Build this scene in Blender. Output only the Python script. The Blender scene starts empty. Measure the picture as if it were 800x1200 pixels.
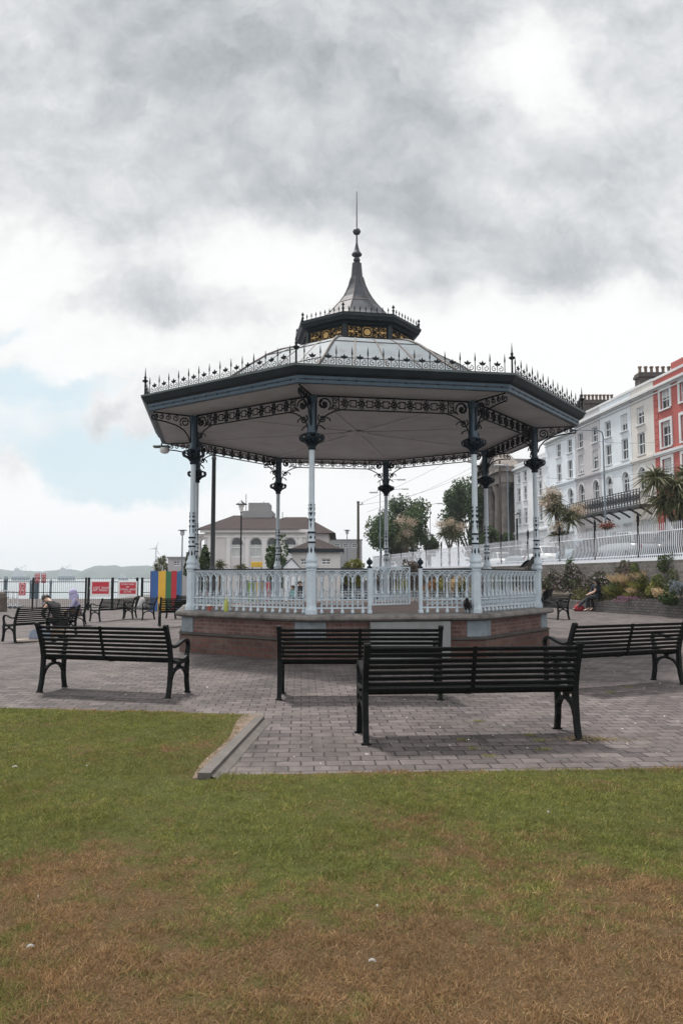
import bpy, bmesh, math, random
import numpy as np
from mathutils import Vector, Matrix
random.seed(7); RNG = np.random.default_rng(11)
PI = math.pi; R_ = math.radians
SC = bpy.context.scene
COL = SC.collection

# ------------------------------------------------------------------ materials
def _nodes(m):
    m.use_nodes = True
    nt = m.node_tree
    return nt, nt.nodes, nt.links
def mat(name, col, rough=.6, metal=0., var=.12, vscale=6., bump=0., bscale=40., spec=.5, col2=None, c2scale=3., c2lo=.5, c2hi=.65, coord='Object'):
    """plain painted / stone / metal surface: base colour with soft mottling, an optional second colour in blotches, fine bump"""
    m = bpy.data.materials.new(name); nt, N, L = _nodes(m)
    b = N['Principled BSDF']
    b.inputs['Roughness'].default_value = rough; b.inputs['Metallic'].default_value = metal
    b.inputs['Specular IOR Level'].default_value = spec
    tc = N.new('ShaderNodeTexCoord')
    nz = N.new('ShaderNodeTexNoise'); nz.inputs['Scale'].default_value = vscale; nz.inputs['Detail'].default_value = 5
    L.new(tc.outputs[coord], nz.inputs['Vector'])
    mr = N.new('ShaderNodeMapRange'); mr.inputs['From Min'].default_value = .25; mr.inputs['From Max'].default_value = .75
    mr.inputs['To Min'].default_value = 1 - var; mr.inputs['To Max'].default_value = 1 + var
    L.new(nz.outputs['Fac'], mr.inputs['Value'])
    src = None
    if col2 is not None:
        n2 = N.new('ShaderNodeTexNoise'); n2.inputs['Scale'].default_value = c2scale; n2.inputs['Detail'].default_value = 7; n2.inputs['Roughness'].default_value = .65
        L.new(tc.outputs[coord], n2.inputs['Vector'])
        r2 = N.new('ShaderNodeMapRange'); r2.inputs['From Min'].default_value = c2lo; r2.inputs['From Max'].default_value = c2hi
        L.new(n2.outputs['Fac'], r2.inputs['Value'])
        mx = N.new('ShaderNodeMix'); mx.data_type = 'RGBA'
        mx.inputs[6].default_value = (*col, 1); mx.inputs[7].default_value = (*col2, 1)
        L.new(r2.outputs[0], mx.inputs[0]); src = mx.outputs[2]
    hs = N.new('ShaderNodeVectorMath'); hs.operation = 'SCALE'
    if src: L.new(src, hs.inputs[0])
    else: hs.inputs[0].default_value = col
    L.new(mr.outputs[0], hs.inputs['Scale'])
    L.new(hs.outputs[0], b.inputs['Base Color'])
    if bump:
        n3 = N.new('ShaderNodeTexNoise'); n3.inputs['Scale'].default_value = bscale; n3.inputs['Detail'].default_value = 4
        L.new(tc.outputs[coord], n3.inputs['Vector'])
        bp = N.new('ShaderNodeBump'); bp.inputs['Strength'].default_value = bump; bp.inputs['Distance'].default_value = .02
        L.new(n3.outputs['Fac'], bp.inputs['Height']); L.new(bp.outputs[0], b.inputs['Normal'])
    return m
def brickmat(name, c1, c2, mortar, bw, rh, ms=.012, rough=.85, blotch=None, bl=(.52, .66), blscale=1.3, rot=0., uv=True, bump=.5, var=.25, smooth=.1, bias=0., warp=0.):
    m = bpy.data.materials.new(name); nt, N, L = _nodes(m); b = N['Principled BSDF']
    b.inputs['Roughness'].default_value = rough; b.inputs['Specular IOR Level'].default_value = .3
    tc = N.new('ShaderNodeTexCoord'); mp = N.new('ShaderNodeMapping'); mp.inputs['Rotation'].default_value[2] = rot
    if uv: L.new(tc.outputs['UV'], mp.inputs['Vector'])
    else:
        g = N.new('ShaderNodeNewGeometry'); L.new(g.outputs['Position'], mp.inputs['Vector'])
    vec = mp.outputs[0]
    if warp:
        wn = N.new('ShaderNodeTexNoise'); wn.inputs['Scale'].default_value = 5; wn.inputs['Detail'].default_value = 3
        L.new(mp.outputs[0], wn.inputs['Vector'])
        ws = N.new('ShaderNodeVectorMath'); ws.operation = 'SUBTRACT'; L.new(wn.outputs['Color'], ws.inputs[0]); ws.inputs[1].default_value = (.5, .5, .5)
        wm = N.new('ShaderNodeVectorMath'); wm.operation = 'SCALE'; wm.inputs['Scale'].default_value = warp; L.new(ws.outputs[0], wm.inputs[0])
        wa = N.new('ShaderNodeVectorMath'); wa.operation = 'ADD'; L.new(mp.outputs[0], wa.inputs[0]); L.new(wm.outputs[0], wa.inputs[1]); vec = wa.outputs[0]
    br = N.new('ShaderNodeTexBrick'); br.inputs['Scale'].default_value = 1
    br.inputs['Brick Width'].default_value = bw; br.inputs['Row Height'].default_value = rh; br.inputs['Mortar Size'].default_value = ms
    br.inputs['Mortar Smooth'].default_value = smooth; br.inputs['Bias'].default_value = bias
    br.inputs['Color1'].default_value = (*c1, 1); br.inputs['Color2'].default_value = (*c2, 1); br.inputs['Mortar'].default_value = (*mortar, 1)
    L.new(vec, br.inputs['Vector'])
    src = br.outputs['Color']
    if blotch is not None:
        n2 = N.new('ShaderNodeTexNoise'); n2.inputs['Scale'].default_value = blscale; n2.inputs['Detail'].default_value = 8; n2.inputs['Roughness'].default_value = .7
        L.new(mp.outputs[0], n2.inputs['Vector'])
        r2 = N.new('ShaderNodeMapRange'); r2.inputs['From Min'].default_value = bl[0]; r2.inputs['From Max'].default_value = bl[1]; r2.inputs['To Max'].default_value = .75
        L.new(n2.outputs['Fac'], r2.inputs['Value'])
        mx = N.new('ShaderNodeMix'); mx.data_type = 'RGBA'; mx.inputs[7].default_value = (*blotch, 1)
        L.new(r2.outputs[0], mx.inputs[0]); L.new(src, mx.inputs[6]); src = mx.outputs[2]
    nz = N.new('ShaderNodeTexNoise'); nz.inputs['Scale'].default_value = 9; nz.inputs['Detail'].default_value = 8; nz.inputs['Roughness'].default_value = .7
    L.new(mp.outputs[0], nz.inputs['Vector'])
    mr = N.new('ShaderNodeMapRange'); mr.inputs['From Min'].default_value = .25; mr.inputs['From Max'].default_value = .75; mr.inputs['To Min'].default_value = 1 - var; mr.inputs['To Max'].default_value = 1 + var
    L.new(nz.outputs['Fac'], mr.inputs['Value'])
    n4 = N.new('ShaderNodeTexNoise'); n4.inputs['Scale'].default_value = .8; n4.inputs['Detail'].default_value = 3
    L.new(mp.outputs[0], n4.inputs['Vector'])
    m4 = N.new('ShaderNodeMapRange'); m4.inputs['From Min'].default_value = .3; m4.inputs['From Max'].default_value = .7; m4.inputs['To Min'].default_value = .74; m4.inputs['To Max'].default_value = 1.2
    L.new(n4.outputs['Fac'], m4.inputs['Value'])
    mu = N.new('ShaderNodeMath'); mu.operation = 'MULTIPLY'; L.new(mr.outputs[0], mu.inputs[0]); L.new(m4.outputs[0], mu.inputs[1])
    hs = N.new('ShaderNodeVectorMath'); hs.operation = 'SCALE'; L.new(src, hs.inputs[0]); L.new(mu.outputs[0], hs.inputs['Scale'])
    L.new(hs.outputs[0], b.inputs['Base Color'])
    iv = N.new('ShaderNodeMath'); iv.operation = 'SUBTRACT'; iv.inputs[0].default_value = 1; L.new(br.outputs['Fac'], iv.inputs[1])
    ad = N.new('ShaderNodeMath'); ad.operation = 'MULTIPLY_ADD'; L.new(nz.outputs['Fac'], ad.inputs[0]); ad.inputs[1].default_value = .35; L.new(iv.outputs[0], ad.inputs[2])
    bp = N.new('ShaderNodeBump'); bp.inputs['Strength'].default_value = bump; bp.inputs['Distance'].default_value = .01
    L.new(ad.outputs[0], bp.inputs['Height']); L.new(bp.outputs[0], b.inputs['Normal'])
    return m
def leafmat(name, c1, c2, trans=.25, rough=.6):
    """leaves and blades: colour runs between two tones by the per-leaf attribute 'rnd'"""
    m = bpy.data.materials.new(name); nt, N, L = _nodes(m); b = N['Principled BSDF']; b.inputs['Roughness'].default_value = rough
    b.inputs['Specular IOR Level'].default_value = .15
    at = N.new('ShaderNodeAttribute'); at.attribute_name = 'rnd'
    mx = N.new('ShaderNodeMix'); mx.data_type = 'RGBA'; mx.inputs[6].default_value = (*c1, 1); mx.inputs[7].default_value = (*c2, 1)
    L.new(at.outputs['Fac'], mx.inputs[0]); L.new(mx.outputs[2], b.inputs['Base Color'])
    if trans:
        t = N.new('ShaderNodeBsdfTranslucent'); L.new(mx.outputs[2], t.inputs['Color'])
        ms = N.new('ShaderNodeMixShader'); ms.inputs[0].default_value = trans
        L.new(b.outputs[0], ms.inputs[1]); L.new(t.outputs[0], ms.inputs[2]); L.new(ms.outputs[0], N['Material Output'].inputs['Surface'])
    return m

M = {}
M['black_iron'] = mat('black_iron_paint', (.007, .0085, .009), .42, var=.35, vscale=14, bump=.15, bscale=90, spec=.12, col2=(.010, .012, .0115), c2scale=25, c2lo=.58, c2hi=.75)
M['black_wood'] = mat('black_painted_slat', (.006, .007, .007), .5, var=.4, vscale=20, bump=.2, bscale=60, spec=.08, col2=(.014, .015, .0145), c2scale=30, c2lo=.62, c2hi=.78)
M['white_iron'] = mat('pale_blue_white_paint', (.50, .58, .645), .42, var=.08, vscale=7, bump=.08, bscale=60, col2=(.36, .40, .42), c2scale=9, c2lo=.57, c2hi=.8)
M['blue_iron'] = mat('slate_blue_paint', (.035, .07, .105), .4, var=.2, vscale=9, bump=.06, bscale=50, col2=(.07, .115, .15), c2scale=6, c2lo=.55, c2hi=.75)
M['dark_blue'] = mat('dark_navy_paint', (.010, .018, .028), .5, spec=.2, var=.25, vscale=12, bump=.1)
M['gutter'] = mat('dark_green_grey_gutter', (.018, .025, .031), .5, spec=.25, var=.25, vscale=5, bump=.05)
M['gutter_lip'] = mat('weathered_grey_gutter_lip', (.10, .125, .13), .6, var=.3, vscale=5, bump=.1)
M['fret'] = mat('dark_fretwork_paint', (.011, .014, .018), .55, var=.3, vscale=15, spec=.15)
M['ceiling'] = mat('mauve_grey_ceiling_paint', (.57, .585, .62), .8, var=.1, vscale=1.2, bump=.1, bscale=30, col2=(.49, .495, .515), c2scale=2, c2lo=.5, c2hi=.7)
M['ceil_rib'] = mat('pale_ceiling_rib', (.60, .61, .64), .7, var=.06)
M['lead'] = mat('lead_roof_sheet', (.19, .22, .245), .62, metal=.0, spec=.3, var=.16, vscale=2.2, bump=.12, bscale=7, col2=(.13, .12, .118), c2scale=2.6, c2lo=.52, c2hi=.75)
M['lead_seam'] = mat('weathered_lead_seam', (.13, .115, .108), .6, metal=.0, spec=.3, var=.3, vscale=8)
M['lead_dark'] = mat('dark_lead_spire', (.06, .066, .082), .55, metal=.0, spec=.3, var=.3, vscale=3, bump=.1, bscale=8, col2=(.045, .045, .052), c2scale=4, c2lo=.45, c2hi=.7)
M['gold'] = mat('ochre_gold_paint', (.52, .32, .10), .5, var=.15, vscale=10)
M['bandstone'] = mat('grey_limestone', (.25, .265, .27), .85, var=.2, vscale=6, bump=.3, bscale=25, col2=(.15, .15, .145), c2scale=3, c2lo=.5, c2hi=.72)
M['coping'] = mat('weathered_coping_stone', (.185, .172, .163), .9, var=.25, vscale=8, bump=.4, bscale=30, col2=(.075, .07, .065), c2scale=2.6, c2lo=.47, c2hi=.66)
M['pier'] = mat('blue_grey_painted_stone', (.205, .245, .275), .8, var=.2, vscale=7, bump=.2, bscale=30, col2=(.17, .18, .18), c2scale=4, c2lo=.52, c2hi=.72)
M['brick'] = brickmat('old_red_brick', (.165, .073, .062), (.10, .05, .044), (.17, .145, .13), .225, .075, .009, blotch=(.175, .125, .115), bl=(.44, .62), blscale=1.7, warp=.01)
M['brick_low'] = brickmat('worn_red_brick_base', (.125, .058, .045), (.082, .042, .035), (.085, .072, .064), .24, .1, .012, blotch=(.125, .098, .083), bl=(.5, .68), blscale=1.6, warp=.015)
M['dark_stone'] = mat('blackened_string_stone', (.06, .055, .05), .9, var=.4, vscale=4, bump=.4, bscale=20)
M['floor_red'] = mat('bandstand_red_floor', (.20, .145, .125), .9, var=.2, vscale=3, bump=.2)
M['paving'] = brickmat('mauve_block_paving', (.128, .108, .107), (.066, .056, .056), (.02, .017, .0155), 0.20, .158, .0078, rough=.8, uv=False, rot=R_(-3), blotch=(.150, .130, .120), bl=(.48, .74), blscale=1.1, bump=.7, var=.34, smooth=.35, warp=.034)
M['concrete'] = mat('mossy_concrete_kerb', (.115, .102, .096), .9, var=.25, vscale=10, bump=.5, bscale=40, col2=(.085, .078, .066), c2scale=5, c2lo=.45, c2hi=.7)
M['glass'] = mat('dark_window_glass', (.03, .036, .042), .06, var=.2, vscale=2, spec=.7)
M['blind'] = mat('pale_window_blind', (.52, .53, .53), .6, var=.15, vscale=2)
M['white_paint'] = mat('white_gloss_paint', (.74, .76, .78), .45, var=.06)
M['rail_white'] = mat('white_railing_paint', (.72, .75, .80), .45, var=.08)
M['rubble'] = brickmat('rubble_stone_wall', (.145, .13, .125), (.09, .082, .08), (.17, .155, .145), .42, .2, .03, blotch=(.10, .105, .075), bl=(.5, .7), blscale=1.5, warp=.34)
M['bedbrick'] = brickmat('grey_block_bed_wall', (.15, .137, .132), (.105, .096, .094), (.045, .05, .048), .22, .11, .012, blotch=(.2, .18, .17), bl=(.55, .7))
M['soil'] = mat('bed_soil', (.06, .045, .032), .95, var=.3, bump=.6, bscale=14)
M['asphalt'] = mat('street_asphalt', (.06, .06, .062), .9, var=.2, bump=.3)
M['skin'] = mat('skin_tone', (.52, .34, .26), .55, var=.05)
M['straw'] = leafmat('dry_straw', (.36, .29, .19), (.2, .145, .08), .2)

# ------------------------------------------------------------------ mesh builder
class MB:
    def __init__(s): s.v = []; s.f = []; s.sm = []; s.mi = []; s.T = Matrix.Identity(4)
    def add(s, vs, fs, smooth=False, mi=0):
        o = len(s.v)
        s.v += [tuple(s.T @ Vector(p)) for p in vs]
        for f in fs: s.f.append(tuple(i + o for i in f)); s.sm.append(smooth); s.mi.append(mi)
    def box(s, c, d, rz=0., mi=0, bev=0.):
        x, y, z = d[0] / 2, d[1] / 2, d[2] / 2
        if bev:
            vs, fs = bevbox(x, y, z, min(bev, x * .9, y * .9, z * .9))
        else:
            vs = [(-x, -y, -z), (x, -y, -z), (x, y, -z), (-x, y, -z), (-x, -y, z), (x, -y, z), (x, y, z), (-x, y, z)]
            fs = [(3, 2, 1, 0), (4, 5, 6, 7), (0, 1, 5, 4), (1, 2, 6, 5), (2, 3, 7, 6), (3, 0, 4, 7)]
        cs, sn = math.cos(rz), math.sin(rz)
        s.add([(c[0] + p[0] * cs - p[1] * sn, c[1] + p[0] * sn + p[1] * cs, c[2] + p[2]) for p in vs], fs, False, mi)
    def boxz(s, x0, x1, y0, y1, z0, z1, mi=0, bev=0.):
        s.box(((x0 + x1) / 2, (y0 + y1) / 2, (z0 + z1) / 2), (x1 - x0, y1 - y0, z1 - z0), 0, mi, bev)
    def sweep(s, pts, prof, up=(0, 0, 1), closed=False, caps=True, scale=None, smooth=False, mi=0):
        """sweep a 2-D profile (list of (side, up)) along a polyline"""
        pts = [Vector(p) for p in pts]; n = len(pts); k = len(prof); up = Vector(up); vs = []
        for i, p in enumerate(pts):
            a = pts[i - 1] if (i > 0 or closed) else p; b = pts[(i + 1) % n] if (i < n - 1 or closed) else p
            t = (b - a)
            t = t.normalized() if t.length > 1e-9 else Vector((0, 0, 1))
            sd = t.cross(up)
            if sd.length < 1e-4: sd = t.cross(Vector((1, 0, 0.01)))
            sd.normalize(); u = sd.cross(t)
            sc = 1 if scale is None else (scale[i] if not isinstance(scale, (int, float)) else scale)
            vs += [p + sd * (q[0] * sc) + u * (q[1] * sc) for q in prof]
        fs = []
        for i in range(n if closed else n - 1):
            j = (i + 1) % n
            for a in range(k):
                b = (a + 1) % k
                fs.append((i * k + a, i * k + b, j * k + b, j * k + a))
        s.add(vs, fs, smooth, mi)
        if caps and not closed:
            s.add(vs[:k], [tuple(range(k))], False, mi); s.add(vs[-k:], [tuple(range(k - 1, -1, -1))], False, mi)
    def tube(s, pts, r, seg=6, closed=False, caps=True, mi=0, smooth=True):
        if isinstance(r, (int, float)): sc = None; rr = r
        else: sc = list(r); rr = 1
        s.sweep(pts, [(rr * math.cos(2 * PI * i / seg), rr * math.sin(2 * PI * i / seg)) for i in range(seg)], up=(0.013, 0.021, 1), closed=closed, caps=caps, scale=sc, smooth=smooth, mi=mi)
    def bar(s, pts, w, h, up=(0, 0, 1), mi=0, closed=False):
        s.sweep(pts, [(-w / 2, -h / 2), (w / 2, -h / 2), (w / 2, h / 2), (-w / 2, h / 2)], up=up, mi=mi, closed=closed)
    def lathe(s, prof, seg=16, c=(0, 0, 0), smooth=True, mi=0, rot=0., sx=1., sy=1.):
        k = len(prof); vs = []
        for i in range(seg):
            a = 2 * PI * i / seg + rot
            vs += [(c[0] + r * math.cos(a) * sx, c[1] + r * math.sin(a) * sy, c[2] + z) for r, z in prof]
        fs = []
        for i in range(seg):
            j = (i + 1) % seg
            for q in range(k - 1):
                fs.append((i * k + q, j * k + q, j * k + q + 1, i * k + q + 1))
        s.add(vs, fs, smooth, mi)
        if prof[0][0] > 1e-4: s.add([vs[i * k] for i in range(seg)], [tuple(range(seg - 1, -1, -1))], False, mi)
        if prof[-1][0] > 1e-4: s.add([vs[i * k + k - 1] for i in range(seg)], [tuple(range(seg))], False, mi)
    def ball(s, c, r, seg=10, rings=6, mi=0, sz=1.):
        s.lathe([(max(1e-5, r * math.sin(PI * i / rings)), -r * sz * math.cos(PI * i / rings)) for i in range(rings + 1)], seg, c, True, mi)
    def prism(s, poly, z0, z1, mi=0):
        n = len(poly)
        s.add([(x, y, z0) for x, y in poly] + [(x, y, z1) for x, y in poly],
              [tuple(range(n - 1, -1, -1)), tuple(range(n, 2 * n))] + [(i, (i + 1) % n, n + (i + 1) % n, n + i) for i in range(n)], False, mi)
    def plate(s, poly, o, u, v, w, mi=0):
        """polygon in the plane (o; u, v), thickness along w (a vector)"""
        o, u, v, w = Vector(o), Vector(u), Vector(v), Vector(w); n = len(poly)
        a = [o + u * p[0] + v * p[1] - w / 2 for p in poly]; b = [p + w for p in a]
        s.add(a + b, [tuple(range(n - 1, -1, -1)), tuple(range(n, 2 * n))] + [(i, (i + 1) % n, n + (i + 1) % n, n + i) for i in range(n)], False, mi)
    def build(s, name, mats, parent=None, uv=False, loc=None):
        if not isinstance(mats, (list, tuple)): mats = [mats]
        me = bpy.data.meshes.new(name); me.from_pydata(s.v, [], s.f)
        for m in mats: me.materials.append(m)
        me.polygons.foreach_set('use_smooth', s.sm); me.polygons.foreach_set('material_index', s.mi)
        bm = bmesh.new(); bm.from_mesh(me); bmesh.ops.recalc_face_normals(bm, faces=bm.faces)
        if uv:
            lay = bm.loops.layers.uv.new('uv'); bm.normal_update()
            for f in bm.faces:
                n = f.normal
                if abs(n.z) > .8:
                    for l in f.loops: l[lay].uv = (l.vert.co.x, l.vert.co.y)
                else:
                    t = Vector((-n.y, n.x, 0)).normalized()
                    for l in f.loops: l[lay].uv = (l.vert.co.dot(t), l.vert.co.z)
        bm.to_mesh(me); bm.free(); me.update()
        return link(name, me, parent, loc)
def bevbox(x, y, z, b):
    vs = []; fs = []; idx = {}
    for sx in (-1, 1):
        for sy in (-1, 1):
            for sz in (-1, 1):
                for ax in range(3):
                    p = [sx * (x - b), sy * (y - b), sz * (z - b)]; p[ax] = (sx * x, sy * y, sz * z)[ax]
                    idx[(sx, sy, sz, ax)] = len(vs); vs.append(tuple(p))
    I = idx
    for ax in range(3):
        o = [a for a in range(3) if a != ax]
        for sg in (-1, 1):
            q = []
            for s1, s2 in ((-1, -1), (1, -1), (1, 1), (-1, 1)):
                k = [0, 0, 0]; k[ax] = sg; k[o[0]] = s1; k[o[1]] = s2; q.append(I[(*k, ax)])
            fs.append(tuple(q))
        for s1 in (-1, 1):
            for s2 in (-1, 1):
                q = []
                for e, a in ((-1, o[0]), (-1, o[1]), (1, o[1]), (1, o[0])):
                    k = [0, 0, 0]; k[ax] = e; k[o[0]] = s1; k[o[1]] = s2; q.append(I[(*k, a)])
                fs.append(tuple(q))
    for sx in (-1, 1):
        for sy in (-1, 1):
            for sz in (-1, 1): fs.append(tuple(I[(sx, sy, sz, a)] for a in range(3)))
    return vs, fs
def link(name, me, parent=None, loc=None):
    o = bpy.data.objects.new(name, me); COL.objects.link(o)
    if loc is not None: o.location = loc
    if parent is not None: o.parent = parent
    return o
def tag(o, label=None, cat=None, group=None, kind=None):
    if label: o['label'] = label
    if cat: o['category'] = cat
    if group: o['group'] = group
    if kind: o['kind'] = kind
    return o
def thing(name, label, cat, loc=(0, 0, 0), rz=0., group=None):
    o = bpy.data.objects.new(name, None); COL.objects.link(o); o.location = loc; o.rotation_euler = (0, 0, rz); o.empty_display_size = .2
    return tag(o, label, cat, group)
def dup(root, loc, rz, label, group=None, sc=None):
    def cp(o, par):
        c = o.copy(); COL.objects.link(c); c.parent = par
        for ch in list(o.children): cp(ch, c)
        return c
    r = cp(root, None); r.location = loc; r.rotation_euler = (0, 0, rz); r['label'] = label
    if group: r['group'] = group
    if sc: r.scale = sc
    return r
def npmesh(name, V, F, m, parent=None, attr=None, loc=None):
    """V (n,3), F (m,k) index array, one polygon size"""
    me = bpy.data.meshes.new(name); n, k = F.shape
    me.vertices.add(len(V)); me.vertices.foreach_set('co', np.ascontiguousarray(V, np.float32).ravel())
    me.loops.add(n * k); me.loops.foreach_set('vertex_index', np.ascontiguousarray(F, np.int32).ravel())
    me.polygons.add(n); me.polygons.foreach_set('loop_start', np.arange(0, n * k, k, dtype=np.int32))
    if attr is not None:
        for nm, a in attr.items():
            at = me.attributes.new(nm, 'FLOAT', 'POINT'); at.data.foreach_set('value', np.ascontiguousarray(a, np.float32))
    me.update(calc_edges=True); me.validate()
    for x in (m if isinstance(m, (list, tuple)) else [m]): me.materials.append(x)
    return link(name, me, parent, loc)
def leaves(name, C, size, m, parent=None, aspect=.55, flat=0., rng=RNG):
    """one pointed quad leaf per centre, turned at random"""
    n = len(C); a = rng.normal(size=(n, 3)); a[:, 2] *= (1 - flat); a /= np.linalg.norm(a, axis=1)[:, None] + 1e-9
    b = rng.normal(size=(n, 3)); b -= a * (a * b).sum(1)[:, None]; b /= np.linalg.norm(b, axis=1)[:, None] + 1e-9
    s = size * rng.uniform(.6, 1.35, n)[:, None]
    V = np.stack([C - a * s, C + b * s * aspect, C + a * s, C - b * s * aspect], 1).reshape(-1, 3)
    return npmesh(name, V, np.arange(4 * n).reshape(n, 4), m, parent, {'rnd': np.repeat(np.clip(rng.normal(.45, .28, n), 0, 1), 4)})
def blades(name, P, H, lean, W, m, parent=None, extra=None, rng=RNG, droop=.35):
    """grass-like blades: a bent strip of two quads and a tip; P (n,3) bases, H lengths, lean (n,3) direction vectors"""
    n = len(P); d = lean / (np.linalg.norm(lean, axis=1)[:, None] + 1e-9)
    sd = np.cross(d, rng.normal(size=(n, 3))); sd /= np.linalg.norm(sd, axis=1)[:, None] + 1e-9
    H = np.asarray(H).reshape(n, 1); W = np.asarray(W) * np.ones(n); W = W.reshape(n, 1)
    g = np.array([[0, 0, -1.]]) * droop
    m1 = P + d * H * .5 + g * H * .12; m2 = P + d * H + g * H * .6
    V = np.stack([P - sd * W, P + sd * W, m1 + sd * W * .8, m1 - sd * W * .8, m2 + sd * W * .12, m2 - sd * W * .12], 1).reshape(-1, 3)
    i = np.arange(n)[:, None] * 6
    F = np.concatenate([i + np.array([[0, 1, 2, 3]]), i + np.array([[3, 2, 4, 5]])], 0)
    at = {'rnd': np.repeat(np.clip(rng.normal(.5, .27, n), 0, 1), 6)}
    if extra is not None: at.update({k: np.repeat(v, 6) for k, v in extra.items()})
    return npmesh(name, V, F, m, parent, at)
def skin(name, J, E, m, parent=None, sub=2, extra=None):
    """one continuous surface grown over a joint skeleton. J: {name: (x,y,z,r[,r2])}, E: pairs of names, the first joint is the root"""
    ks = list(J); ix = {k: i for i, k in enumerate(ks)}
    me = bpy.data.meshes.new(name); me.from_pydata([J[k][:3] for k in ks], [(ix[a], ix[b]) for a, b in E], [])
    o = bpy.data.objects.new(name + '_src', me); COL.objects.link(o)
    sk = o.modifiers.new('s', 'SKIN'); sk.use_smooth_shade = True
    for i, k in enumerate(ks):
        q = me.skin_vertices[0].data[i]; q.radius = (J[k][3], J[k][4] if len(J[k]) > 4 else J[k][3]); q.use_root = (i == 0)
    ss = o.modifiers.new('u', 'SUBSURF'); ss.levels = sub; ss.render_levels = sub
    dg = bpy.context.evaluated_depsgraph_get(); dg.update()
    nm = bpy.data.meshes.new_from_object(o.evaluated_get(dg))
    bpy.data.objects.remove(o); nm.name = name; nm.materials.clear(); nm.materials.append(m)
    return link(name, nm, parent)

# ------------------------------------------------------------------ camera
cam = bpy.data.cameras.new('camera'); co = bpy.data.objects.new('camera', cam); COL.objects.link(co)
CAMZ = 1.5
co.location = (0, 0, CAMZ); co.rotation_euler = (PI / 2 + .08587, 0, 0)
cam.sensor_fit = 'VERTICAL'; cam.sensor_height = 36; cam.lens = 36 * 883.8 / 1200; cam.clip_end = 12000; cam.clip_start = .05
SC.camera = co

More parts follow.
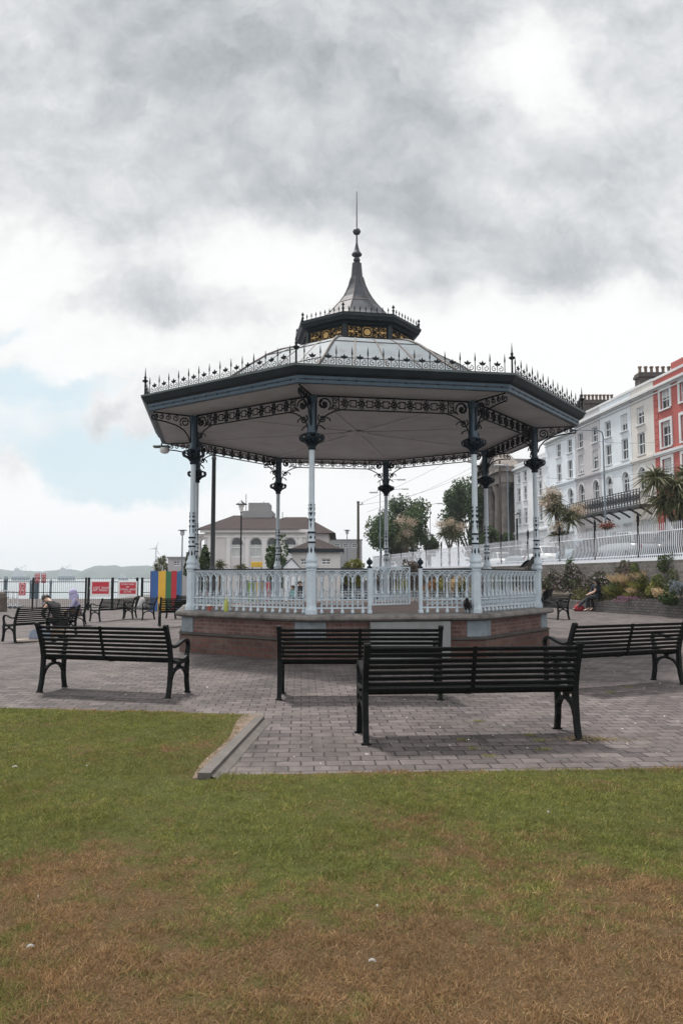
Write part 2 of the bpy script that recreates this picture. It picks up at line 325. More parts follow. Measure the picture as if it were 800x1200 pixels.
# ------------------------------------------------------------------ light and sky
SUN_EL, SUN_AZ = R_(63), R_(-32)          # azimuth measured from +Y towards +X
def sky():
    w = bpy.data.worlds.new('World'); SC.world = w; w.use_nodes = True
    N, L = w.node_tree.nodes, w.node_tree.links
    bg = N['Background']; bg.inputs['Strength'].default_value = .1
    st = N.new('ShaderNodeTexSky'); st.sky_type = 'NISHITA'; st.sun_disc = False; st.sun_elevation = SUN_EL; st.sun_rotation = SUN_AZ
    st.altitude = 0; st.air_density = 1; st.dust_density = 1.2
    tc = N.new('ShaderNodeTexCoord')
    def math_(op, a, b=None, c=None, clamp=False):
        n = N.new('ShaderNodeMath'); n.operation = op; n.use_clamp = clamp
        for i, x in enumerate((a, b, c)):
            if x is None: continue
            if isinstance(x, (int, float)): n.inputs[i].default_value = x
            else: L.new(x, n.inputs[i])
        return n.outputs[0]
    def vec(op, a, b=None, s=None):
        n = N.new('ShaderNodeVectorMath'); n.operation = op
        for i, x in enumerate((a, b)):
            if x is None: continue
            if isinstance(x, tuple): n.inputs[i].default_value = x
            else: L.new(x, n.inputs[i])
        if s is not None:
            if isinstance(s, (int, float)): n.inputs['Scale'].default_value = s
            else: L.new(s, n.inputs['Scale'])
        return n.outputs['Value'] if op in ('LENGTH', 'DOT_PRODUCT', 'DISTANCE') else n.outputs[0]
    def noise(v, sc, det, rough=.55, col=False, dist=0.):
        n = N.new('ShaderNodeTexNoise'); n.inputs['Scale'].default_value = sc; n.inputs['Detail'].default_value = det; n.inputs['Roughness'].default_value = rough; n.inputs['Distortion'].default_value = dist
        L.new(v, n.inputs['Vector']); return n.outputs['Color' if col else 'Fac']
    def rng(x, a, b, c=0., d=1., smooth=False):
        n = N.new('ShaderNodeMapRange'); n.interpolation_type = 'SMOOTHSTEP' if smooth else 'LINEAR'
        for i, q in zip(('From Min', 'From Max', 'To Min', 'To Max'), (a, b, c, d)): n.inputs[i].default_value = q
        L.new(x, n.inputs['Value']); return n.outputs[0]
    D = tc.outputs['Generated']
    sp = N.new('ShaderNodeSeparateXYZ'); L.new(D, sp.inputs[0]); X, Y, Z = sp.outputs
    # a flat cloud deck seen in perspective
    zz = math_('ADD', math_('MAXIMUM', Z, 0.), .16)
    cb = N.new('ShaderNodeCombineXYZ'); L.new(math_('DIVIDE', X, zz), cb.inputs[0]); L.new(math_('DIVIDE', Y, zz), cb.inputs[1]); cb.inputs[2].default_value = 3.7
    P = cb.outputs[0]
    # compass bearing (tan) and height (tan) towards the north, where the cloud masses are placed
    yy = math_('MAXIMUM', Y, .08)
    cd = N.new('ShaderNodeCombineXYZ'); L.new(math_('DIVIDE', X, yy), cd.inputs[0]); L.new(math_('DIVIDE', Z, yy), cd.inputs[1])
    w1 = vec('SCALE', vec('SUBTRACT', noise(cd.outputs[0], 3.2, 6, .55, True), (.5, .5, .5)), None, .22)
    w2 = vec('SCALE', vec('SUBTRACT', noise(cd.outputs[0], 9., 9, .62, True), (.5, .5, .5)), None, .10)
    A = vec('ADD', vec('ADD', cd.outputs[0], w1), w2)
    A = vec('MULTIPLY', A, (1, 1, 0))
    north = rng(Y, .1, .5, 0, 1, True)
    def lobe(a, e, ra, re, wgt, p=1.):
        d = vec('LENGTH', vec('MULTIPLY', vec('SUBTRACT', A, (a, e, 0)), (1 / ra, 1 / re, 0)))
        return math_('MULTIPLY', math_('EXPONENT', math_('MULTIPLY', math_('POWER', d, 2.), -1.)), wgt)
    def total(ls):
        t = None
        for l in ls: t = l if t is None else math_('ADD', t, l)
        return math_('MULTIPLY', t, north)
    rl = math_('SUBTRACT', noise(vec('SCALE', A, None, 1.), 5.5, 10, .6), noise(vec('ADD', A, (.012, .035, 0)), 5.5, 10, .6)); rl2 = math_('SUBTRACT', noise(A, 15., 8, .6), noise(vec('ADD', A, (.005, .012, 0)), 15., 8, .6))
    n1 = noise(P, .55, 9, .52, dist=.3); n2 = noise(P, 1.7, 9, .58, dist=.2); n3 = noise(cd.outputs[0], 6., 8, .6)
    base = math_('ADD', math_('ADD', rng(n1, .3, .7, -.13, .13), rng(n2, .3, .7, -.09, .09)), math_('ADD', rng(n3, .3, .7, -.085, .085), rng(noise(cd.outputs[0], 15., 8, .62, dist=.6), .3, .7, -.05, .05)))
    tone = total([
        lobe(.27, .735, .09, .07, .42), lobe(.30, .66, .16, .10, .08), lobe(-.05, .42, .10, .075, .40), lobe(-.17, .45, .09, .05, .22),
        lobe(.38, .30, .28, .085, .50), lobe(.12, .31, .16, .06, .22), lobe(-.40, .35, .12, .05, .28), lobe(-.26, .29, .20, .05, .24), lobe(-.44, .42, .08, .05, .22),
        lobe(.0, .08, .9, .12, .5), lobe(-.4, .10, .25, .10, .12), lobe(-.42, .80, .2, .08, .06), lobe(-.2, .62, .12, .05, .06), lobe(.43, .50, .1, .05, .10),
        lobe(-.24, .55, .2, .07, -.03), lobe(-.25, .375, .12, .045, -.20), lobe(-.31, .47, .10, .03, -.06), lobe(.10, .66, .08, .05, -.05), lobe(-.12, .70, .1, .05, -.04), lobe(.02, .60, .22, .09, -.04), lobe(.18, .50, .16, .07, -.10), lobe(.36, .43, .15, .05, -.13),
        lobe(.03, .51, .10, .06, -.08), lobe(-.38, .35, .06, .02, -.16), lobe(.42, .76, .10, .10, -.06), lobe(-.29, .215, .035, .022, -.20), lobe(-.36, .50, .12, .05, -.05)])
    val = math_('ADD', math_('ADD', tone, math_('ADD', base, math_('ADD', math_('MULTIPLY', rl, -.52), math_('MULTIPLY', rl2, -.18)))), math_('ADD', math_('MULTIPLY', math_('SUBTRACT', 1., north), .42), .725))
    val = math_('MAXIMUM', val, .30); val = math_('SMOOTH_MIN', val, math_('ADD', math_('MULTIPLY', math_('SUBTRACT', 1., north), .5), .985), .22)
    # grey, faintly blue in the shaded undersides, white where thin
    mixc = N.new('ShaderNodeMix'); mixc.data_type = 'RGBA'; mixc.inputs[6].default_value = (.93, .985, 1.04, 1); mixc.inputs[7].default_value = (1, 1, 1, 1)
    L.new(rng(val, .5, .9), mixc.inputs[0])
    cloud = vec('SCALE', mixc.outputs[2], None, math_('MULTIPLY', val, 10.2))
    # gaps that show the blue
    gap = total([lobe(-.36, .175, .15, .075, 1.1), lobe(-.27, .15, .12, .05, .7), lobe(-.45, .275, .07, .015, .7), lobe(-.35, .255, .12, .014, .6), lobe(-.46, .335, .035, .014, .6), lobe(-.20, .12, .10, .03, .35)])
    gap = math_('SUBTRACT', gap, total([lobe(-.45, .132, .06, .036, 1.4), lobe(-.268, .215, .05, .03, 1.2), lobe(-.30, .275, .07, .018, .5), lobe(-.36, .085, .25, .03, .7), lobe(-.33, .135, .04, .012, .35)]))
    gap = math_('ADD', gap, rng(n3, .3, .7, -.18, .18))
    gap = math_('MAXIMUM', rng(gap, .12, .98, 0, .92, True), math_('MULTIPLY', rng(n1, .60, .72, 0, .5, True), math_('SUBTRACT', 1., north)))
    mx = N.new('ShaderNodeMix'); mx.data_type = 'RGBA'; L.new(gap, mx.inputs[0]); L.new(cloud, mx.inputs[6])
    veil = vec('ADD', vec('SCALE', st.outputs[0], None, .12), (6.5, 7.75, 8.25))
    L.new(veil, mx.inputs[7])
    L.new(mx.outputs[2], bg.inputs['Color'])
    sl = bpy.data.lights.new('sun', 'SUN'); sl.energy = 4.4; sl.angle = R_(7); sl.color = (1, .96, .9)
    so = bpy.data.objects.new('sun', sl); COL.objects.link(so)
    d = Vector((math.sin(SUN_AZ) * math.cos(SUN_EL), math.cos(SUN_AZ) * math.cos(SUN_EL), math.sin(SUN_EL)))
    so.rotation_euler = (-d).to_track_quat('-Z', 'Y').to_euler()
sky()
vs = SC.view_settings; vs.view_transform = 'Standard'; vs.look = 'None'; vs.gamma = 1; vs.exposure = 0; vs.use_curve_mapping = False

# ------------------------------------------------------------------ ground
def gz(x, y):
    """the plaza falls away gently towards the quay on the left"""
    k = min(1, max(0, (y - 11) / 5)); return -min(.45, .05 * max(0, -x - 4)) * k
def ground_grid(name, xs, ys, m, dz=0., skip=None):
    V = []; F = []; W = len(ys)
    for x in xs:
        for y in ys: V.append((x, y, gz(x, y) + dz))
    for i in range(len(xs) - 1):
        for j in range(W - 1): F.append((i * W + j, (i + 1) * W + j, (i + 1) * W + j + 1, i * W + j + 1))
    me = bpy.data.meshes.new(name); me.from_pydata(V, [], F); me.materials.append(m)
    o = link(name, me); tag(o, kind='structure'); return o
# sea and land sheets far below / beyond
def sheet(name, poly, z, m):
    mb = MB(); mb.add([(x, y, z) for x, y in poly], [tuple(range(len(poly)))]); return tag(mb.build(name, m), kind='structure')
M['water'] = mat('harbour_water', (.20, .23, .24), .22, var=.1, vscale=.02, bump=.6, bscale=.8, coord='Object')
sheet('sea', [(-2300, -140), (2300, -140), (2300, 1940), (-2300, 1940)], -2.6, M['water'])
ground_grid('paving', [-60, -40, -30, -24, -20, -16, -13, -10, -8, -6, -5, -4, -3, 0, 5, 10, 14.6, 60], [-12, 0, 4, 8, 11, 12, 13, 14, 15, 16, 18, 22, 30, 40, 50, 68], M['paving'])
mb = MB(); mb.boxz(-60, 60, 67.4, 68, -3, -.5); tag(mb.build('quay_edge', M['concrete'], uv=True), kind='structure')
M['land'] = mat('land_ground', (.12, .12, .11), .95, var=.2, vscale=.3)
sheet('land', [(-21, 67.8), (60, 67.8), (400, 900), (-60, 900)], -.48, M['land'])

# lawn: two strips meeting at the kerb
def mask_nodes(N, L, pos):
    """how dry the turf is at a place on the lawn: browner towards the south end, in patches"""
    def nz(sc, det, off=(0, 0, 0)):
        mp = N.new('ShaderNodeMapping'); mp.inputs['Location'].default_value = off; mp.inputs['Scale'].default_value = (1, 1, 0)
        L.new(pos, mp.inputs['Vector'])
        n = N.new('ShaderNodeTexNoise'); n.inputs['Scale'].default_value = sc; n.inputs['Detail'].default_value = det; n.inputs['Roughness'].default_value = .6
        L.new(mp.outputs[0], n.inputs['Vector']); return n.outputs['Fac']
    def m(op, a, b, clamp=False):
        n = N.new('ShaderNodeMath'); n.operation = op; n.use_clamp = clamp
        for i, q in enumerate((a, b)):
            if isinstance(q, (int, float)): n.inputs[i].default_value = q
            else: L.new(q, n.inputs[i])
        return n.outputs[0]
    def mr(x, a, b, c, d):
        n = N.new('ShaderNodeMapRange')
        for k, q in zip(('From Min', 'From Max', 'To Min', 'To Max'), (a, b, c, d)): n.inputs[k].default_value = q
        L.new(x, n.inputs['Value']); return n.outputs[0]
    sp = N.new('ShaderNodeSeparateXYZ'); L.new(pos, sp.inputs[0])
    south = mr(sp.outputs[1], 3.1, 4.9, .72, -.34)
    t = m('ADD', m('ADD', south, mr(nz(1.1, 5, (8, 2, 0)), .32, .68, -.62, .62)), mr(nz(7, 5, (3, 1, 0)), .3, .7, -.55, .55))
    # bare dry strip where the lawn meets the paving
    return m('ADD', t, .22, True)
def lawn_ground():
    m_ = bpy.data.materials.new('turf'); nt, N, L = _nodes(m_); b = N['Principled BSDF']; b.inputs['Roughness'].default_value = .95; b.inputs['Specular IOR Level'].default_value = .1
    g = N.new('ShaderNodeNewGeometry'); k = mask_nodes(N, L, g.outputs['Position'])
    mx = N.new('ShaderNodeMix'); mx.data_type = 'RGBA'; mx.inputs[6].default_value = (.075, .08, .026, 1); mx.inputs[7].default_value = (.11, .073, .04, 1)
    L.new(k, mx.inputs[0]); L.new(mx.outputs[2], b.inputs['Base Color'])
    n = N.new('ShaderNodeTexNoise'); n.inputs['Scale'].default_value = 60; n.inputs['Detail'].default_value = 5; L.new(g.outputs['Position'], n.inputs['Vector'])
    bp = N.new('ShaderNodeBump'); bp.inputs['Strength'].default_value = 1; bp.inputs['Distance'].default_value = .03; L.new(n.outputs['Fac'], bp.inputs['Height']); L.new(bp.outputs[0], b.inputs['Normal'])
    return m_
def edge_y(x):
    if x > -1.0: return 5.86 + .053 * (x + .65) + .012 * math.sin(x * 3.1)
    return 8.36 + .15 * (-x - 1.07) + .02 * math.sin(x * 2.3) + (.02 * (-x - 4) ** 2 if x < -4 else 0)
def lawn():
    V = []; F = []
    def strip(xs):
        o = len(V); T = [0, .3, .6, .85, .95, 1]; K = len(T)
        for x in xs:
            e = edge_y(x)
            for t in T: V.append((x, -10 + (e + 10) * t, .012))
            V.append((x, e, -.05))
        for i in range(len(xs) - 1):
            for j in range(K): F.append((o + i * (K + 1) + j, o + (i + 1) * (K + 1) + j, o + (i + 1) * (K + 1) + j + 1, o + i * (K + 1) + j + 1))
    strip([-1.0 + 1e-4 + i * .25 for i in range(0, 60)] + [16, 22, 40]); strip([-40, -24, -16, -12] + [-10 + i * .25 for i in range(36)] + [-1.0001])
    me = bpy.data.meshes.new('lawn'); me.from_pydata(V, [], F); me.materials.append(lawn_ground())
    tag(link('lawn', me), kind='structure')
lawn()
def grass():
    m_ = bpy.data.materials.new('grass_blades'); nt, N, L = _nodes(m_); b = N['Principled BSDF']; b.inputs['Roughness'].default_value = .65; b.inputs['Specular IOR Level'].default_value = .25
    ax = [N.new('ShaderNodeAttribute') for _ in range(3)]
    for a, n in zip(ax, ('bx', 'by', 'rnd')): a.attribute_name = n
    cb = N.new('ShaderNodeCombineXYZ'); L.new(ax[0].outputs['Fac'], cb.inputs[0]); L.new(ax[1].outputs['Fac'], cb.inputs[1])
    k = mask_nodes(N, L, cb.outputs[0])
    ad_ = N.new('ShaderNodeAttribute'); ad_.attribute_name = 'dry'; kd = N.new('ShaderNodeMath'); L.new(k, kd.inputs[0]); L.new(ad_.outputs['Fac'], kd.inputs[1]); k = kd.outputs[0]
    # each blade decides for itself: dry where its own threshold is under the local dryness
    th = N.new('ShaderNodeMapRange'); th.inputs['From Min'].default_value = -.30; th.inputs['From Max'].default_value = .30
    sb = N.new('ShaderNodeMath'); sb.operation = 'SUBTRACT'; L.new(k, sb.inputs[0]); L.new(ax[2].outputs['Fac'], sb.inputs[1]); L.new(sb.outputs[0], th.inputs['Value'])
    gr = N.new('ShaderNodeValToRGB'); e = gr.color_ramp.elements; e[0].color = (.095, .122, .026, 1); e[1].color = (.285, .285, .082, 1)
    w = N.new('ShaderNodeTexWhiteNoise'); w.noise_dimensions = '1D'; L.new(ax[2].outputs['Fac'], w.inputs['W']); L.new(w.outputs['Value'], gr.inputs[0])
    dr = N.new('ShaderNodeValToRGB'); e = dr.color_ramp.elements; e[0].color = (.17, .095, .048, 1); e[1].color = (.45, .295, .155, 1); L.new(w.outputs['Value'], dr.inputs[0])
    mx = N.new('ShaderNodeMix'); mx.data_type = 'RGBA'; L.new(th.outputs[0], mx.inputs[0]); L.new(gr.outputs[0], mx.inputs[6]); L.new(dr.outputs[0], mx.inputs[7])
    # strains of grass differ in tone from tuft to tuft
    at_ = N.new('ShaderNodeAttribute'); at_.attribute_name = 'tone'
    vs_ = N.new('ShaderNodeVectorMath'); vs_.operation = 'SCALE'; L.new(mx.outputs[2], vs_.inputs[0]); L.new(at_.outputs['Fac'], vs_.inputs['Scale'])
    L.new(vs_.outputs[0], b.inputs['Base Color'])
    t = N.new('ShaderNodeBsdfTranslucent'); L.new(vs_.outputs[0], t.inputs['Color']); ms = N.new('ShaderNodeMixShader'); ms.inputs[0].default_value = .3
    L.new(b.outputs[0], ms.inputs[1]); L.new(t.outputs[0], ms.inputs[2]); L.new(ms.outputs[0], N['Material Output'].inputs['Surface'])
    n = 900000
    y = 1.9 + (RNG.random(n) ** 1.3) * 7.6; x = (RNG.random(n) - .5) * 2 * (.50 * y + .7)
    k_ = 380000; n += k_; y2 = 1.4 + RNG.random(k_) * 8.4; x2 = np.sign(RNG.random(k_) - .5) * (.50 * y2 + .7 + RNG.random(k_) ** 1.3 * 3.6); y = np.concatenate([y, y2]); x = np.concatenate([x, x2])
    ed = np.where(x > -1.0, 5.86 + .053 * (x + .65) + .012 * np.sin(x * 3.1), 8.36 + .15 * (-x - 1.07) + .02 * np.sin(x * 2.3) + np.where(x < -4, .02 * (-x - 4) ** 2, 0))
    ed = ed + RNG.normal(0, .03, n) + .022 * np.sin(x * 5.3) + .016 * np.sin(x * 13.7 + 2) + .012 * np.sin(x * 31)
    # the turf is worn to bare earth beside the kerb
    kx = -1.07 + (y - 5.71) / (7.98 - 5.71) * .18
    bare = (x < -1) & (y > 5.7) & (kx - x < .28 + .12 * np.sin(y * 5)) & (RNG.random(n) < .52)
    keep = (y < ed) & ~bare & ~((x > kx - .01) & (x < -.95) & (y > 5.68))
    x, y = x[keep], y[keep]; n = len(x)
    ed = ed[keep]; kxk = kx[keep]; dry = .75 * np.exp(-((ed - y) / .10) ** 2) * (.5 + .5 * np.sin(x * 2.3 + 1)) + .35 * np.exp(-((ed - y) / .05) ** 2)
    dry = dry + np.where(x < -.98, 1.1 * np.exp(-np.clip(kxk - x, 0, 9) / .13) * (y > 5.68) * (y < 8.4), 0); dry = dry - .45 * np.clip(np.sin(x * 3.1 + 2 * np.sin(y * 2.2)) * np.sin(y * 3.7 + 1.3) - .55, 0, 1) * 2
    # tufts: longer growth in clumps
    tuft = .5 + .5 * np.sin(x * 7.3 + 1.7 * np.sin(y * 5.1)) * np.sin(y * 8.7 + 2.1 * np.sin(x * 4.3)) 
    tuft = tuft * .5 + .5 * (.5 + .5 * np.sin(x * 19.3 + y * 7.) * np.sin(y * 23.1 - x * 11))
    def vn(x, y, s, seed):
        g = np.random.default_rng(seed).random((64, 64)); u, v = x * s + 100, y * s + 100; i, j = np.floor(u).astype(int), np.floor(v).astype(int); a, b = u - i, v - j; a = a * a * (3 - 2 * a); b = b * b * (3 - 2 * b)
        q = lambda p, r: g[p % 64, r % 64]
        return q(i, j) * (1 - a) * (1 - b) + q(i + 1, j) * a * (1 - b) + q(i, j + 1) * (1 - a) * b + q(i + 1, j + 1) * a * b
    tuft = .30 * vn(x, y, 3.1, 1) + .40 * vn(x, y, 9., 2) + .30 * vn(x, y, 24., 3); tuft = np.clip((tuft - .25) * 2, 0, 1)
    tone = .66 + .40 * vn(x, y, 2.2, 4) * .6 + .85 * (vn(x, y, 14., 5) * .5 + vn(x, y, 33., 6) * .5 - .2) * (.5 + .7 * vn(x, y, 1.3, 9))
    H = RNG.gamma(6, .0036, n) * (.55 + .95 * tuft); H = np.clip(H, .005, .065)
    lean = RNG.normal(size=(n, 3)) * np.array([.75, .75, .2]) + np.array([.1, 0, .85])
    lean[:, 2] = np.abs(lean[:, 2]) + .12
    W = (.0007 + .00027 * y) * np.where(np.abs(x) > .5 * y + .7, 1.5, 1.0)
    P = np.stack([x, y, np.full(n, .008)], 1)
    o = blades('grass', P, H, lean, W, m_, extra={'bx': x, 'by': y, 'dry': dry, 'tone': tone}, droop=.22)
    tag(o, 'short lawn grass, green near the paving and dried brown towards the viewer', 'grass', kind='stuff')
grass()
# kerb beside the notch in the lawn
mb = MB()
mb.prism([(-.965, 5.71), (-1.06, 5.71), (-.888, 7.98), (-.80, 8.0)], -.05, .06)
mb.add([(-.966, 5.72, .035), (-.802, 7.98, .035), (-.735, 7.95, .004), (-.89, 5.72, .004)], [(0, 1, 2, 3)])
tag(mb.build('kerb', M['concrete'], uv=True), kind='structure')
tag(SC.objects['kerb'], kind='structure')

M['earth'] = mat('bare_dry_earth', (.165, .122, .092), .95, var=.4, vscale=14, bump=.8, bscale=40, col2=(.13, .09, .06), c2scale=9)
mb = MB(); pts = []
for i in range(61):
    t = i / 60; y = 5.72 + t * 2.6; kx = -1.07 + (y - 5.71) / 2.27 * .18; w_ = .03 + .15 * t + .03 * math.sin(t * 9)
    pts.append((kx, kx - w_, y))
mb.add([(a, y, .0165) for a, b, y in pts] + [(b, y, .0165) for a, b, y in pts], [(i, i + 1, 62 + i, 61 + i) for i in range(60)])
tag(mb.build('bare_earth', M['earth']), kind='structure')
# street terrace on the right, two metres above the plaza
SZ = 2.2
WL = [(14.6, 16.0), (12.8, 29.8), (11.4, 38.8), (6.9, 61), (3.6, 78)]
sheet('street', [(15, 10), (13.1, 29.8), (11.7, 38.8), (7.2, 61), (3.8, 78), (2.0, 90), (-6, 200), (80, 200), (80, 10)], SZ - .06, M['asphalt'])
# far hills across the harbour
def hills():
    V = []; F = []
    prof = [(-1400, 30), (-760, 34), (-690, 26), (-640, 27), (-600, 32), (-560, 27), (-540, 29), (-525, 46), (-500, 47), (-470, 45), (-455, 48), (-400, 43), (-360, 40), (-330, 33), (-280, 30), (-200, 34), (0, 40), (300, 36), (1200, 30)]
    xs = np.arange(-1400, 1200, 6.); h = .60 * np.interp(xs, [p[0] for p in prof], [p[1] for p in prof])
    h += np.array([1.6 * math.sin(x * .071) + 1.1 * math.sin(x * .19 + 1) + .9 * math.sin(x * .43) for x in xs])
    rows = [(0, 0), (20, .35), (60, .7), (120, .93), (180, 1.0), (300, .7), (420, 0)]
    for i, x in enumerate(xs):
        for j, (dy, k) in enumerate(rows):
            V.append((x, 1480 + dy + 12 * math.sin(x * .013 + j), -3 + (h[i]) * k + (RNG.normal(0, .5) if 0 < j < 6 else 0)))
    W = len(rows)
    for i in range(len(xs) - 1):
        for j in range(W - 1): F.append((i * W + j, (i + 1) * W + j, (i + 1) * W + j + 1, i * W + j + 1))
    m_ = bpy.data.materials.new('wooded_hillside'); nt, N, L = _nodes(m_); b = N['Principled BSDF']; b.inputs['Roughness'].default_value = .9
    g = N.new('ShaderNodeNewGeometry'); n = N.new('ShaderNodeTexNoise'); n.inputs['Scale'].default_value = .03; n.inputs['Detail'].default_value = 8; n.inputs['Roughness'].default_value = .65; L.new(g.outputs['Position'], n.inputs['Vector'])
    r = N.new('ShaderNodeValToRGB'); e = r.color_ramp.elements; e[0].position = .4; e[0].color = (.02, .036, .028, 1); e[1].position = .62; e[1].color = (.05, .07, .048, 1)
    L.new(n.outputs['Fac'], r.inputs[0]); L.new(r.outputs[0], b.inputs['Base Color'])
    me = bpy.data.meshes.new('hills'); me.from_pydata(V, [], F); me.materials.append(m_)
    for p in me.polygons: p.use_smooth = True
    tag(link('hills', me), kind='structure')
hills()
# the air: thin maritime haze over the harbour
def haze():
    m_ = bpy.data.materials.new('haze_air'); nt, N, L = _nodes(m_); N.remove(N['Principled BSDF'])
    v = N.new('ShaderNodeVolumePrincipled'); v.inputs['Color'].default_value = (.82, .91, 1, 1); v.inputs['Density'].default_value = .00036; v.inputs['Anisotropy'].default_value = .2
    L.new(v.outputs[0], N['Material Output'].inputs['Volume'])
    mb = MB(); mb.boxz(-2400, 2400, -160, 1960, -3.6, 60); tag(mb.build('haze', m_), 'pale sea haze over the harbour and the far hills', 'haze', kind='stuff')
haze()

# ------------------------------------------------------------------ bandstand
BX, BY, BR = .371, 17.72, 4.07
BROT = -PI / 2 - .2269                    # bearing of column 0
def ca(k): return BROT + k * PI / 4
def oc(k, r): return Vector((r * math.cos(ca(k)), r * math.sin(ca(k)), 0))
PZ = .83                                  # platform level
def octring(mb, prof, smooth=False, mi=0, cap_top=False, cap_bot=False):
    k = len(prof); vs = []
    for i in range(8): vs += [tuple(oc(i, r) + Vector((0, 0, z))) for r, z in prof]
    fs = []
    for i in range(8):
        j = (i + 1) % 8
        for q in range(k - 1): fs.append((i * k + q, j * k + q, j * k + q + 1, i * k + q + 1))
    mb.add(vs, fs, smooth, mi)
    if cap_top: mb.add([vs[i * k + k - 1] for i in range(8)], [tuple(range(8))], False, mi)
    if cap_bot: mb.add([vs[i * k] for i in range(8)], [tuple(range(8))], False, mi)
def spiral(cx, cz, r0, r1, a0, turns, n=22, sgn=1):
    return [(cx + (r0 + (r1 - r0) * i / n) * math.cos(a0 + sgn * turns * 2 * PI * i / n), cz + (r0 + (r1 - r0) * i / n) * math.sin(a0 + sgn * turns * 2 * PI * i / n)) for i in range(n + 1)]
def bandstand():
    B = thing('bandstand', 'octagonal cast iron bandstand with pale blue columns, lead lantern roof and red brick base', 'bandstand', (BX, BY, 0))
    # --- base
    mb = MB(); octring(mb, [(4.235, .36), (4.235, .70)]); bw = mb.build('brick_wall', M['brick'], B, uv=True)
    mb = MB(); octring(mb, [(4.30, -.3), (4.30, .325), (4.24, .365)]); mb.build('base_course', M['brick_low'], B, uv=True)
    mb = MB(); octring(mb, [(4.245, .345), (4.318, .352), (4.318, .385), (4.245, .40)]); mb.build('string_course', M['dark_stone'], B)
    mb = MB(); octring(mb, [(4.2, .69), (4.30, .70), (4.375, .715), (4.41, .745), (4.405, .785), (4.37, .815), (4.30, .827), (3.7, PZ)]); mb.build('coping', M['coping'], B)
    mb = MB(); mb.add([tuple(oc(i, 3.75) + Vector((0, 0, PZ - .005))) for i in range(8)], [tuple(range(8))]); mb.build('platform_floor', M['floor_red'], B)
    for i in range(8):
        c = oc(i, 4.262); p = (oc(i + 1, 4.262) - c).normalized(); q = (oc(i - 1, 4.262) - c).normalized(); inn = -oc(i, 1) * .2
        mb = MB(); mb.prism([(v.x, v.y) for v in (c, c + p * .31, c + p * .31 + inn, c + q * .31 + inn, c + q * .31)], .402, .692)
        mb.build('stone_pier', M['pier'], B)
    a, b = oc(0, 4.24), oc(1, 4.24); d = (b - a).normalized(); L = (b - a).length; out = Vector((d.y, -d.x, 0))
    def fp(t): return a + d * (t * L)
    mb = MB(); c = (fp(.34) + fp(.80)) / 2 + out * .02; mb.box((c.x, c.y, .36), (L * .46, .14, .66), math.atan2(d.y, d.x)); mb.build('stone_block', M['bandstone'], B)
    # --- columns
    for i in range(8):
        c = oc(i, BR); C = bpy.data.objects.new('column_axis', None)
        mb = MB(); mb.T = Matrix.Translation((c.x, c.y, 0)) @ Matrix.Rotation(ca(i) + PI / 8, 4, 'Z')
        mb.lathe([(.115, PZ - .01), (.115, PZ + .07), (.105, PZ + .09), (.098, PZ + .12), (.092, PZ + .15), (.09, 1.60), (.10, 1.62), (.10, 1.65)], 8, smooth=False)
        mb.lathe([(.10, 1.65), (.118, 1.67), (.122, 1.70), (.108, 1.73), (.095, 1.75), (.112, 1.775), (.116, 1.80), (.10, 1.83), (.085, 1.86), (.075, 1.93), (.067, 2.02), (.064, 2.1), (.072, 2.115), (.072, 2.14), (.062, 2.155), (.06, 2.28), (.068, 2.295), (.068, 2.32), (.057, 2.335), (.053, 2.9), (.051, 3.84)], 14)
        col = mb.build('column', M['white_iron'], B)
        # painted leaf ornament on the shaft
        mb = MB(); mb.T = Matrix.Translation((c.x, c.y, 0)) @ Matrix.Rotation(ca(i), 4, 'Z')
        for z in (2.128, 2.308): mb.lathe([(.073, z - .016), (.0755, z - .012), (.0755, z + .012), (.073, z + .016)], 14)
        def leaf(an, z, h, w, r, flip=False):
            t = Vector((-math.sin(an), math.cos(an), 0)); o = Vector((math.cos(an), math.sin(an), 0))
            pl = [(0, 0), (w * .5, h * .35), (w * .42, h * .62), (0, h), (-w * .42, h * .62), (-w * .5, h * .35)]
            if flip: pl = [(0, 0), (w * .28, h * .35), (w * .55, h * .75), (w * .4, h), (0, h * .8), (-w * .4, h), (-w * .55, h * .75), (-w * .28, h * .35)]
            mb.plate(pl, o * r + Vector((0, 0, z)), t, Vector((0, 0, 1)), o * .007)
        for q in range(6): leaf(q * PI / 3 + .2, 1.92, .13, .038, .071)
        for q in range(4):
            leaf(q * PI / 2, 2.19, .06, .05, .063)
            for z_, h_, w_ in ((2.37, .12, .022), (2.49, .08, .055), (2.60, .085, .055), (2.70, .07, .045), (2.78, .05, .035)): leaf(q * PI / 2, z_, h_, w_, .0565, True)
        mb.build('painted_leaves', M['dark_blue'], col)
        # capital
        mb = MB(); mb.T = Matrix.Translation((c.x, c.y, 0)) @ Matrix.Rotation(ca(i), 4, 'Z')
        mb.lathe([(.056, 3.83), (.075, 3.845), (.075, 3.87), (.066, 3.885), (.075, 3.92), (.10, 3.96), (.12, 4.0), (.125, 4.03), (.11, 4.06), (.11, 4.09), (.15, 4.10), (.155, 4.13), (.10, 4.15)], 12)
        for q in range(8):
            an = q * PI / 4; o = Vector((math.cos(an), math.sin(an), 0)); t = Vector((-math.sin(an), math.cos(an), 0))
            mb.sweep([o * r + Vector((0, 0, z)) for r, z in ((.07, 3.90), (.10, 3.95), (.15, 3.985), (.205, 4.01), (.225, 4.05), (.22, 4.09), (.19, 4.11), (.175, 4.08))], [(-.035, -.012), (.035, -.012), (.03, .012), (-.03, .012)], up=o, scale=[.6, .9, 1.1, 1.3, 1.3, 1.2, .9, .6])
        mb.build('capital', M['dark_blue'], col)
        mb = MB(); mb.T = Matrix.Translation((c.x, c.y, 0)) @ Matrix.Rotation(ca(i), 4, 'Z')
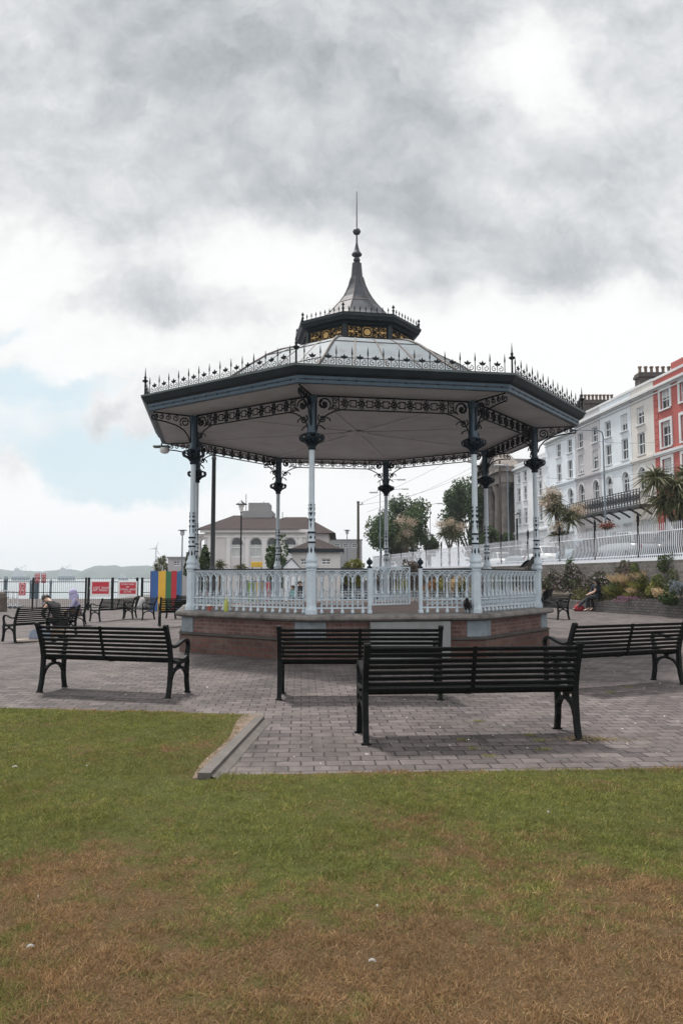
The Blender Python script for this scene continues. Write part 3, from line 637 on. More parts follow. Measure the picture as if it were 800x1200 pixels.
        mb.box((0, 0, 4.46), (.13, .13, .66), bev=.02); mb.box((0, 0, 4.79), (.17, .17, .13), bev=.015); mb.box((0, 0, 4.17), (.16, .16, .05), bev=.01)
        mb.build('upper_post', M['blue_iron'], col)
        # scroll brackets: along both sides and one reaching out under the eave
        for kind in (1, -1, 0):
            if kind: u = (oc(i + kind, BR) - c).normalized()
            else: u = oc(i, 1)
            w = Vector((-u.y, u.x, 0)); mb = MB()
            def P3(p): return tuple(c + u * p[0] + Vector((0, 0, p[1])))
            def tb(pts, r): mb.tube([P3(p) for p in pts], r, 5)
            if kind:
                tb([(.08, 4.16), (.10, 4.28), (.16, 4.40), (.28, 4.50), (.42, 4.57), (.55, 4.605), (.64, 4.61)], .015)
                tb(spiral(.225, 4.70, .135, .02, -.9, 1.6), .016); tb(spiral(.225, 4.70, .075, .03, 1.9, .9), .014)
                tb(spiral(.19, 4.43, .085, .02, 2.2, 1.3, 18), .015)
                tb(spiral(.435, 4.76, .06, .015, .3, 1.3, 16), .012); tb(spiral(.435, 4.65, .05, .012, -.3, 1.3, 16, -1), .012)
                tb([(.08, 4.85), (.08, 4.16)], .014); tb([(.36, 4.61), (.40, 4.70), (.38, 4.85)], .013)
                tb([(.13, 4.30), (.20, 4.27), (.24, 4.22)], .014); tb([(.26, 4.46), (.33, 4.42), (.34, 4.38)], .013); tb([(.07, 4.845), (.52, 4.845)], .014); tb([(.50, 4.61), (.50, 4.85)], .012)
                for p in ((.19, 4.43), (.225, 4.70)):
                    mb.plate([(.036 * math.cos(q * PI / 4), .036 * math.sin(q * PI / 4)) for q in range(8)], P3(p), u, Vector((0, 0, 1)), w * .025)
            else:
                e = 4.93 - BR
                tb([(.08, 4.30), (.12, 4.42), (.22, 4.54), (.38, 4.62), (.6, 4.67), (e, 4.70)], .016)
                tb([(.07, 4.845), (e, 4.845)], .015); tb([(.07, 4.85), (.07, 4.28)], .014)
                tb(spiral(.20, 4.70, .11, .02, -.9, 1.6), .016)
                for x_, r_ in ((.40, .07), (.56, .06), (.70, .055), (.81, .045)): tb(spiral(x_, 4.765, r_, .015, PI * .5, 1.4, 16), .012)
                tb(spiral(e, 4.74, .055, .02, -PI / 2, .8, 12), .014)
            mb.build('bracket', M['fret'], col)
    # --- frieze between the columns
    for i in range(8):
        a, b = oc(i, BR), oc(i + 1, BR); d = (b - a).normalized(); L = (b - a).length; o = Vector((d.y, -d.x, 0)); mb = MB()
        def P(s, z): return tuple(a + d * s + Vector((0, 0, z)))
        mb.bar([P(.09, 4.852), P(L - .09, 4.852)], .035, .024); mb.bar([P(.5, 4.605), P(L - .5, 4.605)], .03, .022)
        n = 6; s0 = .62; st = (L - 1.24) / n
        for k in range(n + 1):
            s = s0 + k * st
            ring = [(s + .052 * math.cos(q * PI / 5), 4.728 + .052 * math.sin(q * PI / 5)) for q in range(10)]
            mb.tube([P(*p) for p in ring], .015, 4, closed=True)
            for q in range(8):
                an = q * PI / 4 + PI / 8; mb.bar([P(s + .05 * math.cos(an), 4.728 + .05 * math.sin(an)), P(s + .10 * math.cos(an), 4.728 + .10 * math.sin(an))], .016, .03, up=o)
            mb.plate([(.03 * math.cos(q * PI / 3), .03 * math.sin(q * PI / 3)) for q in range(6)], P(s, 4.728), d, Vector((0, 0, 1)), o * .03)
            mb.bar([P(s, 4.60), P(s, 4.65)], .02, .02); mb.bar([P(s, 4.80), P(s, 4.85)], .02, .02)
            if k < n:
                for z in (4.668, 4.788): mb.tube([P(s + .09, z), P(s + st - .09, z)], .011, 4)
                for e_ in (.105, st - .105): mb.tube([P(s + e_, 4.668), P(s + e_, 4.788)], .009, 4)
        mb.build('frieze', M['fret'], B)
    # --- ceiling, fascia, gutter
    mb = MB(); octring(mb, [(4.96, 4.872), (4.05, 4.882), (.4, 4.93)], cap_top=True); ce = mb.build('ceiling', M['ceiling'], B)
    mb = MB()
    for i in range(8): mb.bar([tuple(oc(i, .3) + Vector((0, 0, 4.915))), tuple(oc(i, 4.9) + Vector((0, 0, 4.865)))], .07, .02)
    mb.lathe([(.28, 4.90), (.26, 4.895), (.06, 4.885), (.05, 4.86), (.001, 4.85)], 16); mb.build('ceiling_rib', M['ceil_rib'], ce)
    mb = MB(); octring(mb, [(4.93, 4.86), (5.02, 4.855), (5.035, 4.86), (5.055, 4.985), (5.0, 4.99)]); fa = mb.build('fascia', M['blue_iron'], B)
    for i in range(8):
        mb = MB(); a, b = oc(i, 5.045), oc(i + 1, 5.045); d = (b - a)
        for k in range(13):
            p = a + d * ((k + .5) / 13); mb.ball((p.x, p.y, 4.925), .02, 6, 4)
        o_ = Vector((d.y, -d.x, 0)).normalized() * .004; mb.bar([tuple(a + o_ + d * .01 + Vector((0, 0, 4.925))), tuple(b + o_ - d * .01 + Vector((0, 0, 4.925)))], .012, .012); mb.build('stud_strip', M['dark_blue'], fa)
    mb = MB(); octring(mb, [(5.03, 4.985), (5.08, 4.99), (5.13, 5.02), (5.165, 5.07), (5.195, 5.12), (5.16, 5.125)]); gu = mb.build('gutter', M['gutter'], B)
    mb = MB(); octring(mb, [(5.165, 5.118), (5.205, 5.12), (5.21, 5.155), (5.14, 5.16), (5.12, 5.13)]); mb.build('gutter_lip', M['gutter_lip'], gu)
    # --- cresting
    for i in range(8):
        a, b = oc(i, 5.12), oc(i + 1, 5.12); d = (b - a).normalized(); L = (b - a).length; o = Vector((d.y, -d.x, 0)); mb = MB()
        def P(s, z): return tuple(a + d * s + Vector((0, 0, z)))
        mb.bar([P(.05, 5.165), P(L - .05, 5.165)], .025, .025)
        n = 14; st = L / n
        for k in range(n):
            s = st * (k + .5)
            mb.tube([P(s, 5.16), P(s, 5.36), P(s, 5.375), P(s, 5.41), P(s, 5.52)], [.009, .0075, .015, .014, .002], 5)
            if k:
                q = st * k
                mb.tube([P(q, 5.16), P(q, 5.29)], .007, 4)
                for sg in (-1, 1):
                    mb.tube([P(*p) for p in spiral(q + sg * .062, 5.235, .052, .012, PI / 2 if sg > 0 else PI / 2, 1.15, 14, -sg)], .0075, 4)
                    mb.plate([(0, 0), (sg * .04, .012), (sg * .066, .055), (sg * .035, .058), (sg * .016, .04)], P(q, 5.285), d, Vector((0, 0, 1)), o * .012)
                mb.plate([(-.016, 0), (.016, 0), (.022, .035), (0, .08), (-.022, .035)], P(q, 5.30), d, Vector((0, 0, 1)), o * .012)
        cr = mb.build('cresting', M['fret'], B)
        mb = MB(); c = oc(i, 5.12)
        mb.lathe([(.03, 5.15), (.018, 5.2), (.016, 5.42), (.05, 5.44), (.065, 5.46), (.03, 5.48), (.02, 5.50), (.03, 5.53), (.014, 5.56), (.011, 5.62), (.0015, 5.74)], 8, (c.x, c.y, 0)); mb.build('corner_finial', M['fret'], cr)
    # --- roof
    prof = [(5.13, 5.13), (4.6, 5.2), (4.1, 5.34), (3.65, 5.55), (3.2, 5.84), (2.8, 6.14), (2.4, 6.42), (2.05, 6.60), (1.75, 6.70), (1.3, 6.78)]
    mb = MB(); octring(mb, prof); rf = mb.build('roof', M['lead'], B)
    mb = MB()
    for i in range(8):
        mb.tube([tuple(oc(i, r) + Vector((0, 0, z + .012))) for r, z in prof], .03, 6)
        for t in (.25, .5, .75):
            mb.bar([tuple(oc(i, r) * (1 - t) + oc(i + 1, r) * t + Vector((0, 0, z + .004))) for r, z in prof], .03, .016)
        for j in (4, 6): mb.bar([tuple(oc(i, prof[j][0]) + Vector((0, 0, prof[j][1] + .004))), tuple(oc(i + 1, prof[j][0]) + Vector((0, 0, prof[j][1] + .004)))], .03, .012)
    mb.build('roof_seams', M['lead_seam'], rf)
    # --- lantern
    mb = MB(); octring(mb, [(1.5, 6.70), (1.5, 6.74), (1.38, 6.78), (1.33, 6.80), (1.33, 7.12), (1.38, 7.13), (1.42, 7.17), (1.50, 7.20), (1.52, 7.24), (1.55, 7.28), (1.55, 7.33), (1.46, 7.345), (.9, 7.42)])
    lt = mb.build('lantern', M['gutter'], B)
    for i in range(8):
        mb = MB(); p = oc(i, 1.34); mb.box((p.x, p.y, 6.96), (.07, .11, .34), ca(i), bev=.01)
        mb.build('lantern_post', M['gutter'], lt)
    for i in range(8):
        a, b = oc(i, 1.352), oc(i + 1, 1.352); d = (b - a).normalized(); L = (b - a).length; o = Vector((d.y, -d.x, 0)); c = (a + b) / 2
        mb = MB(); mb.box((c.x - o.x * .012, c.y - o.y * .012, 6.965), (L - .13, .02, .265), math.atan2(d.y, d.x)); pn = mb.build('gold_panel', M['gold'], B)
        mb = MB()
        def P(s, z): return tuple(c + d * s + o * .004 + Vector((0, 0, 6.965 + z)))
        mb.bar([P(-.44, .125), P(.44, .125)], .02, .02); mb.bar([P(-.44, -.125), P(.44, -.125)], .02, .02); mb.bar([P(-.44, -.12), P(-.44, .12)], .02, .02, up=o); mb.bar([P(.44, -.12), P(.44, .12)], .02, .02, up=o)
        mb.tube([P(.088 * math.cos(q * PI / 8), .088 * math.sin(q * PI / 8)) for q in range(16)], .014, 4, closed=True)
        for sg in (-1, 1):
            for sz in (-1, 1):
                for cx, r in ((.16, .056), (.285, .062), (.385, .045)):
                    mb.tube([P(*p) for p in spiral(sg * cx, sz * .062, r, .014, PI / 2 * sz, 1.5, 18, sg * sz)], .0115, 4)
                mb.tube([P(sg * .10, 0), P(sg * .2, sz * .01), P(sg * .34, sz * .115)], .011, 4); mb.tube([P(sg * .06, sz * .07), P(sg * .10, sz * .115), P(sg * .2, sz * .12)], .011, 4)
                mb.plate([(0, 0), (.03, .02), (.05, .055), (.0, .05)], P(sg * .22, sz * .035), d * sg, Vector((0, 0, sz)), o * .014)
        mb.build('fretwork', M['fret'], pn)
        a, b = oc(i, 1.49), oc(i + 1, 1.49); d = (b - a).normalized(); L = (b - a).length; mb = MB()
        mb.bar([tuple(a + Vector((0, 0, 7.36))), tuple(b + Vector((0, 0, 7.36)))], .02, .02)
        for k in range(1, 9):
            p = a + d * (L * (k - .02) / 8.9); mb.tube([(p.x, p.y, 7.35), (p.x, p.y, 7.42), (p.x, p.y, 7.435), (p.x, p.y, 7.45), (p.x, p.y, 7.51)], [.008, .008, .018, .018, .002], 5)
        mb.lathe([(.022, 7.34), (.02, 7.42), (.035, 7.44), (.02, 7.46), (.012, 7.49), (.035, 7.51), (.03, 7.53), (.002, 7.58)], 8, (a.x, a.y, 0))
        mb.build('lantern_cresting', M['fret'], lt)
    # --- spire and finial
    pr = [(1.3, 7.36), (1.0, 7.52), (.8, 7.68), (.65, 7.85), (.50, 8.02), (.38, 8.18), (.28, 8.36), (.21, 8.52), (.165, 8.68), (.15, 8.72)]
    mb = MB(); octring(mb, pr); octring(mb, [(.155, 8.70), (.145, 8.72), (.115, 9.06), (.118, 9.075), (.06, 9.09)]); sp_ = mb.build('spire_roof', M['lead_dark'], B)
    mb = MB()
    for i in range(8): mb.tube([tuple(oc(i, r) + Vector((0, 0, z))) for r, z in pr], .014, 5)
    octring(mb, [(.505, 8.0), (.515, 8.02), (.49, 8.05)]); mb.build('spire_seams', M['lead_seam'], sp_)
    mb = MB()
    mb.lathe([(.05, 9.07), (.03, 9.10), (.075, 9.13), (.085, 9.165), (.07, 9.205), (.03, 9.225), (.05, 9.24), (.10, 9.265), (.125, 9.29), (.12, 9.32), (.085, 9.36), (.06, 9.42), (.04, 9.5), (.022, 9.6), (.018, 9.79), (.03, 9.80), (.075, 9.825), (.098, 9.87), (.098, 9.89), (.075, 9.935), (.03, 9.96), (.016, 9.98), (.012, 10.4), (.008, 10.9)], 14)
    mb.build('finial', M['lead_dark'], B)
    # --- railings
    def rail_panel(mb, P, d, o, L, n, drops=True):
        st = L / n; z0 = PZ
        mb.bar([P(0, z0 + .105), P(L, z0 + .105)], .03, .028); mb.bar([P(0, z0 + .255), P(L, z0 + .255)], .028, .022); mb.bar([P(0, z0 + .79), P(L, z0 + .79)], .03, .022)
        for k in range(n):
            s = st * (k + .5)
            if drops: mb.lathe([(.012, z0 - .002), (.036, z0 + .012), (.036, z0 + .04), (.022, z0 + .07), (.016, z0 + .10)], 7, P(s, 0))
            mb.lathe([(.016, z0 + .10), (.016, z0 + .27), (.03, z0 + .29), (.034, z0 + .32), (.018, z0 + .36), (.0155, z0 + .56), (.026, z0 + .575), (.026, z0 + .60), (.014, z0 + .615), (.012, z0 + .66)], 7, P(s, 0))
            for sg in (-1, 1):      # interlaced pointed arches
                mb.tube([P(s, z0 + .60), P(s + sg * st * .12, z0 + .67), P(s + sg * st * .38, z0 + .735), P(s + sg * st * .72, z0 + .772), P(s + sg * st * 1.0, z0 + .785)] if 0 < s + sg * st < L else [P(s, z0 + .60), P(s + sg * st * .12, z0 + .67), P(s + sg * st * .48, z0 + .745)], .0115, 4)
            mb.tube([P(s + .03 * math.cos(q * PI / 4), z0 + .725 + .03 * math.sin(q * PI / 4)) for q in range(8)], .008, 4, closed=True)
            if k < n - 1:
                q = s + st / 2
                mb.tube([P(q, z0 + .10), P(q, z0 + .255), P(q, z0 + .33)], [.010, .010, .003], 5)
                for sg in (-1, 1): mb.tube([P(q + sg * st / 2, z0 + .215), P(q + sg * st / 4, z0 + .18), P(q, z0 + .21)], .008, 4); mb.tube([P(q + sg * st / 2, z0 + .145), P(q + sg * st / 4, z0 + .18), P(q, z0 + .15)], .008, 4)
    def panel(i, t0, t1, n, name='railing_panel'):
        a, b = oc(i, BR), oc(i + 1, BR); d = (b - a).normalized(); L = (b - a).length; o = Vector((d.y, -d.x, 0)); a2 = a + d * (t0 * L)
        def P(s, z): return tuple(a2 + d * s + Vector((0, 0, z)))
        mb = MB(); rail_panel(mb, P, d, o, (t1 - t0) * L, n); r = mb.build(name, M['white_iron'], B)
        mb = MB(); mb.bar([P(0, PZ + .815), P((t1 - t0) * L, PZ + .815)], .055, .024); mb.build('hand_rail', M['gutter'], r)
    e = .09 / 3.115
    for i in range(8):
        if i == 0: panel(0, e, .335, 5); panel(0, .665, 1 - e, 5)
        else: panel(i, e, 1 - e, 16)
    a, b = oc(0, BR), oc(1, BR); d = (b - a).normalized(); L = (b - a).length; o = Vector((d.y, -d.x, 0))
    for t in (.345, .655):
        c = a + d * (t * L); mb = MB(); mb.T = Matrix.Translation((c.x, c.y, 0))
        mb.box((0, 0, PZ + .41), (.066, .066, .84), math.atan2(d.y, d.x), bev=.008); mb.box((0, 0, PZ + .03), (.085, .085, .06), math.atan2(d.y, d.x), bev=.008); po = mb.build('gate_post', M['white_iron'], B)
        mb = MB(); mb.T = Matrix.Translation((c.x, c.y, PZ + .83)); mb.lathe([(.03, 0), (.05, .01), (.05, .025), (.022, .04), (.02, .06), (.05, .085), (.058, .11), (.05, .14), (.02, .165), (.012, .19), (.002, .205)], 10); mb.build('knob', M['dark_blue'], po)
    c = a + d * (.362 * L); dg_ = Matrix.Rotation(R_(28), 3, 'Z') @ d
    def P(s, z): return tuple(c + dg_ * s + Vector((0, 0, z + .06)))
    mb = MB(); rail_panel(mb, P, dg_, o, .92, 6, False)
    for s in (0, .92): mb.bar([P(s, PZ + .09), P(s, PZ + .80)], .03, .03, up=(0, 1, 0))
    mb.build('gate', M['white_iron'], B)
    # floodlight hung under the rear left eave corner
    c = oc(6, 5.04); mb = MB(); mb.tube([(c.x, c.y, 4.87), (c.x, c.y, 4.80)], .02, 6); mb.box((c.x, c.y, 4.78), (.42, .16, .06), .1, bev=.02)
    fl = mb.build('floodlight', M['gutter_lip'], B)
    mb = MB(); mb.lathe([(.02, 4.60), (.09, 4.62), (.13, 4.68), (.12, 4.75)], 10, (c.x + .08, c.y, 0)); mb.build('lamp_bowl', M['white_paint'], fl)
    return B
bandstand()

# ------------------------------------------------------------------ benches
def make_bench(label):
    """park bench 2 m long; the back stands at y = 0 and the seat looks to +y"""
    L = 1.98; B = thing('park_bench', label, 'bench', group='black park benches around the bandstand')
    bk = [(.43, .02), (.46, .02), (.60, -.02), (.75, -.07), (.87, -.105)]
    def by(z): return float(np.interp(z, [p[0] for p in bk], [p[1] for p in bk]))
    mb = MB()
    for k in range(8):
        z = .475 + k * .0535; mb.T = Matrix.Translation((0, by(z) - .004, z)) @ Matrix.Rotation(R_(17), 4, 'X')
        mb.boxz(-L / 2 + .02, L / 2 - .02, -.011, .011, -.019, .019, bev=.006)
    mb.T = Matrix.Identity(4)
    mb.sweep([(0, by(z) - .022, z) for z in (.44, .55, .66, .77, .875)], [(-.019, -.007), (.019, -.007), (.019, .007), (-.019, .007)], up=(0, 1, .3))
    mb.build('backrest', M['black_wood'], B)
    mb = MB(); ys = [.045, .10, .155, .21, .265, .32, .375, .43, .475]; zs = [.455, .437, .426, .42, .42, .423, .43, .437, .425]
    for y, z in zip(ys, zs): mb.boxz(-L / 2 + .02, L / 2 - .02, y - .02, y + .02, z - .011, z + .011, bev=.006)
    mb.bar([(0, .03, .445), (0, .15, .412), (0, .3, .405), (0, .47, .412)], .04, .012)
    mb.build('seat', M['black_wood'], B)
    for sx in (-1, 1):
        x = sx * (L / 2 - .005); mb = MB(); W = .052
        def fb(p, h=.04, w=W): mb.bar([(x, a, b) for a, b in p], w, h, up=(0, -.3, 1)) if False else mb.sweep([(x, a, b) for a, b in p], [(-h / 2, -w / 2), (h / 2, -w / 2), (h / 2, w / 2), (-h / 2, w / 2)], up=(1, 0, 0))
        fb([(-.03, 0), (-.012, .06), (.012, .16), (.022, .27), (.028, .38), (.03, .46), (.005, .58), (-.035, .70), (-.078, .80), (-.112, .885)], .05)
        mb.lathe([(.002, -.028), (.03, -.026), (.034, 0), (.03, .026), (.002, .028)], 10, (0, 0, 0)) if False else None
        mb.tube([(x - .03, -.118, .885), (x + .03, -.118, .885)], .028, 8)
        fb([(.50, 0), (.485, .06), (.465, .16), (.462, .26), (.468, .36), (.47, .43)], .046)
        fb([(.02, .27), (.055, .335), (.11, .375), (.18, .40), (.245, .408), (.31, .40), (.375, .375), (.43, .335), (.465, .27)][0:9], .034) if False else None
        arch = [(.028, .215), (.06, .275), (.11, .32), (.175, .345), (.245, .352), (.315, .345), (.38, .32), (.43, .275), (.462, .215)]
        fb(arch, .032)
        fb([(.245, .35), (.245, .405)], .04)
        fb([(.03, .455), (.10, .432), (.17, .415), (.25, .408), (.33, .412), (.41, .425), (.47, .435)], .034)
        fb([(-.02, .655), (.02, .635), (.07, .622), (.12, .622), (.18, .632), (.25, .652), (.32, .675), (.39, .688), (.44, .682), (.478, .655), (.492, .615), (.485, .57), (.47, .53), (.462, .49), (.468, .43)], .034)
        fb([(.468, .52), (.43, .475), (.36, .448), (.30, .44)], .02)
        for y in (-.03, .50): mb.boxz(x - .045, x + .045, y - .02, y + .02, 0, .014)
        mb.build('end_frame', M['black_iron'], B)
    return B
def bench_at(src, p, q, label, first=False, sc=None):
    """rear feet at p (left seen from behind) and q"""
    p, q = Vector((*p, 0)), Vector((*q, 0)); c = (p + q) / 2; d = q - p; rz = math.atan2(d.y, d.x)
    c.z = gz(c.x, c.y)
    off = Matrix.Rotation(rz, 3, 'Z') @ Vector((0, .03, 0))
    if first: src.location = c + off; src.rotation_euler = (0, 0, rz); src['label'] = label; return src
    return dup(src, c + off, rz, label, sc=sc)
b0 = make_bench('bench')
bench_at(b0, (.214, 6.91), (2.19, 7.10), 'nearest black slatted bench, standing on the paving just behind the lawn edge', True)
bench_at(b0, (-.76, 9.37), (1.208, 9.37), 'black bench seen square from behind, centred before the bandstand')
bench_at(b0, (-3.94, 10.0), (-2.14, 9.50), 'black bench beyond the lawn left of the kerb, its arm curling right', sc=(.94, 1, 1))
bench_at(b0, (2.98, 9.92), (4.77, 10.72), 'black bench slanting away to the right between nearest bench and brick bed wall')

# ------------------------------------------------------------------ survey helper: a bearing and height read off the photo, at a known distance Y
def at(px, py, Y):
    u, v = (px - 400) / 883.8, (600 - py) / 883.8; c, s = math.cos(.08587), math.sin(.08587)
    t = Y / (c - s * v); return Vector((u * t, Y, CAMZ + (s + c * v) * t))
def gr(px, py, z=0.):
    u, v = (px - 400) / 883.8, (600 - py) / 883.8; c, s = math.cos(.08587), math.sin(.08587)
    t = (z - CAMZ) / (s + c * v); return Vector((u * t, (c - s * v) * t, z))

# ------------------------------------------------------------------ further benches
bench_at(b0, (-8.5, 19.9), (-7.5, 21.6), 'black bench at far left with a person in black bent over on it')
bench_at(b0, (-8.88, 26.4), (-9.45, 28.2), 'black bench seen from its end, with the hooded person sitting on it')
bench_at(b0, (-9.5, 30.0), (-8.7, 31.8), 'black bench just right of the hooded person, in front of the two red gate signs')
bench_at(b0, (-7.35, 30.0), (-8.5, 31.6), 'black bench turned side on with a pale jacket on it, before the striped hoarding')
bench_at(b0, (-6.3, 29.0), (-5.2, 30.6), 'black bench below the green and red hoarding boards, farthest of the left group')
bench_at(b0, (-5.6, 23.6), (-3.75, 24.2), 'black bench just left of the bandstand base corner, one end half hidden')
bench_at(b0, (8.05, 26.9), (7.2, 28.7), 'black bench right of the bandstand base, its end legs toward the seated couple')

# ------------------------------------------------------------------ windows and walls of buildings
def window(parent, x0, x1, z0, z1, y=.10, arched=False, frame=.06, mat_='white_paint', blind=0., name='window', bars=True, door=False):
    """sash window set in a reveal; local -y is the street"""
    w = x1 - x0; mb = MB(); r = w / 2; zs = z1 - r if arched else z1
    mb.boxz(x0, x0 + frame, y, y + .06, z0, zs); mb.boxz(x1 - frame, x1, y, y + .06, z0, zs); mb.boxz(x0 + frame, x1 - frame, y, y + .06, z0, z0 + frame)
    if arched: mb.bar([((x0 + x1) / 2 + (r - frame / 2) * math.cos(PI * i / 10), y + .03, zs + (r - frame / 2) * math.sin(PI * i / 10)) for i in range(11)], frame, .06, up=(0, 1, 0))
    else: mb.boxz(x0 + frame, x1 - frame, y, y + .06, z1 - frame, z1)
    if bars:
        zm = z0 + (z1 - z0) * .48; mb.boxz(x0 + frame, x1 - frame, y + .005, y + .055, zm - .03, zm + .03)
        mb.boxz((x0 + x1) / 2 - .015, (x0 + x1) / 2 + .015, y + .012, y + .048, z0 + frame, (zs if arched else z1) - frame)
    f = mb.build(name, M[mat_], parent); mb = MB()
    if arched: pl = [(x0 + .02, z0 + .02), (x1 - .02, z0 + .02), (x1 - .02, zs)] + [((x0 + x1) / 2 + (r - .02) * math.cos(PI * i / 10), zs + (r - .02) * math.sin(PI * i / 10)) for i in range(1, 10)] + [(x0 + .02, zs)]
    else: pl = [(x0 + .02, z0 + .02), (x1 - .02, z0 + .02), (x1 - .02, z1 - .02), (x0 + .02, z1 - .02)]
    mb.add([(a, y + .065, b) for a, b in pl], [tuple(range(len(pl)))]); mb.build('pane', M['glass'], f)
    if blind:
        mb = MB(); zb = z0 + (z1 - z0) * (1 - blind); mb.boxz(x0 + frame, x1 - frame, y + .056, y + .062, zb, z1 - frame - (r if arched else 0)); mb.build('blind', M['blind'], f)
    return f
def wall_front(mb, x0, x1, z0, z1, wins, rev=.18):
    """front at y = 0 with an opening for every (xa, xb, za, zb, arched), reveals running back"""
    xs = sorted({x0, x1, *[a for w in wins for a in w[:2]]}); zs = sorted({z0, z1, *[a for w in wins for a in w[2:4]]})
    for i in range(len(xs) - 1):
        for j in range(len(zs) - 1):
            cx, cz = (xs[i] + xs[i + 1]) / 2, (zs[j] + zs[j + 1]) / 2
            if any(w[0] < cx < w[1] and w[2] < cz < w[3] for w in wins): continue
            mb.add([(xs[i], 0, zs[j]), (xs[i + 1], 0, zs[j]), (xs[i + 1], 0, zs[j + 1]), (xs[i], 0, zs[j + 1])], [(0, 1, 2, 3)])
    for xa, xb, za, zb, ar in wins:
        r = (xb - xa) / 2; zt = zb - r if ar else zb
        mb.add([(xa, 0, za), (xa, rev, za), (xa, rev, zt), (xa, 0, zt)], [(0, 1, 2, 3)]); mb.add([(xb, 0, za), (xb, rev, za), (xb, rev, zt), (xb, 0, zt)], [(0, 1, 2, 3)])
        mb.add([(xa, 0, za), (xb, 0, za), (xb, rev, za), (xa, rev, za)], [(0, 1, 2, 3)])
        if ar:
            arc = [((xa + xb) / 2 + r * math.cos(PI * i / 10), zt + r * math.sin(PI * i / 10)) for i in range(11)]
            for i in range(10):
                (a, b), (c, d) = arc[i], arc[i + 1]
                mb.add([(a, 0, b), (c, 0, d), (c, rev, d), (a, rev, b)], [(0, 1, 2, 3)]); mb.add([(a, 0, b), (c, 0, d), (c, 0, zb), (a, 0, zb)], [(0, 1, 2, 3)])
        else: mb.add([(xa, 0, zb), (xb, 0, zb), (xb, rev, zb), (xa, rev, zb)], [(0, 1, 2, 3)])
def paint(name, c, dirt=.82): return mat(name, c, .75, var=.06, vscale=.8, bump=.05, bscale=8, col2=tuple(q * dirt for q in c), c2scale=.35, c2lo=.5, c2hi=.75)
M['h_red'] = paint('red_render', (.40, .095, .08)); M['h_cream'] = paint('cream_render', (.62, .595, .56)); M['h_pale'] = paint('pale_blue_grey_render', (.64, .69, .73)); M['h_grey'] = paint('lilac_grey_render', (.47, .455, .47))
M['h_light'] = paint('white_blue_render', (.68, .73, .78)); M['h_white'] = paint('white_render', (.72, .74, .77)); M['h_trim'] = paint('white_trim', (.62, .63, .64)); M['slate'] = mat('slate_roof', (.075, .07, .075), .7, var=.25, vscale=3)
M['chimney'] = brickmat('sooty_chimney_brick', (.085, .07, .065), (.055, .048, .045), (.11, .10, .09), .24, .08, .012)
M['pot'] = mat('clay_chimney_pot', (.17, .12, .09), .85, var=.3); M['iron_balcony'] = mat('balcony_iron', (.03, .03, .033), .5)
M['doorblue'] = mat('dark_blue_door', (.03, .05, .09), .4); M['doorred'] = mat('dark_red_door', (.10, .02, .02), .4)
FD = Vector((-.117, .9931, 0)); FRZ = math.atan2(-.9931, .117)   # the terrace front recedes along FD
def fY(px): return 27.32 / ((px - 400) / 883.8 * 1.008 + .118)
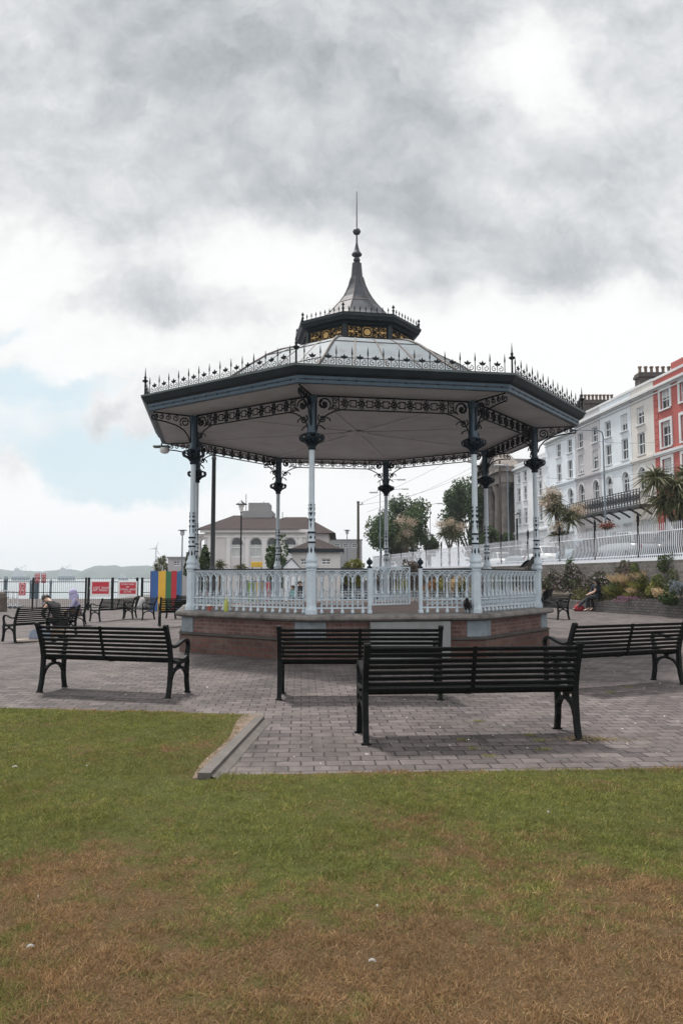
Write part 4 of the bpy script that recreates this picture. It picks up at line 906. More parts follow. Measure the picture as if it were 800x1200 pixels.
def terrace_house(name, label, Yn, Yf, zc, zp, wall, cols, rows, ground, base=SZ, string=9.75, lo=None, quoin=None, blinds=0., surround=False, wn='window'):
    """Yn / Yf: near and far end of the front; cols: window bearings; rows: (sill, head, arched, width)"""
    o = Vector((27.32 - .118 * Yf, Yf, 0)); L = (Yf - Yn) / .9931
    H = thing(name, label, 'house', o, FRZ)
    wins = []; meta = []
    for px in cols:
        xc = (Yf - fY(px)) / .9931
        for za, zb, ar, w in rows:
            xa, xb = max(.25, xc - w / 2), min(L - .25, xc + w / 2)
            wins.append((xa, xb, za, zb, ar)); meta.append('w')
    for px, w, za, zb, kind in ground:
        xc = (Yf - fY(px)) / .9931; wins.append((max(.2, xc - w / 2), min(L - .2, xc + w / 2), za, zb, False)); meta.append(kind)
    mb = MB(); wall_front(mb, 0, L, base - .1, zp, wins)
    mb.add([(0, 0, base - .1), (0, 9, base - .1), (0, 9, zp), (0, 0, zp)], [(0, 1, 2, 3)]); mb.add([(L, 0, base - .1), (L, 9, base - .1), (L, 9, zp), (L, 0, zp)], [(0, 1, 2, 3)])
    mb.add([(0, 9, base - .1), (L, 9, base - .1), (L, 9, zp), (0, 9, zp)], [(0, 1, 2, 3)]); mb.add([(0, 0, zp), (L, 0, zp), (L, .35, zp), (0, .35, zp)], [(0, 1, 2, 3)])
    mb.add([(0, .35, zp), (L, .35, zp), (L, .35, zp - .7), (0, .35, zp - .7)], [(0, 1, 2, 3)])
    mb.build('wall', wall, H)
    mb = MB(); mb.add([(0, .35, zp - .65), (L, .35, zp - .65), (L, 4.5, zp + 1.1), (0, 4.5, zp + 1.1), (L, 9, zp - .65), (0, 9, zp - .65)], [(0, 1, 2, 3), (3, 2, 4, 5)]); mb.build('roof', M['slate'], H)
    mb = MB(); e = .004
    mb.boxz(e, L - e, -.16, .0, zc - .08, zc); mb.boxz(e, L - e, -.34, .0, zc, zc + .13); mb.boxz(e, L - e, -.26, .0, zc + .13, zc + .2); mb.boxz(e, L - e, -.10, .0, zc - .3, zc - .22)
    mb.boxz(e, L - e, -.07, .0, zp - .14, zp + .02); mb.build('cornice', M['h_trim'], H)
    if string:
        mb = MB(); mb.boxz(e, L - e, -.14, .0, string - .08, string + .1); mb.boxz(e, L - e, -.07, .0, string - .2, string - .08); mb.build('string_course', M['h_trim'] if surround else wall, H)
    if lo: mb = MB(); mb.boxz(e, L - e, -.03, -.002, base - .1, lo[0]); mb.build('shopfront', lo[1], H) if False else None
    for (xa, xb, za, zb, ar), k in zip(wins, meta):
        if k == 'w':
            bl = blinds * random.choice((0, .4, .8, 1)) if blinds else 0
            f = window(H, xa, xb, za, zb, arched=ar, blind=min(.85, bl), frame=.07)
            mb = MB(); mb.boxz(xa - .1, xb + .1, -.12, .1, za - .1, za - .002); mb.build('sill', M['h_trim'], f)
            if surround:
                mb = MB(); g = .2; mb.boxz(xa - g, xa - .002, -.06, .02, za, zb); mb.boxz(xb + .002, xb + g, -.06, .02, za, zb); mb.boxz(xa - g, xb + g, -.06, .02, zb + .002, zb + g); mb.build('surround', M['h_trim'], f)
            if ar:
                r = (xb - xa) / 2 + .07; mb = MB(); mb.bar([((xa + xb) / 2 + r * math.cos(PI * i / 10), -.02, zb - (xb - xa) / 2 + r * math.sin(PI * i / 10)) for i in range(11)], .12, .06, up=(0, 1, 0)); mb.build('hood', M['h_trim'], f)
        elif k == 'win': window(H, xa, xb, za, zb, blind=.6)
        else:
            mb = MB(); mb.boxz(xa, xb, .11, .16, za, zb - .5); mb.build('door', M[k], H); window(H, xa, xb, zb - .48, zb, bars=False, name='fanlight')
    if quoin:
        mb = MB()
        for i in range(int((zc - base) / .45)):
            w_ = .75 if i % 2 else .5; z = base + i * .45
            if quoin in ('near', 'both'): mb.boxz(L - w_, L + .02, -.03, -.002, z + .02, z + .43)
            if quoin in ('far', 'both'): mb.boxz(-.02, w_, -.03, -.002, z + .02, z + .43)
        mb.build('quoins', wall, H)
    return H, L
rows4 = [(12.25, 13.5, False, 1.0), (10.1, 11.65, False, 1.0), (7.6, 9.2, True, 1.0)]
red, Lr = terrace_house('red_house', 'red rendered terraced house with white window surrounds at the right end of the terrace', 43.5, 50.75, 14.2, 15.0, M['h_red'], [782, 806], [(12.65, 13.95, False, 1.15), (10.1, 11.8, False, 1.15), (7.4, 9.3, False, 1.15)], [(782, 1.4, 3.2, 5.4, 'win'), (806, 1.2, 2.3, 5.4, 'doorred')], surround=True, quoin='far', blinds=.5)
mb = MB(); mb.boxz(2.2, Lr, .02, 1.2, 15.02, 15.5); mb.boxz(-.06, Lr, -.06, 1.25, 15.8, 15.9) if False else None; mb.build('raised_parapet', M['h_red'], red)
terrace_house('cream_house', 'narrow cream terraced house with open hinged windows, next to the red house', 50.8, 53.9, 14.2, 15.05, M['h_cream'], [752], rows4, [(756, 1.9, 2.6, 5.5, 'win')], blinds=.4)
terrace_house('blue_house', 'pale blue terraced house with two window columns between the cream and grey houses', 53.95, 58.8, 14.2, 15.05, M['h_pale'], [713, 732.5], rows4, [(733, 1.3, 3.4, 5.4, 'win'), (716, 1.0, 2.3, 4.9, 'doorblue')], blinds=.6)
terrace_house('grey_house', 'lilac grey terraced house with two window columns and arched first floor windows', 58.85, 63.4, 14.2, 15.05, M['h_grey'], [680.5, 697.5], rows4, [(688.5, 1.3, 3.4, 5.4, 'win'), (703, 1.0, 2.3, 4.9, 'doorred')], blinds=.9)
terrace_house('white_house', 'white blue terraced house with dark windows and quoined corner beyond the grey house', 63.45, 69.9, 13.85, 14.5, M['h_light'], [654.5, 667.5], [(12.2, 13.4, False, 1.0), (10.0, 11.55, False, 1.0), (7.6, 9.1, True, 1.0)], [(655, 1.2, 3.4, 5.4, 'win'), (667, 1.2, 3.4, 5.4, 'win')], quoin='far')
terrace_house('corner_house', 'lower white house at the far end of the terrace beside the dark pillared church', 69.95, 78.5, 12.5, 13.1, M['h_white'], [607, 614.5, 632], [(11.1, 12.2, False, 1.0), (9.2, 10.6, False, 1.0), (6.8, 8.4, False, 1.0)], [(607, 1.2, 3.4, 5.2, 'win'), (615, 1.1, 2.3, 5.0, 'doorblue'), (632, 1.2, 3.4, 5.2, 'win')], string=6.0, blinds=.3)
# the long first-floor balcony in front of three houses
def balcony():
    Yn, Yf = 50.8, 63.4; o = Vector((27.32 - .118 * Yf, Yf, 0)); L = (Yf - Yn) / .9931
    B = thing('balcony', 'long black iron balcony across the first floor of the grey, blue and cream houses', 'balcony', o, FRZ)
    mb = MB(); mb.boxz(.02, L - .02, -1.25, -.2, 6.25, 6.42)
    for i in range(9):
        x = .3 + i * (L - .6) / 8; mb.bar([(x, -.2, 5.75), (x, -.6, 6.0), (x, -1.1, 6.24)], .09, .12)
    mb.build('deck', M['iron_balcony'], B)
    mb = MB()
    for z in (6.5, 7.3, 7.45): mb.bar([(.05, -1.2, z), (L - .05, -1.2, z)], .05, .05)
    n = int(L / .42)
    for i in range(n + 1):
        x = .05 + (L - .1) * i / n; mb.bar([(x, -1.2, 6.42), (x, -1.2, 7.5)], .045, .045, up=(0, 1, 0))
        if i < n:
            xc = x + .2; mb.tube([(xc + .13 * math.cos(q * PI / 5), -1.2, 6.9 + .2 * math.sin(q * PI / 5)) for q in range(10)], .03, 4, closed=True)
            mb.bar([(x, -1.2, 6.5), (x + .4, -1.2, 7.3)], .03, .03); mb.bar([(x, -1.2, 7.3), (x + .4, -1.2, 6.5)], .03, .03)
    mb.build('railing', M['iron_balcony'], B)
balcony()
def chimney_stack(label, px0, px1, Y, ztop, npots, zb=13.8):
    a, b = at(px0, 500, Y), at(px1, 500, Y); L = b.x - a.x
    C = thing('chimney_stack', label, 'chimney', (a.x + .25, Y, 0)); mb = MB(); mb.boxz(0, L, -.45, .45, zb, ztop - .35); mb.boxz(-.1, L + .1, -.55, .55, ztop - .35, ztop - .15); mb.boxz(-.04, L + .04, -.49, .49, ztop - .15, ztop); mb.build('stack', M['chimney'], C, uv=True)
    for i in range(npots):
        mb = MB(); x = (i + .5) * L / npots; mb.lathe([(.14, ztop - .01), (.15, ztop + .05), (.12, ztop + .1), (.11, ztop + .42), (.15, ztop + .45), (.15, ztop + .55), (.1, ztop + .55)], 8, (x, 0, 0)); mb.build('chimney_pot', M['pot'], C)
chimney_stack('broad dark chimney stack with a row of pots beside the red house', 744, 785, 55.0, 16.55, 6)
chimney_stack('dark chimney stack with many low pots over the grey house, beyond the bandstand eave', 676, 716, 64.5, 16.75, 9)

# pillared church front at the end of the terrace
def church():
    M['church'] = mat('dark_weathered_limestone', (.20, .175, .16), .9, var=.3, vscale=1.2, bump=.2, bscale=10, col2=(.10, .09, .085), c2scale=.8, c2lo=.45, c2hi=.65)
    M['church_dark'] = mat('shaded_limestone', (.07, .062, .058), .9, var=.3, vscale=1.2)  # church stone darkened: shade behind the columns put into the wall colour
    Yf, Yn = 86.8, 78.7; o = Vector((27.32 - .118 * Yf - .9, Yf - .1, 0)); L = (Yf - Yn) / .9931
    H = thing('church', 'dark stone church front with tall round columns under a triangular pediment', 'church', o, FRZ)
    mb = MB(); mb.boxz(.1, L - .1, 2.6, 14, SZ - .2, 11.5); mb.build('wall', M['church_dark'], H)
    mb = MB(); mb.boxz(0, L, -.3, 2.7, SZ - .1, SZ + .9); mb.boxz(0, L, -.7, -.3, SZ - .1, SZ + .5); mb.build('step', M['church'], H)
    for i in range(4):
        x = .75 + i * (L - 1.5) / 3; mb = MB(); mb.lathe([(.62, SZ + .9), (.62, SZ + 1.1), (.52, SZ + 1.2), (.47, SZ + 1.3), (.43, 7), (.38, 10.3), (.43, 10.4), (.43, 10.5), (.5, 10.8), (.64, 11.2), (.64, 11.4)], 14, (x, .25, 0)); mb.build('column', M['church'], H)
    mb = MB(); mb.boxz(-.05, L + .05, -.35, 2.7, 11.4, 12.0); mb.boxz(-.05, L + .05, -.28, 2.7, 12.0, 12.55); mb.boxz(-.35, L + .35, -.75, 2.7, 12.55, 12.85); mb.build('entablature', M['church'], H)
    mb = MB(); mb.plate([(-.05, 12.853), (L + .05, 12.853), (L / 2, 15.0)], (0, .7, 0), (1, 0, 0), (0, 0, 1), (0, 1.9, 0)); mb.bar([(-.4, .45, 12.95), (L / 2, .45, 15.25)], 2.4, .3); mb.bar([(L + .4, .45, 12.95), (L / 2, .45, 15.25)], 2.4, .3); mb.build('pediment', M['church'], H)
    mb = MB(); mb.plate([(.1, 11.5), (L - .1, 11.5), (L / 2, 14.6)], (0, 7.9, 0), (1, 0, 0), (0, 0, 1), (0, 12.4, 0)); mb.build('roof', M['slate'], H)
church()

# ------------------------------------------------------------------ street wall, white railings, dark posts
def along(P, s):
    for a, b in zip(P[:-1], P[1:]):
        a, b = Vector((*a, 0)), Vector((*b, 0)); l = (b - a).length
        if s <= l: return a + (b - a) * (s / l), (b - a) / l
        s -= l
    return b + (b - a).normalized() * s, (b - a).normalized()
WLEN = sum((Vector(b) - Vector(a)).length for a, b in zip(WL[:-1], WL[1:]))
def street_wall():
    mb = MB(); mb.bar([(x, y, SZ / 2 - .15) for x, y in WL], .5, SZ + .2); w = mb.build('wall_face', M['rubble'], None, uv=True); w.name = 'retaining_wall'
    tag(w, 'long rubble stone retaining wall carrying the white street railings', 'wall')
    R = thing('street_railing', 'long white iron railing with dark spear posts along the top of the stone wall', 'railing', (WL[1][0], WL[1][1], SZ))
    iT = Matrix.Translation((-WL[1][0], -WL[1][1], -SZ))
    mb = MB(); mb.T = iT; mb.bar([(x, y, SZ) for x, y in WL], .34, .18); mb.build('plinth', M['rail_white'], R)
    s0 = .9; st = 3.75; k = 0
    while s0 + k * st < WLEN:
        p, t = along(WL, s0 + k * st); mb = MB(); mb.T = iT @ Matrix.Translation((p.x, p.y, SZ))
        mb.lathe([(.05, .05), (.05, 1.62), (.075, 1.65), (.075, 1.70), (.05, 1.72), (.075, 1.78), (.05, 1.88), (.005, 2.02)], 8); mb.build('post', M['black_iron'], R)
        mb = MB(); mb.T = iT; far = p.y > 48
        n = 26 if not far else 20
        for z in (SZ + .2, SZ + 1.12): mb.bar([tuple(along(WL, s0 + k * st + .06 + q * (st - .12) / 3)[0] + Vector((0, 0, z))) for q in range(4)], .035, .04)
        for i in range(n):
            q, tt = along(WL, s0 + k * st + (i + .5) * st / n); n_ = Vector((tt.y, -tt.x, 0)) * -.05
            b = .0115 if not far else .016
            mb.bar([tuple(q + Vector((0, 0, SZ + .08))), tuple(q + n_ * 1.2 + Vector((0, 0, SZ + .5))), tuple(q + n_ * .6 + Vector((0, 0, SZ + .95))), tuple(q + Vector((0, 0, SZ + 1.15))), tuple(q + Vector((0, 0, SZ + 1.36)))], b * 2, b * 2, up=(1, 0, 0))
            mb.lathe([(b, SZ + 1.33), (b * 2, SZ + 1.37), (.003, SZ + 1.47)], 4, (q.x, q.y, 0))
        mb.build('railing_panel', M['rail_white'], R); k += 1
street_wall()

# ------------------------------------------------------------------ planting bed on the right
BED = [(10.55, 36.6), (10.75, 34.6), (11.0, 33.2), (11.25, 32.1), (11.65, 30.9), (12.1, 29.6), (12.55, 28.3), (12.95, 26.8), (13.2, 25.0), (13.3, 22)]
BEDTOP = [.42, .42, .44, .50, .58, .66, .74, .80, .84, .86]
def bed():
    mb = MB(); n = len(BED)
    for i in range(n - 1):
        (x0, y0), (x1, y1) = BED[i], BED[i + 1]; h0, h1 = BEDTOP[i], BEDTOP[i + 1]; d = Vector((x1 - x0, y1 - y0, 0)).normalized(); o = Vector((-d.y, d.x, 0)) * -.14
        A = [Vector((x0, y0, 0)) + o * 0, Vector((x1, y1, 0)), ]
        a0, a1 = Vector((x0, y0, 0)), Vector((x1, y1, 0)); b0_, b1_ = a0 + Vector((.3, .12, 0)), a1 + Vector((.3, .12, 0)); up = Vector((0, 0, 1))
        mb.add([a0 - up * .1, a1 - up * .1, a1 + up * h1, a0 + up * h0, b0_ + up * h0, b1_ + up * h1, b0_ - up * .1, b1_ - up * .1], [(0, 1, 2, 3), (3, 2, 5, 4), (4, 5, 7, 6)])
    w = mb.build('bed_wall', M['bedbrick'], None, uv=True); tag(w, 'low curved grey brick wall edging the planted bed at the right', 'wall')
    mb = MB()
    V = []
    for (x, y), h in zip(BED, BEDTOP): V.append((x + .28, y + .1, h - .06))
    for (x, y), h in zip(BED, BEDTOP):
        px_ = min(14.3, np.interp(y, [16, 29.8, 38.8], [14.35, 12.55, 11.15])); V.append((max(px_, x + .35), y + .2, 1.05))
    mb.add(V, [(i, i + 1, n + i + 1, n + i) for i in range(n - 1)]); tag(mb.build('soil', M['soil']), kind='structure')
    mb = MB(); mb.bar([(10.6, 36.6, .22), (9.2, 39.5, .22), (7.6, 44, .22), (5.6, 52, .22)], .3, .5); tag(mb.build('low_wall', M['concrete'], uv=True), 'low pale stone kerb wall behind the bench and couple', 'wall')
    mb = MB(); mb.add([(10.7, 36.7, .40), (9.3, 39.6, .40), (7.7, 44.1, .40), (5.7, 52, .40), (8.6, 52, .9), (10.2, 44, .9), (11.1, 39.4, .9), (11.7, 36.5, .9)], [(0, 1, 6, 7), (1, 2, 5, 6), (2, 3, 4, 5)]); tag(mb.build('soil', M['soil']), kind='structure')
bed()
M['lf_dark'] = leafmat('dark_leaf', (.028, .05, .02), (.085, .115, .042)); M['lf_mid'] = leafmat('mid_green_leaf', (.055, .085, .026), (.16, .185, .06)); M['lf_yel'] = leafmat('yellow_green_leaf', (.13, .145, .035), (.33, .31, .10))
M['lf_tree'] = leafmat('tree_leaf', (.034, .06, .027), (.12, .165, .08)); M['lf_grey'] = leafmat('grey_brown_twig', (.10, .08, .065), (.20, .17, .15)); M['lf_palm'] = leafmat('cordyline_leaf', (.055, .06, .03), (.18, .18, .10), .15)
M['lf_beige'] = leafmat('beige_flower', (.33, .25, .18), (.56, .48, .38)); M['lf_pink'] = leafmat('pink_heather', (.17, .09, .13), (.34, .21, .28)); M['lf_white'] = leafmat('pale_flower', (.55, .50, .52), (.7, .66, .7)); M['lf_blue'] = leafmat('blue_grey_flower', (.13, .16, .18), (.27, .31, .34))
M['lf_tan'] = leafmat('tan_plume', (.36, .26, .15), (.60, .48, .31)); M['bark'] = mat('bark', (.075, .06, .048), .9, var=.4, vscale=8, bump=.5); M['stem'] = mat('stem', (.06, .055, .03), .9, var=.3)
M['lf_orange'] = leafmat('orange_brown_leaf', (.22, .11, .05), (.38, .22, .10))
def blob(n, r, h, k=9, shell=.55):
    """leaf positions: overlapping clumps on a dome"""
    C = []; 
    cs = [(RNG.normal(0, .45, 3) * np.array([r, r, h * .5]) + np.array([0, 0, h * .52]), RNG.uniform(.32, .55)) for _ in range(k)]
    for c, s in cs:
        m = n // k; v = RNG.normal(size=(m, 3)); v /= np.linalg.norm(v, axis=1)[:, None]; q = RNG.uniform(shell, 1, m)[:, None] ** .7
        C.append(c + v * q * np.array([r * s * 1.3, r * s * 1.3, h * s * .75]))
    C = np.concatenate(C); C[:, 2] = np.abs(C[:, 2]); return C
def shrub(label, p, r, h, m='lf_mid', n=1500, size=.05, cat='shrub', group=None, name='shrub', k=9):
    S = thing(name, label, cat, p, 0, group); leaves('foliage', blob(n, r, h, k), size, M[m], S)
    mb = MB()
    for i in range(4):
        a = i * 1.6; mb.tube([(0, 0, -.05), (.2 * r * math.cos(a), .2 * r * math.sin(a), h * .35), (.5 * r * math.cos(a), .5 * r * math.sin(a), h * .7)], [.03, .02, .008], 5)
    mb.build('stem', M['stem'], S); return S
def grassclump(label, p, r, h, n=900, plume=True, m='lf_yel', group=None):
    S = thing('ornamental_grass', label, 'grass clump', p, 0, group)
    a = RNG.uniform(0, 2 * PI, n); q = RNG.random(n) ** .6; P = np.stack([np.cos(a) * q * r * .35, np.sin(a) * q * r * .35, np.zeros(n)], 1)
    lean = np.stack([np.cos(a) * q * .75, np.sin(a) * q * .75, np.ones(n)], 1); blades('blade_tuft', P, RNG.uniform(.5, .95, n) * h, lean, .011, M[m], S, droop=.5)
    if plume:
        k = n // 3; a = RNG.uniform(0, 2 * PI, k); q = RNG.random(k) ** .6
        P = np.stack([np.cos(a) * q * r * .3, np.sin(a) * q * r * .3, np.full(k, h * .35)], 1); lean = np.stack([np.cos(a) * q * .7, np.sin(a) * q * .7, np.ones(k)], 1)
        blades('plume', P, RNG.uniform(.6, .85, k) * h, lean, .014, M['lf_tan'], S, droop=.4)
    return S
def B_(px, py, Y): return at(px, py, Y)
grassclump('big tan plumed grass clump at the near end of the bed, by the couple', (12.0, 32.2, .45), .8, 1.35, 2000)
grassclump('tall tan grass behind the round clipped shrub in the bed', (12.5, 31.2, .75), .75, 1.15, 1300)
grassclump('greenish grass clump at the far right edge of the bed', (13.25, 28.2, .85), .5, .8, 600, False)
shrub('round clipped dark green shrub against the stone wall', B_(730, 690, 32.5) - Vector((0, 0, .1)), .42, .95, 'lf_dark', 1600, .035)
shrub('small green shrub high up against the wall above the heather', B_(748, 674, 31.5), .33, .6, 'lf_mid', 1000, .04)
shrub('dark olive shrub between the two tan grasses', B_(733, 700, 32), .4, .55, 'lf_dark', 1200, .045)
shrub('yellowing spiky shrub in the middle of the bed right of the heather', B_(768, 697, 30), .42, .6, 'lf_yel', 1100, .05)
shrub('low straw coloured plant spilling at the bed front', B_(776, 700, 28.8), .35, .35, 'lf_tan', 800, .04)
shrub('loose green shrub at the right of the bed', B_(790, 690, 29), .5, .7, 'lf_mid', 1300, .05)
shrub('blue grey flowering plant at the right edge of the bed', B_(797, 697, 28), .3, .45, 'lf_blue', 700, .035, 'plant')
shrub('low mat of pink heather along the bed edge', B_(738, 705, 31), .5, .24, 'lf_pink', 1800, .03, 'heather', name='heather', k=14)
shrub('dark upright conifer left of the seated couple', B_(670, 692, 38), .42, 1.6, 'lf_dark', 2200, .05, 'conifer', name='conifer')
shrub('round green bush behind the bench right of the bandstand', B_(653, 691, 40), .55, 1.0, 'lf_mid', 1500, .05)
shrub('low olive bush between the conifer and the couple', B_(681, 692, 37), .5, .8, 'lf_mid', 1300, .05)
shrub('tall leggy plant rising above the wall behind the couple', B_(702, 688, 36), .4, 1.15, 'lf_yel', 700, .05, 'plant')
shrub('dark ivy mound hanging on the wall at the right frame edge', B_(790, 672, 29.5), .6, .7, 'lf_dark', 1400, .05, 'ivy', name='ivy')
# climber with pale flowers on the wall
cl = thing('climbing_plant', 'mauve and white flowering climber covering the stone wall right of the bandstand', 'climber', (10.8, 40, .3))
n = 11000; yy = 31.0 + RNG.random(n) * 17.5; xx = np.interp(yy, [29.8, 38.8, 61], [12.8, 11.4, 6.9]) - .30
P = np.stack([xx - 10.8 + RNG.normal(0, .09, n), yy - 40, RNG.uniform(-.1, 1.0, n) ** .8 * (1.35 + .45 * np.sin(yy * 1.9) * np.sin(yy * .7 + 1)) + .1], 1); P = P[~np.isnan(P).any(1)]
leaves('foliage', P, .065, M['lf_grey'], cl); leaves('blossom', P[::11] - np.array([.09, .03, 0]), .042, M['lf_white'], cl); leaves('purple_blossom', P[4::13] - np.array([.08, .03, 0]), .05, M['lf_pink'], cl); leaves('leaf_patch', P[1::2] + RNG.normal(0, .06, (len(P[1::2]), 3)), .065, M['lf_dark'], cl)
n = 5200; t = RNG.random(n); q = RNG.random(n); yy = 36.5 - t * 12.5; xa = np.interp(-yy, [-p[1] for p in BED], [p[0] for p in BED]) + .3; ha = np.interp(-yy, [-p[1] for p in BED], BEDTOP); xb = np.interp(yy, [16, 29.8, 38.8], [14.2, 12.5, 11.1]); xb = np.maximum(xb, xa + .2)
P = np.stack([xa + (xb - xa) * q, yy, ha + (1.05 - ha) * q + RNG.uniform(-.05, .22, n) * (.6 + .6 * np.sin(yy * 3.1) * np.sin(q * 9))], 1); tag(leaves('ground_cover', P, .06, M['lf_cover'] if 'lf_cover' in M else leafmat('bed_ground_cover', (.05, .055, .022), (.16, .14, .06))), 'low mixed ground cover between the shrubs of the planted bed', 'ground cover', kind='stuff')
for (lab, px, py, Y, r, h, m) in (('olive green bush against the wall left of the big tan grass', 712, 684, 34.5, .45, .8, 'lf_mid'), ('bushy green plant at the wall between the clipped shrub and the yellow plant', 757, 685, 31.2, .5, .75, 'lf_mid'), ('pale yellow green plant at the wall right of centre of the bed', 779, 683, 30.2, .45, .7, 'lf_yel'), ('dark low shrub at the bed front right of the straw plant', 787, 703, 28.0, .35, .4, 'lf_dark'), ('olive bush behind the heather mat', 745, 696, 31.6, .35, .45, 'lf_dark')): shrub(lab, B_(px, py + 6, Y), r, h, m, 1200, .05)
grassclump('short straw coloured grass tuft at the bed front left of the heather', (11.95, 31.2, .55), .45, .6, 500, True)
# row of plants seen through the bandstand railing
for px, m, h, lab in ((508, 'lf_orange', .85, 'brown leaved bush seen through the railing, first right of the gate'), (517, 'lf_yel', .95, 'pale green bush seen through the railing right of the gate'), (532, 'lf_tan', 1.0, 'tan leaved bush seen through the railing near the crow'), (540, 'lf_mid', .9, 'dark green bush seen through the railing near the right front column'), (565, 'lf_pink', .95, 'pink flowering bush seen through the railing just right of the right front column'), (580, 'lf_yel', 1.0, 'yellow green bush seen through the right hand railing'), (592, 'lf_mid', .95, 'green bush seen through the railing below the railing crow'), (472, 'lf_yel', .8, 'yellow green bush seen through the open gate')):
    p = at(px, 690, 41 if px > 500 else 45); p.z = .45; shrub(lab, p, .42, h * 1.05, m, 700, .06)
M['lf_hedge'] = leafmat('brown_hedge_leaf', (.09, .07, .06), (.19, .155, .135))
for (x0, y0, x1, y1, lab) in ((2.6, 62, 4.6, 57, 'clipped grey brown hedge at the foot of the white railing behind the gate'), (4.9, 56.5, 7.0, 48, 'grey brown hedge along the wall foot behind the right front column')):
    hd = thing('hedge', lab, 'hedge', (x0, y0, 0)); n = 4200; s = RNG.random(n); P = np.stack([s * (x1 - x0) + RNG.normal(0, .22, n), s * (y1 - y0) + RNG.normal(0, .22, n), 1.0 + RNG.uniform(-.95, 1.0, n) * .95 + .1 * np.sin(s * 25)], 1); leaves('foliage', P, .09, M['lf_hedge'], hd)
    for t in (.1, .3, .5, .7, .9): mb = MB(); mb.tube([(t * (x1 - x0), t * (y1 - y0), -.1), (t * (x1 - x0), t * (y1 - y0), 1.2)], [.04, .02], 5); mb.build('stem', M['stem'], hd)

# ------------------------------------------------------------------ trees
def tree(label, p, r, h, trunk_h, m='lf_tree', n=9000, size=.16, k=26, tr=.18):
    T = thing('tree', label, 'tree', p); cs = []
    rc = (h - trunk_h) / 2
    for i in range(k):
        v = RNG.normal(size=3); v /= np.linalg.norm(v); q = RNG.uniform(.35, .82)
        cs.append((v * np.array([r, r, rc]) * q + np.array([0, 0, trunk_h + rc]), RNG.uniform(.22, .4)))
    C = []
    for c, s in cs:
        mm = n // k; v = RNG.normal(size=(mm, 3)); v /= np.linalg.norm(v, axis=1)[:, None]; q = RNG.uniform(.3, 1.05, mm)[:, None]
        C.append(c + v * q * np.array([r * s, r * s, rc * s]))
    leaves('crown', np.concatenate(C), size, M[m], T, .5)
    mb = MB(); mb.tube([(0, 0, -.3), (.05, .02, trunk_h * .5), (0, .05, trunk_h + rc * .5)], [tr * 1.3, tr, tr * .6], 8)
    for c, s in cs[:12]:
        z0 = trunk_h * RNG.uniform(.8, 1.2); mb.tube([(0, .03, z0), (c[0] * .5, c[1] * .5, (z0 + c[2]) / 2 + .2), tuple(c)], [tr * .5, tr * .3, .02], 5)
    mb.build('trunk', M['bark'], T); return T
tree('large broad dark green tree behind the white railing, left of centre column', (5.7, 74, SZ - .1), 3.55, 8.3, .3, n=15000, size=.17, k=36)
tree('small dark tree between the two flowering palms', (9.2, 80, SZ), 1.3, 5.4, .4, n=3500, size=.13, k=14, tr=.1)
tree('tall dark tree beside the pillared church, partly behind the columns', (15.3, 88, SZ), 3.9, 12.2, .8, n=14000, size=.2, m='lf_tree', k=30, tr=.28)
tree('dark leaved tree at the foot of the church columns', (15.6, 76, SZ), 1.8, 4.6, .6, n=4500, size=.15, m='lf_dark', k=16)
def cordyline(label, p, heads, flowers, ll=.9, nl=190, tr=.09, group='cordyline palms along the street'):
    """heads: (dx, dy, z); a forked trunk with a burst of strap leaves on every fork"""
    T = thing('cordyline_palm', label, 'palm tree', p, 0, group); mb = MB(); zf = min(h[2] for h in heads) * .55
    mb.tube([(0, 0, -.3), (0, 0, zf)], [tr * 1.3, tr], 8)
    for h in heads: mb.tube([(0, 0, zf - .05), (h[0] * .6, h[1] * .6, zf + (h[2] - zf) * .5), h], [tr, tr * .8, tr * .6], 7)
    mb.build('trunk', M['bark'], T)
    P = []; D = []
    for h in heads:
        v = RNG.normal(size=(nl, 3)); v[:, 2] = v[:, 2] * .75 + .35; P.append(np.tile(np.array(h), (nl, 1)) + RNG.normal(0, .05, (nl, 3))); D.append(v)
    P = np.concatenate(P); D = np.concatenate(D); blades('crown', P, RNG.uniform(.6, 1.1, len(P)) * ll, D, .022 + .012 * ll, M['lf_palm'], T, droop=.75)
    if flowers:
        C = []
        for f in flowers: C.append(np.array(f[:3]) + RNG.normal(0, 1, (420, 3)) * np.array([f[3], f[3], f[3] * .75]))
        leaves('blossom', np.concatenate(C), .055, M['lf_beige'], T)
    return T
def rel(base, px, py, Y): return tuple(at(px, py, Y) - Vector(base))
p = (12.6, 43, SZ - .1)
cordyline('dusty cordyline palm with pale flower plumes in front of the white house', p, [rel(p, 651, 596, 43), rel(p, 668, 605, 42.8), rel(p, 647, 585, 43.2), rel(p, 655, 628, 42.9)], [(*rel(p, 646, 578, 43), .28), (*rel(p, 677, 598, 42.8), .26), (*rel(p, 641, 590, 42.9), .25), (*rel(p, 653, 617, 42.6), .22)], .9, 210)
p = (13.75, 30.6, SZ - .3)
cordyline('big green cordyline palm before the red house at the right frame edge', p, [rel(p, 768, 560, 30.6), rel(p, 791, 570, 30.4), rel(p, 806, 556, 30.8), rel(p, 776, 588, 30.5), rel(p, 797, 590, 30.2)], [], 1.0, 190, .12)
p = (6.0, 70, SZ)
cordyline('cordyline palm with cream plumes against the large dark tree', p, [rel(p, 476, 620, 70), rel(p, 471, 630, 70), rel(p, 480, 637, 70)], [(*rel(p, 470, 610, 69.5), .32), (*rel(p, 482, 612, 69.5), .32), (*rel(p, 477, 625, 69.5), .25)], 1.0, 110)
p = (9.7, 68, SZ)
